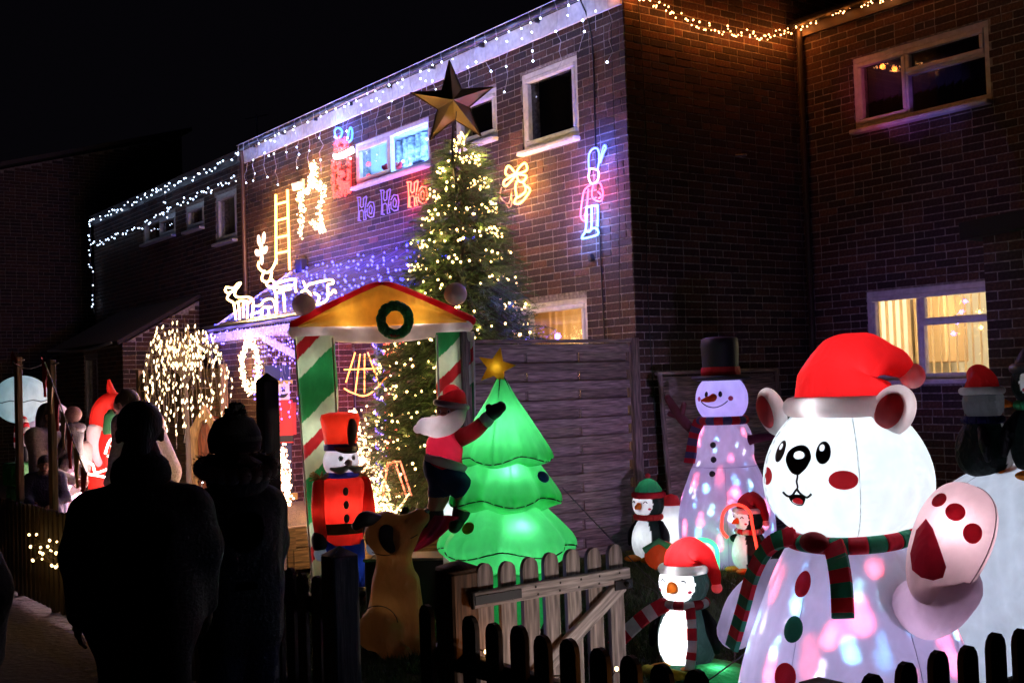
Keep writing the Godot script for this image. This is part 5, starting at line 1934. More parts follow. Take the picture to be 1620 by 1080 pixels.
func snowman() -> void:
	var s := thing("inflatable_snowman", "glowing lilac inflatable snowman in a black top hat, coloured light spots on its body", "inflatable", Vector3(-7.14, 0.0, -7.60), deg_to_rad(24))
	var white := Color(0.84, 0.85, 0.88)
	var body := prof_fn([Vector2(0.33, 0.0), Vector2(0.40, 0.14), Vector2(0.425, 0.34), Vector2(0.39, 0.58), Vector2(0.31, 0.80), Vector2(0.262, 0.92), Vector2(0.262, 1.02), Vector2(0.235, 1.16), Vector2(0.17, 1.27)], 1.0)
	var g := body_geo(body, 0.0, 1.27, 110, 60, 0.011)
	cap_bottom(g, body, 0.0)
	obj("body", g, fab(white), s)
	g = Geo.new()
	var ring := []
	for k in 40:
		ring.append(body.call(TAU * k / 40.0, 0.865, false))
	g.tube(ring, 0.003, 5, true)
	for th in [0.35, 2.4, -1.7]:
		var line := []
		for k in 23:
			line.append(body.call(th, 0.02 + k * 0.038, false))
		g.tube(line, 0.0022, 5)
	obj("seam", g, fab(Color(0.5, 0.45, 0.6), 0.5), s)
	var head := skin(Vector3(0, 1.455, 0), Vector3(0.232, 0.215, 0.225), 0.02, 6, 0.02, 0.8)
	obj("head", skin_geo(head, 64, 36), fab(white), s)
	var black := mat(Color(0.008, 0.008, 0.01), 0.5)
	for sg in [-1.0, 1.0]:
		g = Geo.new()
		g.patch(head, Vector2(sg * 0.28, 0.20), oval(0.075, 0.12, 18), 0.004)
		obj("eye", g, black, s)
		g = Geo.new()
		g.patch(head, Vector2(sg * 0.66, 0.02), oval(0.10, 0.10, 18), 0.004)
		obj("cheek", g, fab(Color(0.55, 0.08, 0.12), 0.8), s)
	g = Geo.new()
	var line := []
	for k in 14:
		var t := k / 13.0 * 2.0 - 1.0
		line.append(head.call(t * 0.55, -0.08 - 0.26 * (1.0 - t * t), false) * 1.0 + Vector3(0, 0, 0.003))
	g.tube(line, 0.005, 6)
	obj("mouth", g, black, s)
	g = Geo.new()
	g.limb([Vector3(0, 1.47, 0.21), Vector3(-0.03, 1.455, 0.28), Vector3(-0.06, 1.45, 0.34)], [0.035, 0.026, 0.01], 14, 4)
	obj("carrot_nose", g, fab(Color(0.75, 0.14, 0.02), 0.8), s)
	for y in [1.06, 0.935, 0.815]:
		g = Geo.new()
		var p: Vector3 = body.call(-0.02, y, false)
		g.ball(p, Vector3(0.028, 0.028, 0.016), Basis.IDENTITY, 16, 10)
		obj("button", g, black, s)
	var cols := [Color(0.55, 0.02, 0.04), Color(0.10, 0.09, 0.20)]
	scarf_ring(s, 1.265, 0.20, 0.038, cols, 18)
	striped_ribbon(s, "scarf_stripe", [Vector3(-0.17, 1.27, 0.12), Vector3(-0.21, 1.16, 0.14), Vector3(-0.235, 1.03, 0.16), Vector3(-0.255, 0.90, 0.19)], 0.12, Vector3(-0.5, 0.1, 1), cols, 0.055)
	var hat := node("top_hat", s)
	g = Geo.new()
	g.lathe([Vector2(0.15, 1.64), Vector2(0.24, 1.615), Vector2(0.265, 1.635), Vector2(0.255, 1.655), Vector2(0.18, 1.66)], 40)
	obj("brim", g, mat(Color(0.01, 0.01, 0.012), 0.6), hat)
	g = Geo.new()
	g.lathe([Vector2(0.168, 1.655), Vector2(0.160, 1.75), Vector2(0.168, 1.93), Vector2(0.160, 1.985), Vector2(0.12, 2.0), Vector2(0.001, 2.005)], 36)
	obj("crown", g, mat(Color(0.01, 0.01, 0.012), 0.6), hat)
	g = Geo.new()
	g.lathe([Vector2(0.172, 1.665), Vector2(0.176, 1.69), Vector2(0.170, 1.735)], 36)
	obj("hat_band", g, fab(Color(0.60, 0.02, 0.02), 0.5), hat)
	# twig arms
	g = Geo.new()
	g.limb([Vector3(-0.20, 1.10, 0.0), Vector3(-0.36, 1.28, 0.05), Vector3(-0.48, 1.47, 0.07)], [0.04, 0.045, 0.035], 14, 5)
	g.limb([Vector3(-0.38, 1.30, 0.05), Vector3(-0.47, 1.33, 0.06)], [0.03, 0.025], 12, 4)
	g.limb([Vector3(-0.37, 1.30, 0.05), Vector3(-0.33, 1.41, 0.07)], [0.03, 0.025], 12, 4)
	obj("twig_arm", g, fab(Color(0.12, 0.03, 0.035), 0.25), s)
	g = Geo.new()
	g.limb([Vector3(0.21, 1.08, 0.02), Vector3(0.30, 1.10, 0.04), Vector3(0.46, 1.12, 0.0)], [0.05, 0.04, 0.03], 14, 5)
	obj("twig_arm", g, fab(Color(0.12, 0.02, 0.06), 0.25), s)
	lamp(Vector3(0, 1.45, 0), Color(0.50, 0.34, 1.0), 0.075, s, 0.04)
	lamp(Vector3(0.02, 1.56, 0.06), Color(0.25, 0.6, 1.0), 0.006, s, 0.02)
	lamp(Vector3(0, 1.02, 0), Color(0.75, 0.5, 1.0), 0.050, s, 0.04)
	lamp(Vector3(0, 0.40, 0), Color(0.58, 0.42, 1.0), 0.13, s, 0.04)
	disco(s, Vector3(0, 0.45, 0), 64, 2.4, 8, -0.8, 0.9)
	disco(s, Vector3(0, 1.0, 0), 28, 0.9, 9, -0.7, 0.8)


func penguin(label: String, at: Vector3, turn: float, h: float, hat: Color, scarf: Array, glow_: float, tall_hat: bool, fat := 1.0, arm_up := false, eyes := true, grey_head := false) -> Node3D:
	# h: height without hat
	var p := thing("inflatable_penguin", label, "inflatable", at, turn, "inflatable penguins")
	p.scale = Vector3.ONE * h
	var black := Color(0.007, 0.008, 0.011)
	var white := Color(0.85, 0.86, 0.88)
	var body := skin(Vector3(0, 0.31, 0), Vector3(0.27 * fat, 0.33, 0.25 * fat), 0.16, 6, 0.025, 0.8)
	var g := skin_geo(body, 84, 60, func(u, v):
		var th: float = wrapf(u * TAU, -PI, PI)
		var ph: float = (v - 0.5) * PI
		return white if absf(th) < 0.72 * sqrt(clampf(1.0 - pow((ph + 0.12) / 1.25, 2.0), 0.0, 1.0)) else black)
	obj("body", g, fab(Color.WHITE, 1.0, true), p)
	var head := skin(Vector3(0, 0.78, 0.01), Vector3(0.235, 0.215, 0.215), 0.02, 6, 0.02, 0.85)
	g = skin_geo(head, 96, 60, func(u, v):
		var th: float = wrapf(u * TAU, -PI, PI)
		var ph: float = (v - 0.5) * PI
		var lobe: float = pow((absf(th) - 0.42) / 0.50, 2.0) + pow((ph - 0.02) / 0.58, 2.0)
		var low: float = pow(th / 0.75, 2.0) + pow((ph + 0.45) / 0.42, 2.0)
		return (Color(0.25, 0.27, 0.3) if grey_head else white) if minf(lobe, low) < 1.0 else (Color(0.16, 0.17, 0.19) if grey_head else black))
	obj("head", g, fab(Color.WHITE, 1.0, true), p)
	if eyes:
		for sg in [-1.0, 1.0]:
			g = Geo.new()
			var line := []
			for k in 8:
				var t := k / 7.0 * 2.0 - 1.0
				line.append(head.call(sg * 0.46 + t * 0.12, 0.10 + 0.11 * (1.0 - t * t), false) * 1.0 + Vector3(0, 0, 0.004))
			g.tube(line, 0.007, 6)
			obj("eye", g, mat(Color(0.01, 0.01, 0.02), 0.5), p)
			g = Geo.new()
			g.patch(head, Vector2(sg * 0.70, -0.27), oval(0.10, 0.08, 16), 0.004)
			obj("cheek", g, fab(Color(0.60, 0.05, 0.10), 0.8), p)
	g = Geo.new()
	g.limb([Vector3(0, 0.76, 0.20), Vector3(0, 0.75, 0.26), Vector3(0, 0.735, 0.30)], [0.055, 0.035, 0.012], 14, 4)
	obj("beak", g, fab(Color(0.80, 0.25, 0.03), 0.8), p)
	if glow_ > 0.3:
		lamp(Vector3(0, 0.75, 0.25), Color(1, 0.9, 0.8), 0.0012, p, 0.01)
	for sg in [-1.0, 1.0]:
		g = Geo.new()
		if arm_up and sg < 0:
			g.limb([Vector3(-0.20 * fat, 0.46, 0.05), Vector3(-0.36, 0.50, 0.10), Vector3(-0.46, 0.66, 0.13), Vector3(-0.47, 0.78, 0.13)], [0.07, 0.08, 0.06, 0.03], 16, 5)
		else:
			g.limb([Vector3(sg * 0.20 * fat, 0.50, 0.0), Vector3(sg * 0.29 * fat, 0.36, 0.03), Vector3(sg * 0.33 * fat, 0.20, 0.05)], [0.05, 0.065, 0.03], 16, 5)
		obj("wing", g, fab(black, 0.4), p)
		g = Geo.new()
		g.ball(Vector3(sg * 0.14, 0.03, 0.22), Vector3(0.12, 0.045, 0.13), Basis.from_euler(Vector3(0, sg * 0.3, 0)), 20, 12)
		obj("foot", g, fab(Color(0.75, 0.25, 0.02), 0.8), p)
	scarf_ring(p, 0.595, 0.185, 0.042, scarf, 14)
	if tall_hat:
		santa_hat(p, Vector3(0, 0.90, 0.0), 0.195, [Vector3(0, 0.0, 0), Vector3(0.0, 0.09, 0), Vector3(0.05, 0.16, -0.03), Vector3(0.16, 0.13, -0.07), Vector3(0.245, -0.02, -0.10), Vector3(0.275, -0.17, -0.10)], [0.19, 0.165, 0.125, 0.085, 0.06, 0.035], 0.042, 0.05, 1.0, hat, glow_ * h * h * 0.02)
	else:
		var hn := node("hat", p, Vector3(0, 0.90, 0))
		g = Geo.new()
		g.lathe([Vector2(0.20, 0.0), Vector2(0.185, 0.08), Vector2(0.12, 0.18), Vector2(0.03, 0.23), Vector2(0.001, 0.235)], 28)
		obj("crown", g, fab(hat, 0.8), hn)
		g = Geo.new()
		var ring := []
		for k in 30:
			ring.append(Vector3(sin(TAU * k / 30.0) * 0.20, 0.0, cos(TAU * k / 30.0) * 0.20))
		g.tube(ring, 0.045, 10, true)
		obj("brim", g, fab(Color(0.6, 0.02, 0.03), 0.8), hn)
		g = Geo.new()
		g.ball(Vector3(0, 0.26, 0), Vector3.ONE * 0.04)
		obj("pompom", g, fab(Color(0.5, 0.03, 0.04), 0.8), hn)
	if glow_ > 0.0:
		lamp(Vector3(0, 0.80, 0.02), Color(0.9, 0.95, 1.0), glow_ * h * h * 0.75, p, 0.02)
		lamp(Vector3(0, 0.32, 0.05), Color(0.9, 0.95, 1.0), glow_ * h * h, p, 0.02)
		lamp(Vector3(0.0, 1.02, 0.0), Color(1.0, 0.9, 0.9), glow_ * h * h * 0.35, p, 0.02)
	return p


func penguins() -> void:
	var rw := [Color(0.62, 0.03, 0.05), Color(0.78, 0.74, 0.76)]
	var a := penguin("bright white-bellied inflatable penguin in a drooping red hat by the open gate", Vector3(-4.72, 0.02, -4.66), deg_to_rad(16), 0.62, Color(0.72, 0.02, 0.025), rw, 0.75, true)
	striped_ribbon(a, "scarf_stripe", [Vector3(-0.10, 0.60, 0.18), Vector3(-0.24, 0.50, 0.30), Vector3(-0.40, 0.34, 0.40), Vector3(-0.50, 0.22, 0.46)], 0.14, Vector3(0.2, 0.6, 0.8), rw, 0.10)
	striped_ribbon(a, "scarf_stripe", [Vector3(0.14, 0.58, 0.16), Vector3(0.19, 0.42, 0.235), Vector3(0.20, 0.25, 0.27), Vector3(0.17, 0.02, 0.28)], 0.085, Vector3(0.4, 0.1, 1), rw, 0.09)
	var g := Geo.new()
	g.ball(Vector3(0.16, -0.01, 0.05), Vector3(0.46, 0.09, 0.42), Basis.IDENTITY, 32, 14)
	obj("green_base", g, fab(Color(0.03, 0.30, 0.10), 0.8), a)
	lamp(Vector3(0.36, 0.0, 0.1), Color(0.8, 1.0, 0.9), 0.05, a, 0.02)
	g = Geo.new()
	g.limb([Vector3(-0.22, 0.02, 0.34), Vector3(0.0, 0.03, 0.42), Vector3(0.25, 0.02, 0.38)], [0.06, 0.065, 0.05], 14, 5)
	obj("yellow_feet", g, fab(Color(0.60, 0.45, 0.02), 0.8), a)
	penguin("small penguin in a green and red bobble hat between the slatted panel and snowman", Vector3(-7.66, 0.04, -7.16), deg_to_rad(8), 0.64, Color(0.02, 0.22, 0.09), [Color(0.62, 0.03, 0.03), Color(0.6, 0.04, 0.03)], 0.10, false)
	a = penguin("small waving penguin in a dark red hat right in front of the snowman", Vector3(-6.66, 0.02, -7.36), deg_to_rad(-12), 0.56, Color(0.30, 0.012, 0.02), rw, 0.07, true, 1.05, true)
	# red candy cane light in front of that penguin
	var t := thing("candy_cane_light", "red rope light candy cane beside the waving penguin", "light figure", Vector3(-6.55, 0, -7.24), 0.75)
	var line := [Vector3(0.09, 0.0, 0), Vector3(0.05, 0.25, 0), Vector3(0.02, 0.45, 0)]
	for k in 9:
		var q := PI * k / 8.0
		line.append(Vector3(-0.10 + 0.12 * cos(q), 0.47 + 0.12 * sin(q), 0))
	line.append_array([Vector3(-0.225, 0.38, 0), Vector3(-0.18, 0.32, 0)])
	rope(t, "cane_light", [line], Color(1.0, 0.05, 0.03), 2.0, 0.014, 0.006, 0.25, Vector3(0, 0, 0.05))
	t = thing("green_hoop_light", "small green rope light hoop at the snowman's foot", "light figure", Vector3(-6.95, 0, -7.12), 0.75)
	line = [Vector3(-0.14, 0.02, 0)]
	for k in 9:
		var q := PI - PI * k / 8.0
		line.append(Vector3(0.12 * cos(q) - 0.02, 0.18 + 0.10 * sin(q), 0))
	line.append(Vector3(0.10, 0.02, 0))
	rope(t, "hoop_light", [line], Color(0.08, 0.9, 0.42), 1.1, 0.02, 0.008, 0.25, Vector3(0, 0, 0.05))
	# white lamp box and a parcel between the small penguin and the snowman
	t = thing("parcel", "red wrapped parcel with green trim left of the snowman's foot", "parcel", Vector3(-7.30, 0, -6.95), 0.5)
	g = Geo.new()
	g.ball(Vector3(0, 0.13, 0), Vector3(0.15, 0.13, 0.13), Basis.IDENTITY, 20, 12)
	obj("wrapping", g, fab(Color(0.6, 0.08, 0.02), 0.8), t)
	g = Geo.new()
	g.tube([Vector3(-0.13, 0.18, 0.08), Vector3(0, 0.26, 0.05), Vector3(0.13, 0.2, 0.08)], 0.03, 8)
	obj("ribbon", g, fab(Color(0.1, 0.45, 0.15), 0.8), t)
	lamp(Vector3(0, 0.13, 0), Color(1, 0.8, 0.6), 0.012, t)
	t = thing("glowing_figure", "bright white glowing figure with a red cap squeezed behind the small penguin", "inflatable", Vector3(-7.52, 0, -7.30), 0.4)
	g = Geo.new()
	g.limb([Vector3(0, 0.10, 0), Vector3(0, 0.30, 0), Vector3(0, 0.46, 0)], [0.11, 0.12, 0.09], 20, 5)
	obj("body", g, fab(Color(0.85, 0.85, 0.87)), t)
	g = Geo.new()
	g.lathe([Vector2(0.09, 0.52), Vector2(0.06, 0.60), Vector2(0.001, 0.62)], 20)
	obj("cap", g, fab(Color(0.6, 0.03, 0.03), 0.8), t)
	lamp(Vector3(0, 0.3, 0), Color(0.95, 0.97, 1.0), 0.05, t)


func white_mound() -> void:
	var t := thing("inflatable_snow_mound", "large white inflatable snow mound behind the polar bear, two penguins on top", "inflatable", Vector3(-3.12, 0, -5.72), 0.4)
	var s := skin(Vector3(0, 0.52, 0), Vector3(0.80, 0.66, 0.75), 0.10, 10, 0.03, 0.8)
	obj("mound", skin_geo(s, 180, 110), fab(Color(0.80, 0.84, 0.88), 0.9), t)
	seam_lines(s, 5, 0.3, t, Color(0.45, 0.48, 0.52), 0.0022)
	var g := Geo.new()
	g.ball(Vector3(0.30, 0.42, 0.66), Vector3(0.24, 0.28, 0.15), Basis.from_euler(Vector3(-0.2, 0.35, 0)), 28, 16)
	obj("arm", g, fab(Color(0.72, 0.74, 0.78), 0.6), t)
	lamp(Vector3(0, 0.55, 0), Color(0.78, 0.84, 1.0), 0.60, t, 0.05)
	lamp(Vector3(0.3, 0.25, 0.2), Color(0.72, 0.82, 1.0), 0.06, t, 0.05)
	penguin("dark penguin with a grey head and red hat, left one on the white mound", Vector3(-3.33, 1.10, -5.46), deg_to_rad(118), 0.48, Color(0.72, 0.02, 0.025), [Color(0.01, 0.012, 0.10), Color(0.015, 0.015, 0.08)], 0.014, true, 1.2, false, false, true)
	var b := penguin("dark penguin with a green scarf at the picture's right edge on the white mound", Vector3(-3.05, 1.10, -5.53), deg_to_rad(36), 0.60, Color(0.02, 0.022, 0.03), [Color(0.03, 0.35, 0.12), Color(0.03, 0.30, 0.10)], 0.02, false, 0.95)
	b.get_node("hat/brim").material_override = mat(Color(0.02, 0.022, 0.03), 0.5)


func arch() -> void:
	var a := thing("inflatable_arch", "inflatable gateway with candy striped legs, yellow gable, red roof and green wreath", "inflatable", Vector3(-8.49, 0, -4.96), deg_to_rad(59))
	var green := Color(0.03, 0.24, 0.08)
	var white := Color(0.62, 0.66, 0.52)
	var red := Color(0.45, 0.02, 0.03)
	for sg in [-1.0, 1.0]:
		var g := Geo.new()
		var x := -0.575 if sg < 0 else 0.60
		var lean := 0.07 if sg < 0 else -0.02
		g.sheet(func(u, v):
			var y: float = v * 2.1
			var t: float = u * TAU + 0.4
			var r := 0.165 * (1.0 - 0.035 * absf(sin(y * 7.3)) ** 6.0) * (0.90 + 0.10 * smoothstep(0.0, 0.8, y))
			var q := Vector2(sin(t), cos(t))
			q = q / pow(pow(absf(q.x), 3.2) + pow(absf(q.y), 3.2), 1.0 / 3.2)
			return Vector3(x + lean * (1.0 - v) + q.x * r, y, q.y * r * 0.95), 120, 210, true,
			func(u, v):
				var k: float = fposmod(v * 2.1 - 0.34 * sin(u * TAU + 0.4) * 0.5 + (0.12 if sg < 0 else 0.45), 0.84) / 0.84
				return green if k < 0.38 else (white if k < 0.58 else (red if k < 0.72 else (white if k < 0.94 else green))))
		var leg := obj("leg", g, fab(Color.WHITE, 1.0, true), a)
		g = Geo.new()
		for q in [-1.0, 1.0]:
			g.tube([Vector3(x + lean + q * 0.135, 0.02, 0.145), Vector3(x + q * 0.155, 2.08, 0.155)], 0.008, 6)
		obj("seam", g, fab(Color(0.5, 0.52, 0.45), 0.4), leg)
		lamp(Vector3(x, 1.3, 0.0), Color(0.85, 1.0, 0.85), 0.055, a)
		lamp(Vector3(x, 1.85, 0.0), Color(0.85, 1.0, 0.85), 0.03, a)
		lamp(Vector3(x + lean * 0.6, 0.6, 0.0), Color(0.85, 1.0, 0.85), 0.045, a)
	var g := Geo.new()
	g.limb([Vector3(-0.74, 2.145, 0.0), Vector3(0.0, 2.10, 0.02), Vector3(0.70, 2.155, 0.0)], [0.06, 0.072, 0.06], 18, 12)
	obj("snow_beam", g, fab(Color(0.72, 0.66, 0.66), 0.8), a)
	g = Geo.new()
	g.sheet(func(u, v):
		var x := lerpf(-0.70, 0.70, u)
		var y: float = 2.18 + v * 0.33 * (1.0 - pow(absf(x) / 0.72, 1.15))
		return Vector3(x, y, 0.165 * sin(minf(v * 1.35, 1.0) * PI * 0.5 + 0.55) * (1.0 - 0.3 * absf(x))), 60, 16, false)
	g.sheet(func(u, v):
		var x := lerpf(0.70, -0.70, u)
		var y: float = 2.18 + v * 0.33 * (1.0 - pow(absf(x) / 0.72, 1.15))
		return Vector3(x, y, -0.14), 60, 6, false)
	obj("gable", g, fab(Color(0.80, 0.44, 0.05), 0.9), a)
	g = Geo.new()
	for sg in [-1.0, 1.0]:
		g.limb([Vector3(sg * 0.74, 2.20, 0.0), Vector3(sg * 0.42, 2.335, 0.0), Vector3(sg * 0.1, 2.475, 0.0), Vector3(0.0, 2.49, 0.0)], [0.045, 0.06, 0.06, 0.055], 18, 8)
	obj("roof", g, fab(Color(0.60, 0.02, 0.03), 0.9), a)
	for q in [[-0.66, 2.37], [0.62, 2.43]]:
		g = Geo.new()
		g.ball(Vector3(q[0], q[1], -0.02), Vector3.ONE * 0.098, Basis.IDENTITY, 28, 18)
		var ball := obj("snowball", g, fab(Color(0.62, 0.54, 0.54), 0.6), a)
		g = Geo.new()
		var ring := []
		for k in 30:
			ring.append(Vector3(q[0], q[1], -0.02) + Vector3(sin(TAU * k / 30.0), cos(TAU * k / 30.0) * 0.9, cos(TAU * k / 30.0) * 0.42) * 0.099)
		g.tube(ring, 0.002, 4, true)
		obj("seam", g, mat(Color(0.2, 0.17, 0.17), 0.7), ball)
	var w := node("wreath", a, Vector3(0.10, 2.21, 0.20))
	g = Geo.new()
	for k in 44:
		var t0 := TAU * k / 44.0
		g.ball(Vector3(sin(t0) * 0.115, cos(t0) * 0.12, rng.randf_range(-0.008, 0.012)), Vector3(0.045, 0.042, 0.04) * rng.randf_range(0.85, 1.1), Basis.from_euler(Vector3(0, 0, t0)), 10, 7)
	obj("ring", g, grained(Color(0.05, 0.34, 0.17), 0.7, Vector3.ONE * 8.0, 0.6, "felt"), w)
	g = Geo.new()
	for k in 5:
		g.ball(Vector3(sin(2.9 + k * 0.12) * 0.13, cos(2.9 + k * 0.12) * 0.13, 0.03), Vector3.ONE * 0.016, Basis.IDENTITY, 8, 6)
	obj("berries", g, mat(Color(0.35, 0.02, 0.02), 0.5), w)
	lamp(Vector3(-0.3, 2.26, 0.0), Color(1.0, 0.9, 0.75), 0.04, a)
	lamp(Vector3(0.3, 2.26, 0.0), Color(1.0, 0.9, 0.75), 0.04, a)
	for x in [-0.55, -0.2, 0.2, 0.55]:
		lamp(Vector3(x, 2.125, 0.0), Color(1.0, 0.9, 0.9), 0.004, a)
	for sg in [-1.0, 1.0]:
		lamp(Vector3(sg * 0.3, 2.385, 0.0), Color(1.0, 0.9, 0.9), 0.004, a)
		lamp(Vector3(sg * 0.12, 2.46, 0.0), Color(1.0, 0.9, 0.9), 0.003, a)
		lamp(Vector3(sg * 0.55, 2.28, 0.0), Color(1.0, 0.9, 0.9), 0.003, a)


func toy_soldier() -> void:
	var s := thing("inflatable_toy_soldier", "glowing red inflatable toy soldier standing in front of the arch's left leg", "inflatable", Vector3(-8.22, 0.0, -4.38), deg_to_rad(84))
	var red := Color(0.66, 0.025, 0.015)
	var torso := prof_fn([Vector2(0.145, 0.0), Vector2(0.17, 0.12), Vector2(0.165, 0.30), Vector2(0.18, 0.46), Vector2(0.15, 0.52), Vector2(0.06, 0.56)], 0.85)
	var g := body_geo(torso, 0.0, 0.56, 48, 24, 0.004)
	var o := obj("coat", g, fab(red), s)
	o.position.y = 0.43
	g = Geo.new()
	g.lathe([Vector2(0.18, 0.0), Vector2(0.182, 0.04), Vector2(0.178, 0.085)], 40, Transform3D(Basis.from_scale(Vector3(1, 1, 0.86)), Vector3(0, 0.52, 0)))
	obj("belt", g, fab(Color(0.05, 0.055, 0.01), 0.4), s)
	for sg in [-1.0, 1.0]:
		g = Geo.new()
		g.limb([Vector3(sg * 0.19, 0.90, 0.0), Vector3(sg * 0.215, 0.72, 0.02), Vector3(sg * 0.205, 0.52, 0.05)], [0.055, 0.052, 0.048], 18, 6)
		var arm := obj("arm", g, fab(red, 0.7), s)
		g = Geo.new()
		g.limb([Vector3(sg * 0.225, 0.50, 0.05), Vector3(sg * 0.222, 0.45, 0.055)], [0.058, 0.058], 16, 3)
		obj("cuff", g, fab(Color(0.02, 0.02, 0.04), 0.4), arm)
		g = Geo.new()
		g.ball(Vector3(sg * 0.22, 0.385, 0.06), Vector3(0.05, 0.06, 0.05), Basis.IDENTITY, 16, 10)
		obj("hand", g, fab(Color(0.62, 0.66, 0.75), 0.8), arm)
		g = Geo.new()
		for k in 26:
			var a := rng.randf() * TAU
			var d := Vector3(cos(a), rng.randf_range(-0.2, 0.9), sin(a)).normalized()
			g.tube([Vector3(sg * 0.185, 0.955, 0), Vector3(sg * 0.185, 0.955, 0) + d * 0.085], 0.006, 4)
		obj("epaulette", g, mat(Color(0.40, 0.27, 0.06), 0.6), arm)
		g = Geo.new()
		g.limb([Vector3(sg * 0.085, 0.42, 0), Vector3(sg * 0.088, 0.25, 0), Vector3(sg * 0.088, 0.08, 0)], [0.088, 0.085, 0.078], 18, 6)
		obj("leg", g, fab(Color(0.02, 0.05, 0.30), 0.8), s)
		g = Geo.new()
		g.ball(Vector3(sg * 0.09, 0.045, 0.04), Vector3(0.085, 0.05, 0.12), Basis.IDENTITY, 18, 10)
		obj("boot", g, fab(Color(0.012, 0.012, 0.016), 0.3), s)
	for y in [0.645, 0.75, 0.855]:
		g = Geo.new()
		for x in [0.0]:
			g.ball(Vector3(-0.03, y, 0.152 if y < 0.8 else 0.15), Vector3(0.024, 0.034, 0.012), Basis.IDENTITY, 14, 8)
		obj("button", g, mat(Color(0.012, 0.01, 0.01), 0.5), s)
	g = Geo.new()
	g.lathe([Vector2(0.13, 0.955), Vector2(0.145, 0.975), Vector2(0.12, 1.0)], 30)
	obj("collar", g, fab(Color(0.03, 0.06, 0.55), 0.9), s)
	var head := skin(Vector3(0, 1.085, 0), Vector3(0.145, 0.125, 0.135), 0.03, 6, 0.02, 0.75)
	obj("head", skin_geo(head, 56, 30), fab(Color(0.80, 0.76, 0.80)), s)
	for sg in [-1.0, 1.0]:
		g = Geo.new()
		g.patch(head, Vector2(sg * 0.38, 0.22), oval(0.13, 0.16, 18), 0.003)
		var e := obj("eye", g, mat(Color(0.10, 0.09, 0.09), 0.5), s)
		g = Geo.new()
		g.patch(head, Vector2(sg * 0.38, 0.22), oval(0.085, 0.105, 16), 0.005)
		obj("eye_white", g, fab(Color(0.6, 0.6, 0.62)), e)
		g = Geo.new()
		g.patch(head, Vector2(sg * 0.38, 0.21), oval(0.045, 0.065, 14), 0.007)
		obj("pupil", g, mat(Color(0.01, 0.01, 0.01), 0.5), e)
		g = Geo.new()
		g.limb([Vector3(0.0, 1.045, 0.145), Vector3(sg * 0.07, 1.02, 0.15), Vector3(sg * 0.135, 1.035, 0.12)], [0.018, 0.030, 0.012], 12, 4)
		obj("moustache", g, mat(Color(0.28, 0.24, 0.24), 0.7), s)
	g = Geo.new()
	g.ball(Vector3(0, 1.075, 0.15), Vector3(0.03, 0.028, 0.03))
	obj("nose", g, fab(Color(0.65, 0.40, 0.42), 0.8), s)
	var hat := node("shako_hat", s)
	g = Geo.new()
	g.lathe([Vector2(0.125, 1.19), Vector2(0.135, 1.30), Vector2(0.158, 1.42), Vector2(0.148, 1.455), Vector2(0.08, 1.47), Vector2(0.001, 1.473)], 36)
	obj("crown", g, fab(Color(0.62, 0.03, 0.012)), hat)
	g = Geo.new()
	g.lathe([Vector2(0.134, 1.17), Vector2(0.136, 1.21), Vector2(0.133, 1.225)], 36)
	obj("band", g, fab(Color(0.05, 0.03, 0.22), 0.6), hat)
	g = Geo.new()
	g.ball(Vector3(0.0, 1.185, 0.12), Vector3(0.10, 0.02, 0.09), Basis.from_euler(Vector3(0.35, 0, 0)), 24, 10)
	obj("peak", g, mat(Color(0.012, 0.012, 0.012), 0.4), hat)
	g = Geo.new()
	g.limb([Vector3(0.03, 1.23, 0.145), Vector3(0.03, 1.33, 0.17), Vector3(0.03, 1.39, 0.175)], [0.025, 0.04, 0.03], 14, 4)
	obj("plume", g, fab(Color(0.22, 0.10, 0.09), 0.35), hat)
	lamp(Vector3(0, 0.72, 0.02), Color(1.0, 0.9, 0.85), 0.085, s, 0.02)
	lamp(Vector3(0, 1.10, 0.02), Color(0.85, 0.88, 1.0), 0.022, s, 0.02)
	lamp(Vector3(0, 1.35, 0.02), Color(1.0, 0.9, 0.85), 0.040, s, 0.02)
	lamp(Vector3(0.085, 0.25, 0), Color(0.7, 0.8, 1.0), 0.010, s, 0.02)
	lamp(Vector3(-0.085, 0.25, 0), Color(0.7, 0.8, 1.0), 0.010, s, 0.02)
	for sg in [-1.0, 1.0]:
		lamp(Vector3(sg * 0.225, 0.70, 0.02), Color(1.0, 0.9, 0.85), 0.005, s, 0.02)
		lamp(Vector3(sg * 0.22, 0.39, 0.06), Color(0.8, 0.88, 1.0), 0.0012, s, 0.02)


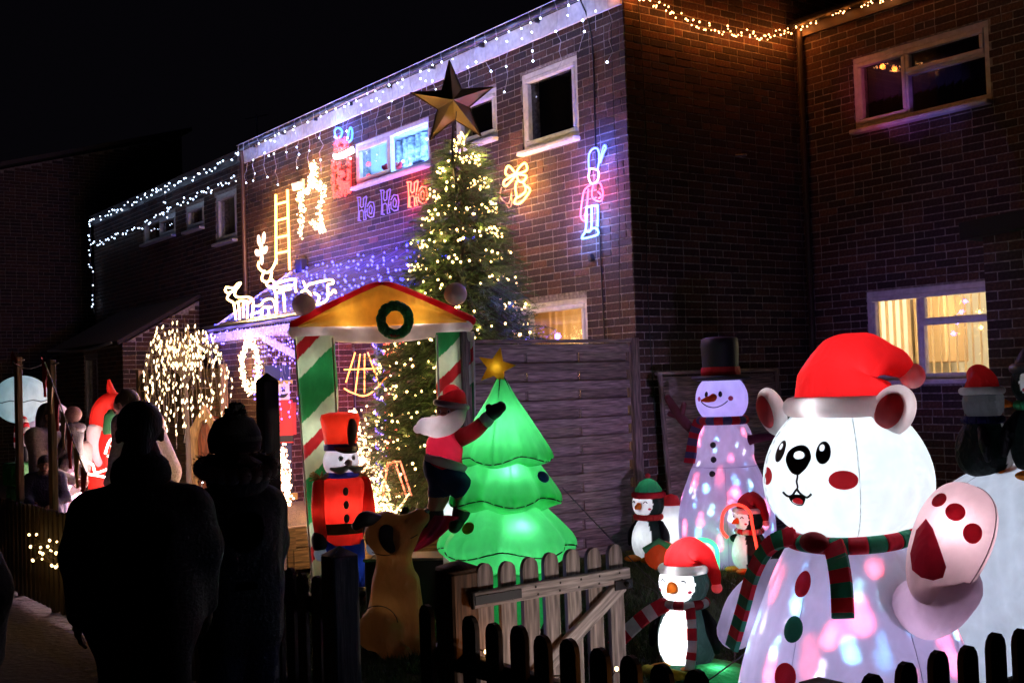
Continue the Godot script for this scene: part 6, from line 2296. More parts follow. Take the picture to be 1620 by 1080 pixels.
func green_tree() -> void:
	var t := thing("inflatable_tree", "glowing green three-tiered inflatable Christmas tree with a yellow star", "inflatable", Vector3(-6.30, 0, -4.58), deg_to_rad(50))
	var green := Color(0.11, 0.74, 0.26)
	var tiers := [
		[[0.30, 0.42], [0.40, 0.50], [0.465, 0.58], [0.455, 0.64], [0.37, 0.73], [0.27, 0.83], [0.22, 0.92]],
		[[0.22, 0.80], [0.33, 0.855], [0.375, 0.90], [0.36, 0.95], [0.28, 1.06], [0.21, 1.16], [0.16, 1.22]],
		[[0.16, 1.10], [0.27, 1.13], [0.335, 1.175], [0.32, 1.23], [0.215, 1.39], [0.10, 1.56], [0.03, 1.685], [0.004, 1.705]]]
	var k := 0
	for tier in tiers:
		var prof := []
		for q in tier:
			prof.append(Vector2(q[0], q[1]))
		var pf := []
		for q in prof:
			pf.append(q)
		var g := Geo.new()
		var kk := k
		g.sheet(func(u, v):
			var f: float = v * (pf.size() - 1)
			var i := mini(int(f), pf.size() - 2)
			var a: Vector2 = pf[maxi(i - 1, 0)]
			var b: Vector2 = pf[i]
			var c: Vector2 = pf[i + 1]
			var d: Vector2 = pf[mini(i + 2, pf.size() - 1)]
			var q := b.cubic_interpolate(c, a, d, f - i)
			var th: float = u * TAU
			var scallop := 1.0 - 0.13 * pow(absf(cos(th * 2.5 + kk)), 8.0) * smoothstep(0.02, 0.3, q.x)
			var pucker := 0.010 * sin(th * 34.0) * exp(-absf(v - 0.35) * 9.0)
			var droop := -0.05 * (1.0 - pow(absf(cos(th * 2.5 + kk)), 2.0)) * exp(-absf(v - 0.30) * 5.0)
			return Vector3(sin(th) * (q.x * scallop + pucker), q.y + droop, cos(th) * (q.x * scallop + pucker)), 150, 40)
		obj("tier", g, fab(green), t)
		g = Geo.new()
		var edge := []
		for j in 90:
			var th := TAU * j / 90.0
			var sc := 1.0 - 0.13 * pow(absf(cos(th * 2.5 + k)), 8.0)
			var m: Vector2 = prof[2]
			edge.append(Vector3(sin(th) * (m.x * sc + 0.003), m.y - 0.043 * (1.0 - pow(absf(cos(th * 2.5 + k)), 2.0)), cos(th) * (m.x * sc + 0.003)))
		g.tube(edge, 0.0045, 5, true)
		for j in 5:
			var th := TAU * (j + 0.5) / 5.0 * 1.0 - k / 2.5
			var line := []
			for q in range(2, prof.size()):
				var sc := 0.885 if q < prof.size() - 2 else 0.97
				line.append(Vector3(sin(th) * (prof[q].x * sc + 0.002), prof[q].y, cos(th) * (prof[q].x * sc + 0.002)))
			g.tube(smooth(line), 0.0035, 5)
		obj("seam", g, mat(Color(0.004, 0.03, 0.01), 0.7), t)
		k += 1
	var base := prof_fn([Vector2(0.20, 0.0), Vector2(0.27, 0.12), Vector2(0.31, 0.30), Vector2(0.30, 0.44)])
	var g := body_geo(base, 0.0, 0.44, 60, 16, 0.006)
	obj("base", g, fab(Color(0.03, 0.42, 0.12), 0.8), t)
	g = Geo.new()
	for j in 5:
		var line := []
		for q in 9:
			line.append(base.call(TAU * j / 5.0 + 0.1, q * 0.054, false))
		g.tube(line, 0.0035, 5)
	obj("seam", g, mat(Color(0.004, 0.03, 0.01), 0.7), t)
	for q in [[-0.22, 0.735, 0.345, Color(0.55, 0.42, 0.02)], [0.27, 1.04, 0.235, Color(0.03, 0.12, 0.45)]]:
		g = Geo.new()
		g.ball(Vector3(q[0], q[1], q[2]), Vector3(0.045, 0.042, 0.022), Basis.from_euler(Vector3(-0.6, atan2(q[0], q[2]), 0)), 18, 10)
		obj("bauble", g, fab(q[3], 0.8), t)
	g = Geo.new()
	var star := PackedVector2Array()
	for j in 10:
		var a := PI / 2 + TAU * j / 10.0 - 0.25
		var r := 0.135 if j % 2 == 0 else 0.06
		star.append(Vector2(cos(a), sin(a)) * r)
	g.extrude(star, 0.06, Transform3D(Basis.IDENTITY, Vector3(-0.03, 1.765, 0.0)))
	obj("star", g, fab(Color(0.75, 0.46, 0.03), 0.9), t)
	lamp(Vector3(-0.03, 1.765, 0.0), Color(1, 0.9, 0.7), 0.0035, t, 0.01)
	lamp(Vector3(0.0, 1.32, 0.05), Color(0.85, 1.0, 0.9), 0.085, t, 0.02)
	lamp(Vector3(-0.03, 1.22, 0.12), Color(0.9, 1.0, 0.95), 0.05, t, 0.02)
	lamp(Vector3(0.05, 1.06, 0.21), Color(0.9, 1.0, 0.95), 0.035, t, 0.02)
	lamp(Vector3(0.0, 0.92, 0.0), Color(0.9, 1.0, 0.95), 0.05, t, 0.02)
	lamp(Vector3(0.12, 0.70, 0.29), Color(0.9, 1.0, 0.95), 0.04, t, 0.02)
	lamp(Vector3(0.0, 0.62, 0.0), Color(0.85, 1.0, 0.9), 0.14, t, 0.02)
	lamp(Vector3(0.0, 0.25, 0.0), Color(0.8, 1.0, 0.85), 0.035, t, 0.02)


func climbing_santa() -> void:
	var s := thing("inflatable_santa", "inflatable Santa in blue shorts climbing the left side of the glowing green tree", "inflatable", Vector3(-6.46, 0.0, -4.22), deg_to_rad(50))
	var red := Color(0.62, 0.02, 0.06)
	var sk := Color(0.55, 0.32, 0.22)
	# x runs right in the picture, y up
	var g := Geo.new()
	g.limb([Vector3(0.0, 1.17, 0.02), Vector3(0.0, 1.25, 0.04), Vector3(0.03, 1.34, 0.02)], [0.125, 0.125, 0.085], 24, 6)
	obj("jacket", g, fab(red, 0.8), s)
	g = Geo.new()
	g.limb([Vector3(-0.10, 1.185, 0.1), Vector3(0.0, 1.155, 0.16), Vector3(0.12, 1.11, 0.09)], [0.028, 0.032, 0.028], 12, 5)
	obj("jacket_trim", g, fab(Color(0.62, 0.64, 0.70), 0.6), s)
	g = Geo.new()
	g.limb([Vector3(-0.03, 1.12, 0.0), Vector3(-0.02, 1.04, 0.0), Vector3(-0.05, 0.95, 0.02)], [0.125, 0.125, 0.075], 24, 6)
	g.limb([Vector3(0.03, 1.05, 0.05), Vector3(0.10, 0.99, 0.09)], [0.10, 0.085], 20, 5)
	obj("blue_shorts", g, fab(Color(0.025, 0.07, 0.20), 0.7), s)
	for q in [[Vector3(0.11, 0.99, 0.09), Vector3(0.12, 0.88, 0.08), Vector3(0.09, 0.82, 0.07)], [Vector3(-0.05, 0.92, 0.02), Vector3(-0.075, 0.85, 0.03), Vector3(-0.09, 0.81, 0.03)]]:
		g = Geo.new()
		g.limb(q, [0.07, 0.055, 0.05], 18, 5)
		var leg := obj("leg", g, fab(Color(0.50, 0.34, 0.22), 0.5), s)
		g = Geo.new()
		g.limb([q[2] + Vector3(0.01, 0.0, 0), q[2] + Vector3(0.0, -0.07, 0.0), q[2] + Vector3(-0.03, -0.085, 0.06)], [0.06, 0.058, 0.045], 18, 5)
		obj("boot", g, mat(Color(0.012, 0.012, 0.014), 0.6), leg)
	g = Geo.new()
	g.limb([Vector3(0.08, 1.30, 0.03), Vector3(0.19, 1.34, 0.10), Vector3(0.29, 1.42, 0.13)], [0.065, 0.055, 0.045], 18, 6)
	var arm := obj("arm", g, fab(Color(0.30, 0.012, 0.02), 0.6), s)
	g = Geo.new()
	g.limb([Vector3(0.285, 1.415, 0.128), Vector3(0.30, 1.43, 0.132)], [0.05, 0.048], 16, 3)
	obj("cuff", g, fab(Color(0.62, 0.62, 0.66), 0.6), arm)
	g = Geo.new()
	g.limb([Vector3(0.315, 1.445, 0.135), Vector3(0.35, 1.475, 0.14), Vector3(0.385, 1.50, 0.13)], [0.042, 0.048, 0.038], 16, 5)
	g.limb([Vector3(0.32, 1.47, 0.14), Vector3(0.31, 1.505, 0.15)], [0.024, 0.02], 12, 3)
	obj("mitten", g, mat(Color(0.012, 0.012, 0.014), 0.7), arm)
	var head := skin(Vector3(0.05, 1.475, 0.03), Vector3(0.10, 0.105, 0.10), 0.0)
	obj("head", skin_geo(head, 40, 24), fab(sk, 0.5), s)
	for sg in [-1.0, 1.0]:
		g = Geo.new()
		g.patch(head, Vector2(sg * 0.32 - 0.35, 0.08), oval(0.11, 0.13, 14), 0.003)
		var e := obj("eye", g, mat(Color(0.6, 0.6, 0.6), 0.5), s)
		g = Geo.new()
		g.patch(head, Vector2(sg * 0.32 - 0.37, 0.06), oval(0.055, 0.07, 12), 0.005)
		obj("pupil", g, mat(Color(0.01, 0.01, 0.01), 0.5), e)
	g = Geo.new()
	g.ball(Vector3(0.01, 1.465, 0.13), Vector3(0.022, 0.018, 0.022))
	obj("nose", g, fab(Color(0.55, 0.2, 0.15), 0.5), s)
	g = Geo.new()
	g.limb([Vector3(0.11, 1.50, 0.04), Vector3(0.07, 1.42, 0.10), Vector3(-0.02, 1.385, 0.13), Vector3(-0.11, 1.39, 0.12), Vector3(-0.165, 1.375, 0.10)], [0.05, 0.065, 0.072, 0.06, 0.03], 20, 6)
	obj("beard", g, fab(Color(0.82, 0.78, 0.80), 0.8), s)
	g = Geo.new()
	g.limb([Vector3(0.055, 1.54, 0.02), Vector3(0.06, 1.58, 0.015), Vector3(0.055, 1.60, 0.01)], [0.10, 0.09, 0.06], 22, 5)
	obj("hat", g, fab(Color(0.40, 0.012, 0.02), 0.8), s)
	g = Geo.new()
	var ring := []
	for k in 30:
		ring.append(Vector3(0.052 + sin(TAU * k / 30.0) * 0.10, 1.525 - 0.02 * sin(TAU * k / 30.0), 0.025 + cos(TAU * k / 30.0) * 0.10))
	g.tube(ring, 0.022, 10, true)
	obj("hat_trim", g, fab(Color(0.55, 0.45, 0.48), 0.5), s)
	lamp(Vector3(0.0, 1.25, 0.03), Color(1.0, 0.9, 0.9), 0.034, s, 0.02)  # lamps added inside him, to brighten jacket, shorts, head, beard and arm
	lamp(Vector3(-0.02, 1.06, 0.0), Color(0.9, 0.95, 1.0), 0.014, s, 0.02)
	lamp(Vector3(0.05, 1.475, 0.03), Color(1.0, 0.9, 0.85), 0.006, s, 0.01)
	lamp(Vector3(0.056, 1.61, 0.015), Color(1.0, 0.9, 0.85), 0.006, s, 0.01)
	lamp(Vector3(-0.06, 1.385, 0.125), Color(1.0, 0.95, 1.0), 0.009, s, 0.01)
	lamp(Vector3(0.20, 1.345, 0.10), Color(1.0, 0.9, 0.9), 0.004, s, 0.01)
	# the trousers the dog has pulled off
	g = Geo.new()
	g.sheet(func(u, v):
		var a := Vector3(0.10, 0.80, 0.12).lerp(Vector3(-0.20, 0.585, 0.20), u)
		var b := Vector3(-0.07, 0.81, 0.10).lerp(Vector3(-0.20, 0.66, 0.20), u)
		return a.lerp(b, v) + Vector3(0, -0.03 * sin(u * PI) * (1.0 - v), 0.02 * sin(v * 9.0 + u * 4.0)), 16, 14, false)
	obj("pulled_trousers", g, fab(Color(0.30, 0.012, 0.06), 0.6), s)
	# white back light beside him
	var t := thing("inflatable_icicle", "narrow glowing white inflatable icicle behind the climbing Santa", "inflatable", Vector3(-7.0, 0.0, -4.62), deg_to_rad(50))
	g = Geo.new()
	g.limb([Vector3(-0.01, 0.55, 0), Vector3(-0.055, 0.80, 0), Vector3(-0.09, 1.05, 0), Vector3(-0.05, 1.25, 0), Vector3(-0.12, 1.42, 0)], [0.07, 0.07, 0.05, 0.04, 0.025], 18, 6)
	g.limb([Vector3(0.02, 0.05, 0), Vector3(0.0, 0.30, 0), Vector3(0.0, 0.55, 0)], [0.09, 0.08, 0.07], 18, 6)
	obj("skin", g, fab(Color(0.85, 0.88, 0.9)), t)
	for y in [0.5, 0.75, 1.0, 1.3]:
		lamp(Vector3(-0.05 if y < 0.9 else -0.075, y, 0), Color(0.9, 0.96, 1.0), 0.012 if y < 0.9 else 0.006, t, 0.015)


func dog() -> void:
	var d := thing("inflatable_dog", "tan inflatable dog sitting and tugging Santa's trousers, dark patch round its eye", "inflatable", Vector3(-6.37, 0.0, -3.72), deg_to_rad(52))
	var tan_ := Color(0.40, 0.19, 0.06)
	var b := Blob.new()
	# x runs right in the picture
	b.cap(Vector3(0.0, 0.20, -0.02), Vector3(0.02, 0.42, 0.0), 0.165, 0.13, tan_)
	b.cap(Vector3(0.02, 0.42, 0.0), Vector3(0.03, 0.62, 0.01), 0.125, 0.105, tan_)
	b.cap(Vector3(-0.02, 0.74, 0.0), Vector3(0.06, 0.72, 0.02), 0.135, 0.12, tan_)
	b.cap(Vector3(0.09, 0.745, 0.03), Vector3(0.205, 0.835, 0.05), 0.088, 0.058, tan_)
	b.cap(Vector3(-0.08, 0.15, 0.10), Vector3(-0.02, 0.13, 0.15), 0.13, 0.11, tan_)
	b.cap(Vector3(0.0, 0.04, 0.18), Vector3(0.10, 0.035, 0.22), 0.055, 0.045, tan_)
	b.cap(Vector3(0.10, 0.42, 0.06), Vector3(0.13, 0.06, 0.08), 0.075, 0.05, tan_)
	b.cap(Vector3(0.13, 0.05, 0.08), Vector3(0.18, 0.035, 0.11), 0.052, 0.045, tan_)
	b.cap(Vector3(0.10, 0.42, -0.08), Vector3(0.16, 0.06, -0.08), 0.07, 0.05, tan_)
	b.cap(Vector3(-0.12, 0.10, -0.10), Vector3(-0.20, 0.08, -0.05), 0.05, 0.03, tan_)
	obj("body", b.geo(0.015, 0.018), fab(tan_, 0.6), d)
	lamp(Vector3(0.0, 0.28, 0.0), Color(1.0, 0.85, 0.7), 0.009, d, 0.02)  # two lamps added inside, to brighten the dog
	lamp(Vector3(0.03, 0.62, 0.0), Color(1.0, 0.8, 0.6), 0.005, d, 0.02)
	var g := Geo.new()
	g.limb([Vector3(-0.06, 0.83, 0.06), Vector3(-0.135, 0.84, 0.09), Vector3(-0.19, 0.80, 0.10)], [0.035, 0.05, 0.03], 16, 5)
	obj("ear", g, mat(Color(0.012, 0.01, 0.01), 0.6), d)
	g = Geo.new()
	g.limb([Vector3(0.08, 0.82, -0.06), Vector3(0.10, 0.87, -0.05)], [0.03, 0.025], 12, 3)
	obj("ear", g, mat(Color(0.012, 0.01, 0.01), 0.6), d)
	g = Geo.new()
	g.ball(Vector3(0.015, 0.715, 0.118), Vector3(0.062, 0.095, 0.028), Basis.from_euler(Vector3(0.05, 0.1, 0.35)), 22, 12)
	obj("eye_patch", g, mat(Color(0.012, 0.01, 0.01), 0.6), d)
	g = Geo.new()
	for q in [[Vector3(-0.19, 0.10, 0.12), Vector3(-0.16, 0.27, 0.13), Vector3(-0.04, 0.31, 0.155), Vector3(0.05, 0.24, 0.165), Vector3(0.06, 0.10, 0.17)], [Vector3(-0.10, 0.63, 0.075), Vector3(-0.02, 0.615, 0.115), Vector3(0.07, 0.63, 0.11), Vector3(0.13, 0.67, 0.085)], [Vector3(-0.125, 0.68, 0.075), Vector3(-0.155, 0.76, 0.06), Vector3(-0.12, 0.84, 0.06)], [Vector3(0.19, 0.735, 0.098), Vector3(0.145, 0.715, 0.112), Vector3(0.10, 0.725, 0.122)]]:
		g.tube(smooth(q), 0.0035, 5)
	obj("seam", g, mat(Color(0.05, 0.025, 0.01), 0.7), d)
	g = Geo.new()
	g.ball(Vector3(0.115, 0.80, 0.095), Vector3(0.014, 0.016, 0.012))
	obj("eye", g, mat(Color(0.012, 0.01, 0.01), 0.4), d)
	g = Geo.new()
	g.ball(Vector3(0.245, 0.875, 0.06), Vector3(0.02, 0.018, 0.02))
	obj("nose", g, mat(Color(0.012, 0.01, 0.01), 0.4), d)


func hand(at: Vector3, dir: Vector3, inward: Vector3, col: Color, s := 1.0, curl := 0.5) -> Geo:
	# palm, four unequal bent fingers and a thumb
	var d := dir.normalized()
	var n := (inward - d * inward.dot(d)).normalized()
	var w := d.cross(n)
	var b := Blob.new()
	b.cap(at, at + d * 0.075 * s + w * 0.022 * s, 0.020 * s, 0.015 * s, col)
	b.cap(at, at + d * 0.075 * s - w * 0.022 * s, 0.020 * s, 0.015 * s, col)
	for k in 4:
		var l: float = [0.062, 0.074, 0.068, 0.054][k] * s
		var p := at + d * 0.08 * s + w * (0.030 - k * 0.020) * s
		var q := (d + n * curl * 0.6).normalized()
		var e := (d * (1.0 - curl * 0.7) + n * curl).normalized()
		b.cap(p, p + q * l * 0.5, 0.0092 * s, 0.0085 * s, col)
		b.cap(p + q * l * 0.5, p + q * l * 0.5 + e * l * 0.5, 0.0085 * s, 0.0075 * s, col)
	var t := at + d * 0.02 * s + w * 0.026 * s
	var t1 := t + (d * 0.5 + w * 0.8 + n * 0.5).normalized() * 0.038 * s
	b.cap(t, t1, 0.0125 * s, 0.0105 * s, col)
	b.cap(t1, t1 + (d * 0.9 + n * 0.4).normalized() * 0.03 * s, 0.0105 * s, 0.009 * s, col)
	return b.geo(0.0055, 0.0028)


func head_geo(at: Vector3, f: Vector3, up: Vector3, sk: Color, s: float) -> Geo:
	# skull, jaw, nose, ears, lips; f is where the face looks
	var r := up.cross(f).normalized()
	var u := f.cross(r).normalized()
	var b := Blob.new()
	b.cap(at + u * 0.035 * s - f * 0.015 * s, at + u * 0.03 * s + f * 0.02 * s, 0.082 * s, 0.078 * s, sk)
	b.cap(at + f * 0.025 * s - u * 0.01 * s, at + f * 0.045 * s - u * 0.075 * s, 0.066 * s, 0.034 * s, sk)
	b.cap(at + f * 0.092 * s + u * 0.01 * s, at + f * 0.108 * s - u * 0.018 * s, 0.009 * s, 0.014 * s, sk)
	b.cap(at + f * 0.082 * s - u * 0.052 * s - r * 0.018 * s, at + f * 0.082 * s - u * 0.052 * s + r * 0.018 * s, 0.007 * s, 0.007 * s, sk * Color(0.8, 0.5, 0.5))
	for q in [-1.0, 1.0]:
		b.cap(at + r * 0.083 * s * q + u * 0.015 * s - f * 0.01 * s, at + r * 0.085 * s * q - u * 0.02 * s, 0.014 * s, 0.010 * s, sk)
		b.cap(at + f * 0.083 * s + r * 0.031 * s * q + u * 0.022 * s, at + f * 0.083 * s + r * 0.034 * s * q + u * 0.022 * s, 0.009 * s, 0.008 * s, Color(0.05, 0.04, 0.04))
	return b.geo(0.0065 * s, 0.007 * s)


func person(label: String, at: Vector3, turn: float, h: float, j: Dictionary, col: Dictionary, cell := 0.014) -> Node3D:
	# j: joints in metres for a body 1.7 m tall, y up, +z forward, +x the person's left
	var p := thing("person", label, "person", at, turn)
	var s := h / 1.7
	var g := func(k: String) -> Vector3: return j[k] * s
	var b := Blob.new()
	var wd: float = j.get("wide", 1.0)
	var top: Color = col.top
	var low: Color = col.low
	var chest: Vector3 = g.call("chest")
	var hip: Vector3 = g.call("hip")
	var neck: Vector3 = g.call("neck")
	for q in [-1.0, 1.0]:
		var side := "l" if q > 0 else "r"
		var sh: Vector3 = g.call("sh_" + side)
		var el: Vector3 = g.call("el_" + side)
		var wr: Vector3 = g.call("wr_" + side)
		var hp: Vector3 = hip + Vector3(q * 0.09 * s, -0.03, 0)
		var kn: Vector3 = g.call("kn_" + side)
		var an: Vector3 = g.call("an_" + side)
		b.cap(chest + Vector3(q * 0.075 * s * wd, 0, 0), hip + Vector3(q * 0.075 * s * wd, 0.02, 0), 0.125 * s * wd, 0.125 * s * wd, top)
		b.cap(chest + Vector3(q * 0.05 * s, 0.02, 0), sh, 0.11 * s, 0.078 * s * wd, top)
		b.cap(sh, el, 0.072 * s * wd, 0.058 * s * wd, top)
		b.cap(el, wr, 0.056 * s * wd, 0.044 * s * wd, top)
		b.cap(hp, kn, 0.098 * s, 0.066 * s, low)
		b.cap(kn, an, 0.064 * s, 0.046 * s, low)
		b.cap(an + Vector3(0, -0.03, -0.02) * s, an + Vector3(q * 0.015, -0.045, 0.13) * s, 0.042 * s, 0.035 * s, col.get("shoe", Color(0.01, 0.01, 0.01)))
	b.cap(chest + Vector3(0, 0.08 * s, 0), neck, 0.075 * s, 0.058 * s, top)
	var head: Vector3 = g.call("head")
	b.cap(neck, head - Vector3(0, 0.04, 0) * s, 0.054 * s, 0.052 * s, col.skin)
	if col.has("coat"):
		for q in [-1.0, 1.0]:
			b.cap(chest + Vector3(q * 0.085 * s * wd, 0.05, 0), hip + Vector3(q * 0.10 * s * wd, -col.coat * s, 0), 0.125 * s * wd, 0.135 * s * wd, top)
	var body := b.geo(cell, 0.034 if col.has("coat") else 0.022)
	body.add(head_geo(head, j.get("face", Vector3(0, 0, 1)).normalized(), j.get("crown", Vector3.UP), col.skin, s * j.get("small", 1.0)))
	for side in ["l", "r"]:
		var wr: Vector3 = g.call("wr_" + side)
		var el: Vector3 = g.call("el_" + side)
		body.add(hand(wr - (wr - el).normalized() * 0.0, wr - el, Vector3(-1 if side == "l" else 1, 0, 0.2), col.get("glove", col.skin), s))
	obj("body", body, grained(Color.WHITE, 0.85, Vector3.ONE * 6.0, 0.4, "cloth", true, 0.7), p)
	return p


func standing(arms := 0.0) -> Dictionary:
	return {
		"head": Vector3(0, 1.575, 0.015), "neck": Vector3(0, 1.47, -0.01), "chest": Vector3(0, 1.27, 0), "hip": Vector3(0, 0.95, 0),
		"sh_l": Vector3(0.19, 1.40, -0.01), "sh_r": Vector3(-0.19, 1.40, -0.01), "el_l": Vector3(0.27, 1.13, 0.0 + arms * 0.1), "el_r": Vector3(-0.27, 1.13, 0.0 + arms * 0.1),
		"wr_l": Vector3(0.27 - arms * 0.15, 0.90 + arms * 0.15, 0.05 + arms * 0.22), "wr_r": Vector3(-0.27 + arms * 0.15, 0.90 + arms * 0.15, 0.05 + arms * 0.22),
		"kn_l": Vector3(0.10, 0.50, 0.02), "kn_r": Vector3(-0.10, 0.50, 0.02), "an_l": Vector3(0.11, 0.08, -0.02), "an_r": Vector3(-0.11, 0.08, -0.02)}


func hair(parent: Node3D, at: Vector3, f: Vector3, s: float, c: Color, pony: Array) -> void:
	var b := Blob.new()
	b.cap(at + Vector3(0, 0.055, 0) * s - f * 0.03 * s, at + Vector3(0, 0.045, 0) * s + f * 0.012 * s, 0.087 * s, 0.082 * s, c)
	b.cap(at - f * 0.05 * s + Vector3(0, 0.03, 0) * s, at - f * 0.06 * s - Vector3(0, 0.05, 0) * s, 0.07 * s, 0.045 * s, c)
	for k in pony.size() - 1:
		b.cap(pony[k], pony[k + 1], 0.045 * s, 0.035 * s, c)
	obj("hair", b.geo(0.008, 0.01), grained(c, 0.6, Vector3(14, 3, 14), 0.5, "hair"), parent)


func people() -> void:
	var black := Color(0.012, 0.011, 0.013)
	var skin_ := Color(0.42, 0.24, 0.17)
	# two onlookers seen from behind, in front of the fence
	var j := standing()
	j.wide = 0.88
	j.chest = Vector3(0, 1.19, 0)
	j.sh_l = Vector3(0.185, 1.275, -0.01)
	j.sh_r = Vector3(-0.185, 1.275, -0.01)
	j.el_l = Vector3(0.24, 1.12, 0.0)
	j.el_r = Vector3(-0.24, 1.12, 0.0)
	j.wr_l = Vector3(0.25, 0.88, 0.08)
	j.wr_r = Vector3(-0.25, 0.88, 0.08)
	j.small = 0.97
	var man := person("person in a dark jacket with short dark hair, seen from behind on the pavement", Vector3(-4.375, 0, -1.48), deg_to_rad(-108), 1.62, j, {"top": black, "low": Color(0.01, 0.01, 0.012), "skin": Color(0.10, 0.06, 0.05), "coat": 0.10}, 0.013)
	hair(man, Vector3(0, 1.575, 0.015) * 1.62 / 1.7, Vector3(0, 0, 1), 0.95, Color(0.012, 0.009, 0.008), [])
	var g := Geo.new()
	var ring := []
	for k in 24:
		ring.append(Vector3(sin(TAU * k / 24.0) * 0.085, 1.395 + 0.012 * cos(TAU * k / 24.0), -0.01 + cos(TAU * k / 24.0) * 0.08))
	g.tube(ring, 0.018, 10, true)
	g.ball(Vector3(0, 1.355, -0.01), Vector3(0.112, 0.10, 0.10), Basis.IDENTITY, 24, 14)
	obj("collar", g, grained(Color(0.012, 0.011, 0.012), 0.9, Vector3.ONE * 6.0, 0.4, "cloth"), man)
	j = standing(0.3)
	j.wide = 0.80
	j.chest = Vector3(0, 1.2, 0)
	j.sh_l = Vector3(0.145, 1.30, -0.01)
	j.sh_r = Vector3(-0.145, 1.30, -0.01)
	j.el_l = Vector3(0.185, 1.12, 0.05)
	j.el_r = Vector3(-0.185, 1.12, 0.05)
	j.wr_l = Vector3(0.15, 0.95, 0.14)
	j.wr_r = Vector3(-0.15, 0.95, 0.14)
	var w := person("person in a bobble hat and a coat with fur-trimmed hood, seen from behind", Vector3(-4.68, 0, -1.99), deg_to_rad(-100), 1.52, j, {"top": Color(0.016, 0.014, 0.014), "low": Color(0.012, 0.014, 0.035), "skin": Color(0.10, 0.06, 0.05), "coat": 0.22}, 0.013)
	var s := 1.52 / 1.7
	var hat := node("bobble_hat", w)
	g = Geo.new()
	g.lathe([Vector2(0.105, 0.0), Vector2(0.112, 0.03), Vector2(0.11, 0.08), Vector2(0.085, 0.135), Vector2(0.04, 0.16), Vector2(0.001, 0.166)], 30, Transform3D(Basis.IDENTITY, Vector3(0, 1.565, 0.01) * s))
	obj("knitted_cap", g, grained(Color(0.014, 0.011, 0.013), 0.95, Vector3(10, 30, 10), 0.6, "knit"), hat)
	g = Geo.new()
	g.lathe([Vector2(0.114, 0.045), Vector2(0.115, 0.055), Vector2(0.113, 0.065)], 30, Transform3D(Basis.IDENTITY, Vector3(0, 1.565, 0.01) * s))
	obj("pale_stripe", g, grained(Color(0.10, 0.085, 0.075), 0.95, Vector3(10, 30, 10), 0.6, "knit"), hat)
	g = Geo.new()
	for k in 90:
		var d := Vector3(rng.randfn(), rng.randfn(), rng.randfn()).normalized()
		g.tube([Vector3(0.0, 1.685, -0.02) * s + Vector3(0, 0.06, 0), Vector3(0.0, 1.685, -0.02) * s + Vector3(0, 0.06, 0) + d * 0.048], 0.007, 3)
	obj("bobble", g, mat(Color(0.014, 0.012, 0.012), 0.95), hat)
	g = Geo.new()
	for k in 620:
		var a := TAU * k / 620.0 * 5.0
		var base := Vector3(sin(a) * 0.14, 1.335 + 0.03 * cos(a) + rng.randf_range(-0.02, 0.02), -0.03 + cos(a) * 0.11)
		var d := (Vector3(sin(a), rng.randf_range(-0.5, 0.8), cos(a)) + Vector3(rng.randfn(), rng.randfn(), rng.randfn()) * 0.35).normalized()
		g.tube([base, base + d * rng.randf_range(0.03, 0.055)], 0.0022, 3)
	for k in 20:
		var a := TAU * k / 20.0
		g.ball(Vector3(sin(a) * 0.15, 1.335 + 0.03 * cos(a), -0.03 + cos(a) * 0.12), Vector3.ONE * 0.036, Basis.IDENTITY, 8, 6)
	obj("fur_trim", g, mat(Color(0.13, 0.09, 0.065), 0.9), w)
	g = Geo.new()
	g.ball(Vector3(0, 1.29, -0.03), Vector3(0.135, 0.10, 0.12), Basis.IDENTITY, 24, 14)
	obj("coat_hood", g, grained(Color(0.016, 0.014, 0.014), 0.9, Vector3.ONE * 6.0, 0.4, "cloth"), w)
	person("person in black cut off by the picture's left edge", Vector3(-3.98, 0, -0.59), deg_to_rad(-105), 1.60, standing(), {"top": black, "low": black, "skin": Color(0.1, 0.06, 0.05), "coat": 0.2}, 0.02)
	# woman in a lilac hoodie, bending to the left
	j = standing()
	j.hip = Vector3(0, 0.95, -0.10)
	j.chest = Vector3(0, 1.27, 0.06)
	j.neck = Vector3(0, 1.44, 0.15)
	j.head = Vector3(0, 1.53, 0.235)
	j.face = Vector3(0, -0.35, 1)
	j.crown = Vector3(0, 1, 0.35)
	j.sh_l = Vector3(0.17, 1.385, 0.10)
	j.sh_r = Vector3(-0.17, 1.385, 0.10)
	j.el_l = Vector3(0.20, 1.10, 0.14)
	j.el_r = Vector3(-0.20, 1.10, 0.14)
	j.wr_l = Vector3(0.18, 0.90, 0.26)
	j.wr_r = Vector3(-0.17, 0.88, 0.24)
	j.wide = 1.12
	w = person("woman in a lilac hoodie and red trousers leaning forward by the willow lights", Vector3(-9.92, 0, -3.42), deg_to_rad(-62), 1.74, j, {"top": Color(0.74, 0.68, 0.84), "low": Color(0.55, 0.025, 0.03), "skin": Color(0.50, 0.30, 0.22)}, 0.014)
	s = 1.74 / 1.7
	var hd: Vector3 = j.head * s
	hair(w, hd, Vector3(0, -0.2, 1).normalized(), s * 1.02, Color(0.09, 0.05, 0.035), [hd + Vector3(0.0, 0.05, -0.10), hd + Vector3(0.02, -0.02, -0.16), hd + Vector3(0.03, -0.16, -0.17)])
	# woman in a pale padded coat holding a small child
	j = standing(0.9)
	j.wide = 1.12
	j.face = Vector3(0.35, -0.25, 1)
	j.wr_l = Vector3(0.10, 1.02, 0.30)
	j.wr_r = Vector3(-0.06, 0.98, 0.30)
	w = person("dark-haired woman in a pale padded coat holding a small child behind the bunting", Vector3(-10.94, 0, -2.88), deg_to_rad(125), 1.60, j, {"top": Color(0.40, 0.36, 0.35), "low": Color(0.02, 0.03, 0.08), "skin": skin_}, 0.015)
	s = 1.60 / 1.7
	hd = j.head * s
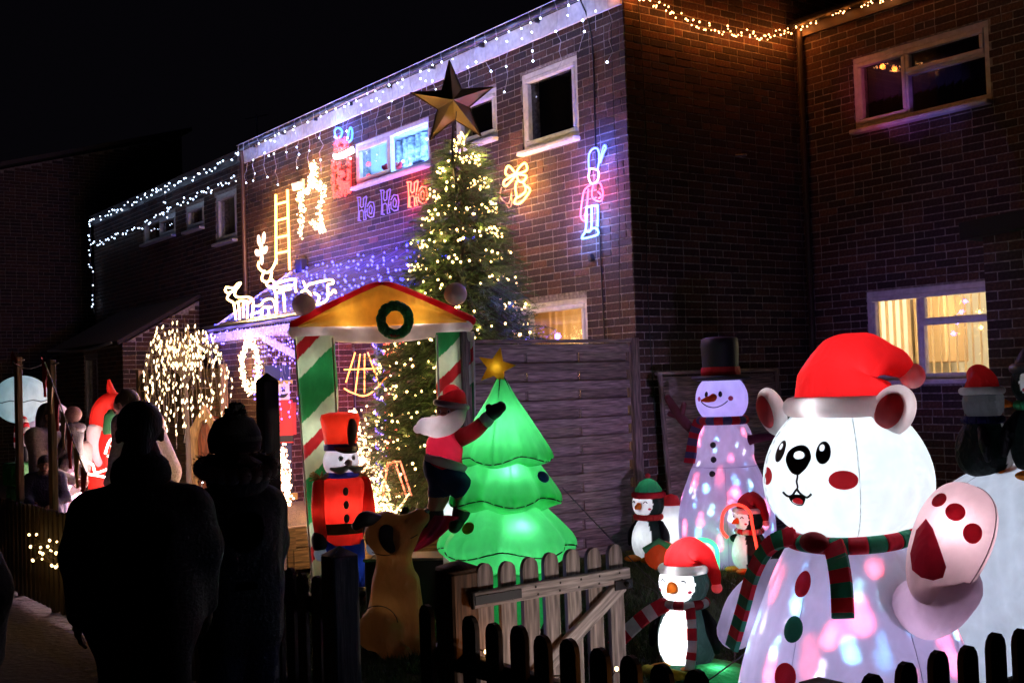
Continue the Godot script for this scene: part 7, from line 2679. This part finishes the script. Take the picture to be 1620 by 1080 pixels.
	hair(w, hd, Vector3(0.3, 0, 1).normalized(), s * 1.05, Color(0.03, 0.018, 0.014), [hd + Vector3(-0.06, 0.0, -0.06), hd + Vector3(-0.08, -0.14, -0.06), hd + Vector3(-0.07, -0.24, -0.03)])
	g = Geo.new()
	g.limb([Vector3(-0.11, 1.33, 0.0), Vector3(0.0, 1.37, -0.07), Vector3(0.11, 1.33, 0.0)], [0.06, 0.07, 0.06], 16, 6)
	obj("hood", g, grained(Color(0.30, 0.28, 0.28), 0.95, Vector3.ONE * 8.0, 0.8, "cloth"), w)
	j = standing(0.6)
	j.kn_l = Vector3(0.12, 0.62, 0.22)
	j.kn_r = Vector3(-0.12, 0.62, 0.22)
	j.an_l = Vector3(0.13, 0.25, 0.16)
	j.an_r = Vector3(-0.13, 0.25, 0.16)
	j.face = Vector3(-0.3, -0.1, 1)
	w = person("small child in a grey knitted hood held in the woman's arms", Vector3(-10.79, 0.62, -3.04), deg_to_rad(-35), 0.92, j, {"top": Color(0.06, 0.05, 0.06), "low": Color(0.30, 0.27, 0.30), "skin": Color(0.52, 0.30, 0.24)}, 0.012)
	s = 0.92 / 1.7
	hd = j.head * s
	g = Geo.new()
	g.ball(hd + Vector3(0, 0.035, -0.015), Vector3(0.075, 0.075, 0.075), Basis.IDENTITY, 20, 12)
	obj("pale_cap", g, grained(Color(0.50, 0.28, 0.24), 0.9, Vector3.ONE * 20.0, 0.6, "knit"), w)
	g = Geo.new()
	ring = []
	for k in 24:
		ring.append(Vector3(sin(TAU * k / 24.0) * 0.085, 0.765, cos(TAU * k / 24.0) * 0.075))
	g.tube(ring, 0.04, 10, true)
	obj("knitted_snood", g, grained(Color(0.33, 0.29, 0.33), 0.95, Vector3.ONE * 20.0, 0.8, "knit"), w)
	# child crouching by the post
	j = standing(0.8)
	j.hip = Vector3(0, 0.55, -0.1)
	j.chest = Vector3(0, 0.85, 0.0)
	j.neck = Vector3(0, 1.04, 0.03)
	j.head = Vector3(0, 1.15, 0.06)
	j.sh_l = Vector3(0.17, 0.98, 0.02)
	j.sh_r = Vector3(-0.17, 0.98, 0.02)
	j.el_l = Vector3(0.24, 0.74, 0.1)
	j.el_r = Vector3(-0.24, 0.74, 0.1)
	j.wr_l = Vector3(0.12, 0.66, 0.3)
	j.wr_r = Vector3(-0.12, 0.66, 0.3)
	j.kn_l = Vector3(0.14, 0.55, 0.30)
	j.kn_r = Vector3(-0.14, 0.55, 0.30)
	w = person("child in dark blue bending down beside the wooden bunting post", Vector3(-10.5, 0.32, -2.72), deg_to_rad(70), 1.12, j, {"top": Color(0.04, 0.045, 0.11), "low": Color(0.10, 0.10, 0.22), "skin": skin_}, 0.014)
	hair(w, Vector3(0, 1.15, 0.06) * 1.12 / 1.7, Vector3(0, 0, 1), 0.68, Color(0.03, 0.018, 0.014), [])


func left_garden() -> void:
	# willow of falling light drops
	var t := thing("willow_light_tree", "willow-shaped light tree of falling warm drops in front of the low wooden panel", "light tree", Vector3(-12.15, 0, -4.62))
	var g := Geo.new()
	var spots := []
	g.tube([Vector3.ZERO, Vector3(0.03, 1.0, 0), Vector3(-0.02, 1.9, 0), Vector3(0, 2.15, 0)], 0.03, 8, false, [0.035, 0.03, 0.02, 0.012])
	var xs := []
	for k in 58:
		var a := k * 2.4
		var r := 0.10 + 0.36 * sqrt((k + 0.5) / 58.0)
		var out := Vector3(cos(a), 0, sin(a))
		var top_y := 2.40 - 1.1 * r * r + rng.randf_range(-0.08, 0.06)
		if sin(k * 1.7) > 0.85:
			top_y += 0.12
		var line := [Vector3(0, 1.75, 0), Vector3(0, 2.0, 0) + out * r * 0.35, out * r * 0.75 + Vector3(0, top_y, 0), out * r + Vector3(0, top_y - 0.22, 0)]
		var end := top_y - rng.randf_range(0.5, 1.3)
		var y := top_y - 0.4
		while y > end:
			line.append(out * r * 1.04 + Vector3(rng.randf_range(-0.03, 0.03), y, rng.randf_range(-0.03, 0.03)))
			y -= 0.18
		var cv := smooth(line, 4)
		g.tube(cv, 0.003, 4)
		for p in along(cv, 0.088):
			if p.y < 2.5 and Vector2(p.x, p.z).length() > 0.1 and rng.randf() < 0.5:
				var b := Basis.from_euler(Vector3(rng.randf_range(-0.3, 0.3), 0, rng.randf_range(-0.65, 0.25)))
				xs.append(Transform3D(b * Basis.from_scale(Vector3.ONE * rng.randf_range(0.006, 0.0085)), p + Vector3(rng.randf_range(-0.02, 0.02), 0, rng.randf_range(-0.02, 0.02))))
				spots.append(p)
	obj("trunk", g, mat(Color(0.06, 0.045, 0.03), 0.8), t)
	many("light_drops", bulb_mesh(true), glow(Color(1.0, 0.74, 0.40), 5.0), xs, [], t)
	for k in range(0, spots.size(), 14):
		lamp(spots[k] + Vector3(0, 0, 0.02), Color(1.0, 0.58, 0.22), 0.05, t, 0.04)
	# low wooden panel behind it
	var panel := thing("fence_panel", "pale wooden slatted panel behind the willow lights at the garden boundary", "fence", Vector3(-16.5, 0, -5.62))
	var tones := []
	for k in 3:
		tones.append(wood(rc(Color(0.36, 0.24, 0.13), 0.2), 0))
	var y := 1.97
	var row := 0
	while y > 0.1:
		boards(panel, "slat", [[Vector3(1.45, y - 0.06, 0.012 if row % 2 else 0.0), Vector3(2.9, 0.118, 0.016), Vector3(0.08, 0, 0)]], tones)
		y -= 0.122
		row += 1
	boards(panel, "post", [[Vector3(-0.05, 1.0, 0.0), Vector3(0.09, 2.05, 0.09)], [Vector3(2.95, 1.0, 0.0), Vector3(0.09, 2.02, 0.09)]], [wood(Color(0.40, 0.27, 0.15), 1)])
	# little gothic arch
	t = thing("wooden_arch", "small pale wooden gothic arch beside the willow lights", "garden ornament", Vector3(-12.72, 0, -5.05), deg_to_rad(35))
	var o := PackedVector2Array([Vector2(-0.21, 0), Vector2(-0.21, 1.22), Vector2(0.0, 1.53), Vector2(0.21, 1.22), Vector2(0.21, 0), Vector2(0.12, 0), Vector2(0.12, 1.10)])
	for k in 9:
		var q := k / 8.0
		o.append(Vector2(0.12 - 0.24 * q, 1.12 + 0.24 * pow(sin(PI * q), 0.8)))
	o.append(Vector2(-0.12, 1.10))
	o.append(Vector2(-0.12, 0))
	g = Geo.new()
	g.extrude(o, 0.05)
	obj("arch_frame", g, wood(Color(0.50, 0.34, 0.17), 1), t)
	boards(t, "back_board", [[Vector3(0, 0.66, -0.05), Vector3(0.36, 1.3, 0.02)]], [wood(Color(0.28, 0.09, 0.04), 1)])
	# frosted shrubs with tiny lights
	for q in [[-11.35, -4.25, 0.95, "frosted shrub with tiny white lights at the wooden arch's foot"], [-10.75, -4.05, 0.9, "frosted shrub with tiny white lights beside the bobble hat"]]:
		t = thing("frosted_shrub", q[3], "shrub", Vector3(q[0], 0, q[1]), 0.0, "frosted shrubs")
		g = Geo.new()
		spots = []
		for k in 60:
			var a := rng.randf() * TAU
			var d := Vector3(cos(a) * rng.randf(), rng.randf_range(0.2, 1.0), sin(a) * rng.randf()).normalized()
			var tip: Vector3 = d * rng.randf_range(0.25, 0.5) * Vector3(1, q[2] * 1.9, 1)
			g.tube([Vector3.ZERO, tip * 0.5, tip], 0.004, 3)
			for i in 12:
				var s: Vector3 = tip * (0.4 + 0.05 * i)
				g.tube([s, s + Vector3(rng.randfn(), rng.randfn(), rng.randfn()).normalized() * 0.06], 0.003, 3)
			spots.append(tip)
		obj("twigs", g, mat(Color(0.16, 0.20, 0.17), 0.8), t)
		bulbs(spots.slice(0, 26), 0.007, Color(0.9, 0.95, 1.0), 6.0, t)
		for k in 3:
			lamp(Vector3(0.2 - 0.2 * k, q[2] + 0.12, 0.15), Color(0.9, 0.88, 1.0), 0.16, t, 0.04)
	# red inflatable Santa with an elf in front
	t = thing("inflatable_santa", "glowing red inflatable Santa with white beard in the left garden", "inflatable", Vector3(-11.9, -0.10, -3.75), deg_to_rad(65))
	var red := Color(0.68, 0.03, 0.02)
	var body := prof_fn([Vector2(0.20, 0.0), Vector2(0.24, 0.45), Vector2(0.25, 0.80), Vector2(0.235, 1.05), Vector2(0.20, 1.25), Vector2(0.13, 1.42)], 0.85)
	obj("coat", body_geo(body, 0.0, 1.42, 48, 30), fab(red), t)
	g = Geo.new()
	g.limb([Vector3(-0.16, 1.42, 0.0), Vector3(-0.12, 1.62, 0.0), Vector3(0.0, 1.72, 0.0), Vector3(0.12, 1.62, 0.0), Vector3(0.16, 1.42, 0.0)], [0.075, 0.085, 0.085, 0.085, 0.075], 18, 6)
	obj("red_hood", g, fab(red), t)
	g = Geo.new()
	g.limb([Vector3(0.0, 1.76, 0.0), Vector3(-0.02, 1.85, 0.0), Vector3(-0.03, 1.92, 0.0)], [0.06, 0.035, 0.015], 12, 4)
	obj("hood_tip", g, fab(red), t)
	g = Geo.new()
	for sg in [-1.0, 1.0]:
		g.limb([Vector3(sg * 0.17, 1.42, 0.02), Vector3(sg * 0.165, 1.25, 0.06), Vector3(sg * 0.11, 1.1, 0.14)], [0.085, 0.08, 0.05], 16, 5)
	obj("beard", g, fab(Color(0.8, 0.8, 0.82)), t)
	g = Geo.new()
	g.limb([Vector3(-0.25, 1.22, 0.08), Vector3(-0.33, 1.05, 0.10), Vector3(-0.30, 0.92, 0.14)], [0.10, 0.13, 0.08], 18, 5)
	obj("white_sack", g, fab(Color(0.70, 0.55, 0.50), 0.7), t)
	g = Geo.new()
	g.lathe([Vector2(0.255, 0.74), Vector2(0.26, 0.79), Vector2(0.255, 0.84)], 36, Transform3D(Basis.from_scale(Vector3(1, 1, 0.86)), Vector3.ZERO))
	obj("belt", g, mat(Color(0.02, 0.018, 0.015), 0.5), t)
	g = Geo.new()
	g.lathe([Vector2(0.25, 0.56), Vector2(0.275, 0.61), Vector2(0.25, 0.66)], 36, Transform3D(Basis.from_scale(Vector3(1, 1, 0.86)), Vector3.ZERO))
	obj("fur_hem", g, fab(Color(0.8, 0.8, 0.82)), t)
	g = Geo.new()
	g.limb([Vector3(0.0, 1.02, 0.24), Vector3(0.0, 1.25, 0.24), Vector3(0.0, 1.38, 0.22)], [0.075, 0.07, 0.06], 16, 5)
	obj("elf_body", g, fab(red, 0.8), t)
	g = Geo.new()
	g.limb([Vector3(0.0, 1.42, 0.22), Vector3(0.0, 1.55, 0.20), Vector3(0.0, 1.60, 0.18)], [0.07, 0.06, 0.03], 16, 5)
	obj("elf_hat", g, fab(Color(0.03, 0.13, 0.05), 0.7), t)
	lamp(Vector3(0, 1.0, 0), Color(1.0, 0.85, 0.75), 0.10, t, 0.03)
	lamp(Vector3(0, 0.5, 0), Color(1.0, 0.85, 0.75), 0.06, t, 0.03)
	for sg in [-1.0, 1.0]:
		lamp(Vector3(sg * 0.12, 1.6, 0), Color(1.0, 0.9, 0.85), 0.008, t, 0.02)
		lamp(Vector3(sg * 0.165, 1.32, 0.04), Color(1.0, 0.9, 0.85), 0.010, t, 0.02)
	lamp(Vector3(0, 1.2, 0.24), Color(1.0, 0.85, 0.8), 0.006, t, 0.02)
	# white rope light sleigh outlines in front of him
	t = thing("rope_light_sleigh", "white rope light sleigh outline in front of the left garden's Santa", "light figure", Vector3(-11.1, -0.03, -3.42), deg_to_rad(62))
	var m := []
	for l in [[-0.27, 1.0, -0.22, 1.08, -0.12, 1.06, -0.09, 0.98, 0.0, 1.0, 0.08, 1.03, 0.2, 1.1], [-0.24, 0.98, 0.0, 0.93, 0.2, 0.85, 0.25, 0.78], [0.0, 1.15, 0.05, 1.28, 0.14, 1.3, 0.2, 1.2, 0.12, 1.12, 0.02, 1.13], [0.06, 1.1, 0.13, 1.04, 0.17, 1.0], [0.02, 0.98, 0.06, 0.86, 0.17, 0.9, 0.1, 1.02], [0.05, 1.22, 0.13, 1.22]]:
		m.append(path2(l, 0.0))
	rope(t, "outline_light", m, Color(1.0, 0.72, 0.62), 4.0, 0.011, 0.06, 0.35, Vector3(0, 0, 0.05))
	m = []
	for l in [[-0.35, 0.70, -0.25, 0.78, -0.12, 0.80, -0.03, 0.72, -0.1, 0.62, -0.3, 0.60, -0.35, 0.70], [-0.3, 0.55, -0.1, 0.52, 0.02, 0.56], [-0.2, 0.78, -0.18, 0.62]]:
		m.append(path2(l, 0.08))
	rope(t, "parcel_light", m, Color(1.0, 0.45, 0.6), 3.5, 0.014, 0.06, 0.3, Vector3(0, 0, 0.05))
	lamp(Vector3(-0.2, 0.5, 0.12), Color(0.15, 0.2, 1.0), 0.05, t, 0.03)
	# pale blue ball, lit drum and boxes at the far left
	t = thing("inflatable_ball", "pale blue inflatable ball with a dark seam at the left edge", "inflatable", Vector3(-12.75, 1.66, -3.08))
	g = Geo.new()
	g.ball(Vector3.ZERO, Vector3(0.28, 0.25, 0.28), Basis.IDENTITY, 40, 26)
	obj("skin", g, fab(Color(0.45, 0.62, 0.66), 0.9), t)
	g = Geo.new()
	var ring := []
	for k in 40:
		ring.append(Vector3(sin(TAU * k / 40.0) * 0.282, 0.01 * sin(k * 1.3) - 0.02, cos(TAU * k / 40.0) * 0.282))
	g.tube(ring, 0.005, 5, true)
	obj("seam", g, mat(Color(0.05, 0.07, 0.08), 0.7), t)
	g = Geo.new()
	g.tube([Vector3(0, -0.24, 0), Vector3(0, -1.66, 0)], 0.03, 8)
	obj("stem", g, mat(Color(0.2, 0.2, 0.22), 0.7), t)
	lamp(Vector3(0, 0, 0), Color(0.85, 0.95, 1.0), 0.055, t, 0.03)
	t = thing("inflatable_snow_globe", "lilac glowing inflatable with coloured spots behind the pale blue ball", "inflatable", Vector3(-13.2, 0, -3.45))
	body = prof_fn([Vector2(0.26, 0.0), Vector2(0.31, 0.4), Vector2(0.33, 0.9), Vector2(0.30, 1.3), Vector2(0.20, 1.55), Vector2(0.02, 1.68)])
	obj("skin", body_geo(body, 0.0, 1.68, 48, 30), fab(Color(0.8, 0.8, 0.84)), t)
	lamp(Vector3(0, 1.0, 0), Color(0.55, 0.4, 1.0), 0.06, t, 0.03)
	disco(t, Vector3(0, 0.95, 0), 30, 0.25, 5, -0.6, 0.9)
	t = thing("candy_stripe_arch", "red and white striped candy cane hoop at the left edge", "garden ornament", Vector3(-12.15, 0, -2.95))
	for k in 15:
		g = Geo.new()
		var a0 := -1.9 + k * 0.24
		g.tube([Vector3(sin(a0) * 0.20 - 0.06, 1.25 + cos(a0) * 0.22, 0), Vector3(sin(a0 + 0.12) * 0.20 - 0.06, 1.25 + cos(a0 + 0.12) * 0.22, 0), Vector3(sin(a0 + 0.235) * 0.20 - 0.06, 1.25 + cos(a0 + 0.235) * 0.22, 0)], 0.035, 8)
		obj("stripe", g, fab(Color(0.65, 0.03, 0.05) if k % 2 else Color(0.8, 0.75, 0.78), 0.8), t)
	g = Geo.new()
	g.tube([Vector3(0.12, 0, 0), Vector3(0.13, 1.2, 0)], 0.035, 8)
	obj("stem", g, mat(Color(0.012, 0.012, 0.016), 0.6), t)
	t = thing("gift_box", "dark green gift box under the pale blue ball", "box", Vector3(-11.7, 0, -2.86), 0.3)
	g = Geo.new()
	g.box(Vector3(0, 0.95, 0), Vector3(0.36, 0.22, 0.3), Basis.IDENTITY, 0.02)
	obj("lid", g, fab(Color(0.02, 0.11, 0.03), 0.7), t)
	g = Geo.new()
	g.box(Vector3(0, 0.42, 0), Vector3(0.32, 0.83, 0.26), Basis.IDENTITY, 0.02)
	obj("box_sides", g, fab(Color(0.02, 0.09, 0.03), 0.5), t)
	t = thing("gift_box", "glowing red gift with white bow between the two wooden bunting posts", "box", Vector3(-10.75, 0, -2.75), 0.3)
	g = Geo.new()
	g.box(Vector3(0, 0.66, 0), Vector3(0.32, 0.26, 0.24), Basis.IDENTITY, 0.05)
	g.ball(Vector3(0.1, 0.56, 0.1), Vector3(0.12, 0.14, 0.1))
	obj("wrapping", g, fab(Color(0.62, 0.04, 0.05), 0.9), t)
	g = Geo.new()
	g.limb([Vector3(-0.14, 0.80, 0.05), Vector3(0, 0.84, 0.08), Vector3(0.12, 0.80, 0.05)], [0.02, 0.035, 0.02], 10, 4)
	obj("bow", g, fab(Color(0.8, 0.75, 0.78)), t)
	lamp(Vector3(0, 0.66, 0), Color(1, 0.85, 0.8), 0.02, t, 0.02)
	# bunting posts with rope and flags
	for q in [[-10.45, 2.02, "weathered wooden bunting post at the far left, red flag on top"], [-9.42, 1.96, "weathered wooden bunting post the flag rope hangs from"]]:
		t = thing("bunting_post", q[2], "post", Vector3(q[0], 0, -2.50), 0.2, "posts of the bunting")
		g = Geo.new()
		g.box(Vector3(0, q[1] / 2, 0), Vector3(0.06, q[1], 0.05), Basis.IDENTITY, 0.005)
		obj("shaft", g, wood(Color(0.20, 0.13, 0.09), 1), t)
		g = Geo.new()
		g.tube([Vector3(-0.02, q[1] - 0.04, 0), Vector3(0.16, q[1] - 0.03, 0.02)], 0.006, 5)
		obj("nail_bar", g, mat(Color(0.4, 0.4, 0.42), 0.4, 0.7), t)
	t = thing("bunting", "rope of hanging pennant flags slung down from the second bunting post", "bunting")
	g = Geo.new()
	var line := [Vector3(-9.45, 1.94, -2.46), Vector3(-9.1, 1.66, -2.46), Vector3(-8.75, 1.36, -2.46), Vector3(-8.45, 1.12, -2.46)]
	g.tube(line, 0.006, 5)
	g.tube(sag(Vector3(-10.45, 1.98, -2.46), Vector3(-9.45, 1.94, -2.46), 0.05, 8), 0.005, 5)
	obj("rope", g, mat(Color(0.45, 0.42, 0.42), 0.8), t)
	var k := 0
	for p in along(line, 0.21):
		g = Geo.new()
		g.sheet(func(u, v): return p + Vector3((u - 0.5) * 0.15 * (1.0 - v) + 0.01 * sin(v * 6.0), -v * 0.27 - (u - 0.5) * 0.1 * (1.0 - v), 0.012 * sin(u * 7.0 + v * 3.0)), 8, 8, false)
		var fm := mat([Color(0.35, 0.015, 0.02), Color(0.30, 0.24, 0.12), Color(0.30, 0.02, 0.03), Color(0.28, 0.22, 0.20)][k % 4], 0.9)
		obj("flag", g, fm, t)
		k += 1
	g = Geo.new()
	g.sheet(func(u, v): return Vector3(-10.52 + u * 0.2, 2.04 + 0.03 * sin(u * 5.0) - v * 0.09 * (1.0 - 0.5 * u), -2.46), 10, 4, false)
	obj("flag", g, mat(Color(0.45, 0.02, 0.02), 0.9), t)
	# warm lights at the foot of the fence there
	t = thing("fairy_lights", "warm fairy lights at the picket fence's foot under the bunting", "string lights")
	spots = []
	for i in 26:
		spots.append(Vector3(rng.randf_range(-9.5, -8.3), rng.randf_range(0.42, 0.62), rng.randf_range(-2.39, -2.30)))
	g = Geo.new()
	g.tube(spots, 0.003, 3)
	obj("light_wire", g, mat(Color(0.03, 0.02, 0.02), 0.7), t)
	bulbs(spots, 0.010, Color(1.0, 0.62, 0.25), 8.0, t)
	for i in 5:
		lamp(Vector3(-9.6 + i * 0.32, 0.5, -2.22), Color(1.0, 0.50, 0.10), 0.012, t, 0.03)


func small_things() -> void:
	# candle-coloured bulbs on the rail by the gate post
	var t := thing("fairy_lights", "few orange fairy lights on the fence rail between gate post and corner", "string lights")
	var spots := [Vector3(-3.80, 0.62, -2.49), Vector3(-3.83, 0.655, -2.50), Vector3(-3.58, 0.655, -2.49), Vector3(-3.585, 0.615, -2.49), Vector3(-3.38, 0.59, -2.49), Vector3(-3.14, 0.645, -2.50), Vector3(-3.26, 0.57, -2.49)]
	for k in 9:
		spots.append(Vector3(-2.98 + k * 0.08 + rng.randf_range(-0.03, 0.03), 0.645 + rng.randf_range(-0.03, 0.06), -2.50 - rng.randf() * 0.05))
	var g := Geo.new()
	g.tube(spots, 0.003, 4)
	obj("light_wire", g, mat(Color(0.02, 0.015, 0.012), 0.7), t)
	bulbs(spots, 0.0065, Color(1.0, 0.62, 0.28), 9.0, t)
	for k in range(0, spots.size(), 2):
		lamp(spots[k] + Vector3(0, 0.012, -0.02), Color(1.0, 0.34, 0.05), 0.0045, t, 0.015)
	# dark boxes behind the dog
	t = thing("black_planter", "low black planter box with a pale wooden edge behind the dog", "planter", Vector3(-7.55, 0, -4.75), deg_to_rad(50))
	g = Geo.new()
	g.box(Vector3(0, 0.18, 0), Vector3(0.9, 0.36, 0.5), Basis.IDENTITY, 0.01)
	obj("box_sides", g, mat(Color(0.015, 0.015, 0.018), 0.5), t)
	g = Geo.new()
	g.box(Vector3(0, 0.372, 0.24), Vector3(0.92, 0.02, 0.03))
	g.box(Vector3(0.45, 0.372, 0.0), Vector3(0.03, 0.02, 0.45))
	obj("edge", g, wood(Color(0.35, 0.28, 0.2), 0), t)
	t = thing("glowing_wand", "slim blue glowing lamp beside the gate post", "lamp", Vector3(-3.95, 0, -2.72))
	g = Geo.new()
	g.limb([Vector3(0, 0.62, 0), Vector3(0.01, 0.72, 0), Vector3(0.015, 0.82, 0)], [0.018, 0.024, 0.012], 12, 4)
	obj("light_tube", g, glow(Color(0.1, 0.35, 1.0), 3.0), t)
	g = Geo.new()
	g.tube([Vector3(0, 0, 0), Vector3(0, 0.62, 0)], 0.012, 8)
	obj("stem", g, mat(Color(0.02, 0.02, 0.025), 0.6), t)
	lamp(Vector3(0.06, 0.74, 0.02), Color(0.1, 0.35, 1.0), 0.012, t, 0.02)
	# added projector, unseen behind the bear, for violet light on walls and fence
	t = thing("added_party_light", "added unseen party light throwing violet and red patches on the walls behind the bear", "lamp", Vector3(-4.1, 0, -5.6))
	g = Geo.new()
	g.tube([Vector3(0, 0, 0), Vector3(0, 0.07, 0)], 0.02, 8)
	g.lathe([Vector2(0.05, 0.06), Vector2(0.065, 0.09), Vector2(0.06, 0.11)], 20)
	obj("stand", g, mat(Color(0.015, 0.015, 0.017), 0.4), t)
	g = Geo.new()
	g.ball(Vector3(0, 0.125, 0), Vector3(0.055, 0.05, 0.055), Basis.IDENTITY, 18, 10)
	obj("light_dome", g, glow(Color(0.6, 0.35, 1.0), 1.5), t)
	var from := Vector3(0, 0.15, 0)
	for q in [
		[Vector3(-8.05, 1.1, -6.5), Color(0.66, 0.46, 1.0), 7.5, 24.0],
		[Vector3(-3.7, 0.5, -2.95), Color(1.0, 0.85, 0.95), 1.0, 12.0],
		[Vector3(-6.5, 2.0, -9.9), Color(0.34, 0.22, 1.0), 5.0, 13.0],
		[Vector3(-8.05, 1.9, -8.9), Color(0.42, 0.25, 0.9), 0.9, 24.0],
		[Vector3(-7.1, 4.4, -9.9), Color(1.0, 0.12, 0.30), 14.0, 3.4],
		[Vector3(-6.75, 4.2, -9.9), Color(0.5, 0.15, 1.0), 16.0, 2.8],
		[Vector3(-6.3, 4.16, -9.9), Color(0.26, 0.18, 1.0), 12.0, 2.8],
		[Vector3(-5.9, 3.3, -9.9), Color(0.25, 0.10, 1.0), 1.8, 9.0]]:
		spot(from, q[0] - Vector3(-4.1, 0.15, -5.6), q[1], q[2], q[3], t)
	# added spotlight, out of view, put in to light the open gate
	t = thing("added_spotlight", "added unseen spike spotlight on the lawn near the corner of the picket fence", "lamp", Vector3(-2.28, 0, -3.35))
	g = Geo.new()
	g.tube([Vector3(0, 0, 0), Vector3(0, 0.14, 0)], 0.008, 6)
	obj("spike", g, mat(Color(0.015, 0.015, 0.017), 0.4), t)
	var aim := Vector3(-3.67, 0.62, -2.9) - Vector3(-2.28, 0.17, -3.35)
	var ab := Basis.looking_at(aim, Vector3.UP)
	g = Geo.new()
	g.lathe([Vector2(0.001, 0.05), Vector2(0.03, 0.05), Vector2(0.034, 0.0), Vector2(0.036, -0.035)], 20, Transform3D(ab * Basis.from_euler(Vector3(PI / 2, 0, 0)), Vector3(0, 0.17, 0)))
	obj("housing", g, mat(Color(0.015, 0.015, 0.017), 0.4), t)
	g = Geo.new()
	g.ball(Vector3(0, 0.17, 0) + aim.normalized() * 0.028, Vector3.ONE * 0.018, Basis.IDENTITY, 12, 8)
	obj("light_bulb", g, glow(Color(1.0, 0.88, 0.92), 3.0), t)
	spot(Vector3(0, 0.17, 0) + aim.normalized() * 0.06, aim, Color(1.0, 0.85, 0.80), 1.5, 24.0, t)
	# tethers of the inflatables, pegged into the lawn, and the leads that feed them
	for q in [
		["green inflatable tree", Vector3(-6.02, 0.95, -4.85), Vector3(-5.55, 0.0, -5.6)],
		["polar bear", Vector3(-3.55, 0.55, -4.2), Vector3(-4.15, 0.0, -3.75)],
		["snow mound", Vector3(-2.75, 0.75, -5.25), Vector3(-2.35, 0.0, -4.7)],
		["snowman", Vector3(-6.85, 1.05, -7.75), Vector3(-5.9, 0.0, -8.1)],
		["toy soldier", Vector3(-8.05, 0.75, -4.6), Vector3(-7.6, 0.0, -5.0)],
		["striped arch", Vector3(-8.05, 1.2, -5.45), Vector3(-7.75, 0.0, -5.6)]]:
		t = thing("tether", "thin tether rope pegged to the lawn beside the " + q[0], "rope")
		g = Geo.new()
		g.tube(sag(q[1], q[2], 0.02, 8), 0.0035, 5)
		obj("cord", g, mat(Color(0.10, 0.09, 0.09), 0.8), t)
		g = Geo.new()
		g.tube([q[2] + Vector3(0, -0.02, 0), q[2] + Vector3(0.01, 0.06, 0.01)], 0.006, 6)
		obj("peg", g, mat(Color(0.25, 0.2, 0.03), 0.6), t)
	g = Geo.new()
	for q in [[Vector3(-4.5, 0.012, -4.75), Vector3(-5.0, 0.012, -5.3), Vector3(-5.8, 0.012, -5.5), Vector3(-6.9, 0.012, -6.5), Vector3(-7.9, 0.012, -7.0)], [Vector3(-3.4, 0.012, -4.6), Vector3(-3.9, 0.012, -5.2), Vector3(-4.9, 0.012, -5.9), Vector3(-6.5, 0.012, -6.9), Vector3(-7.6, 0.012, -7.5)], [Vector3(-6.3, 0.012, -5.0), Vector3(-6.0, 0.012, -5.6), Vector3(-6.6, 0.012, -6.2), Vector3(-7.9, 0.012, -6.6)], [Vector3(-6.4, 0.012, -7.3), Vector3(-5.9, 0.012, -7.0), Vector3(-6.5, 0.012, -6.6), Vector3(-7.7, 0.012, -7.2)]]:
		g.tube(smooth(q, 8), 0.007, 6)
	t = thing("extension_lead", "black power leads trailing over the lawn between the inflatables", "cable")
	obj("cord", g, mat(Color(0.012, 0.012, 0.013), 0.5), t).set_meta("kind", "stuff")
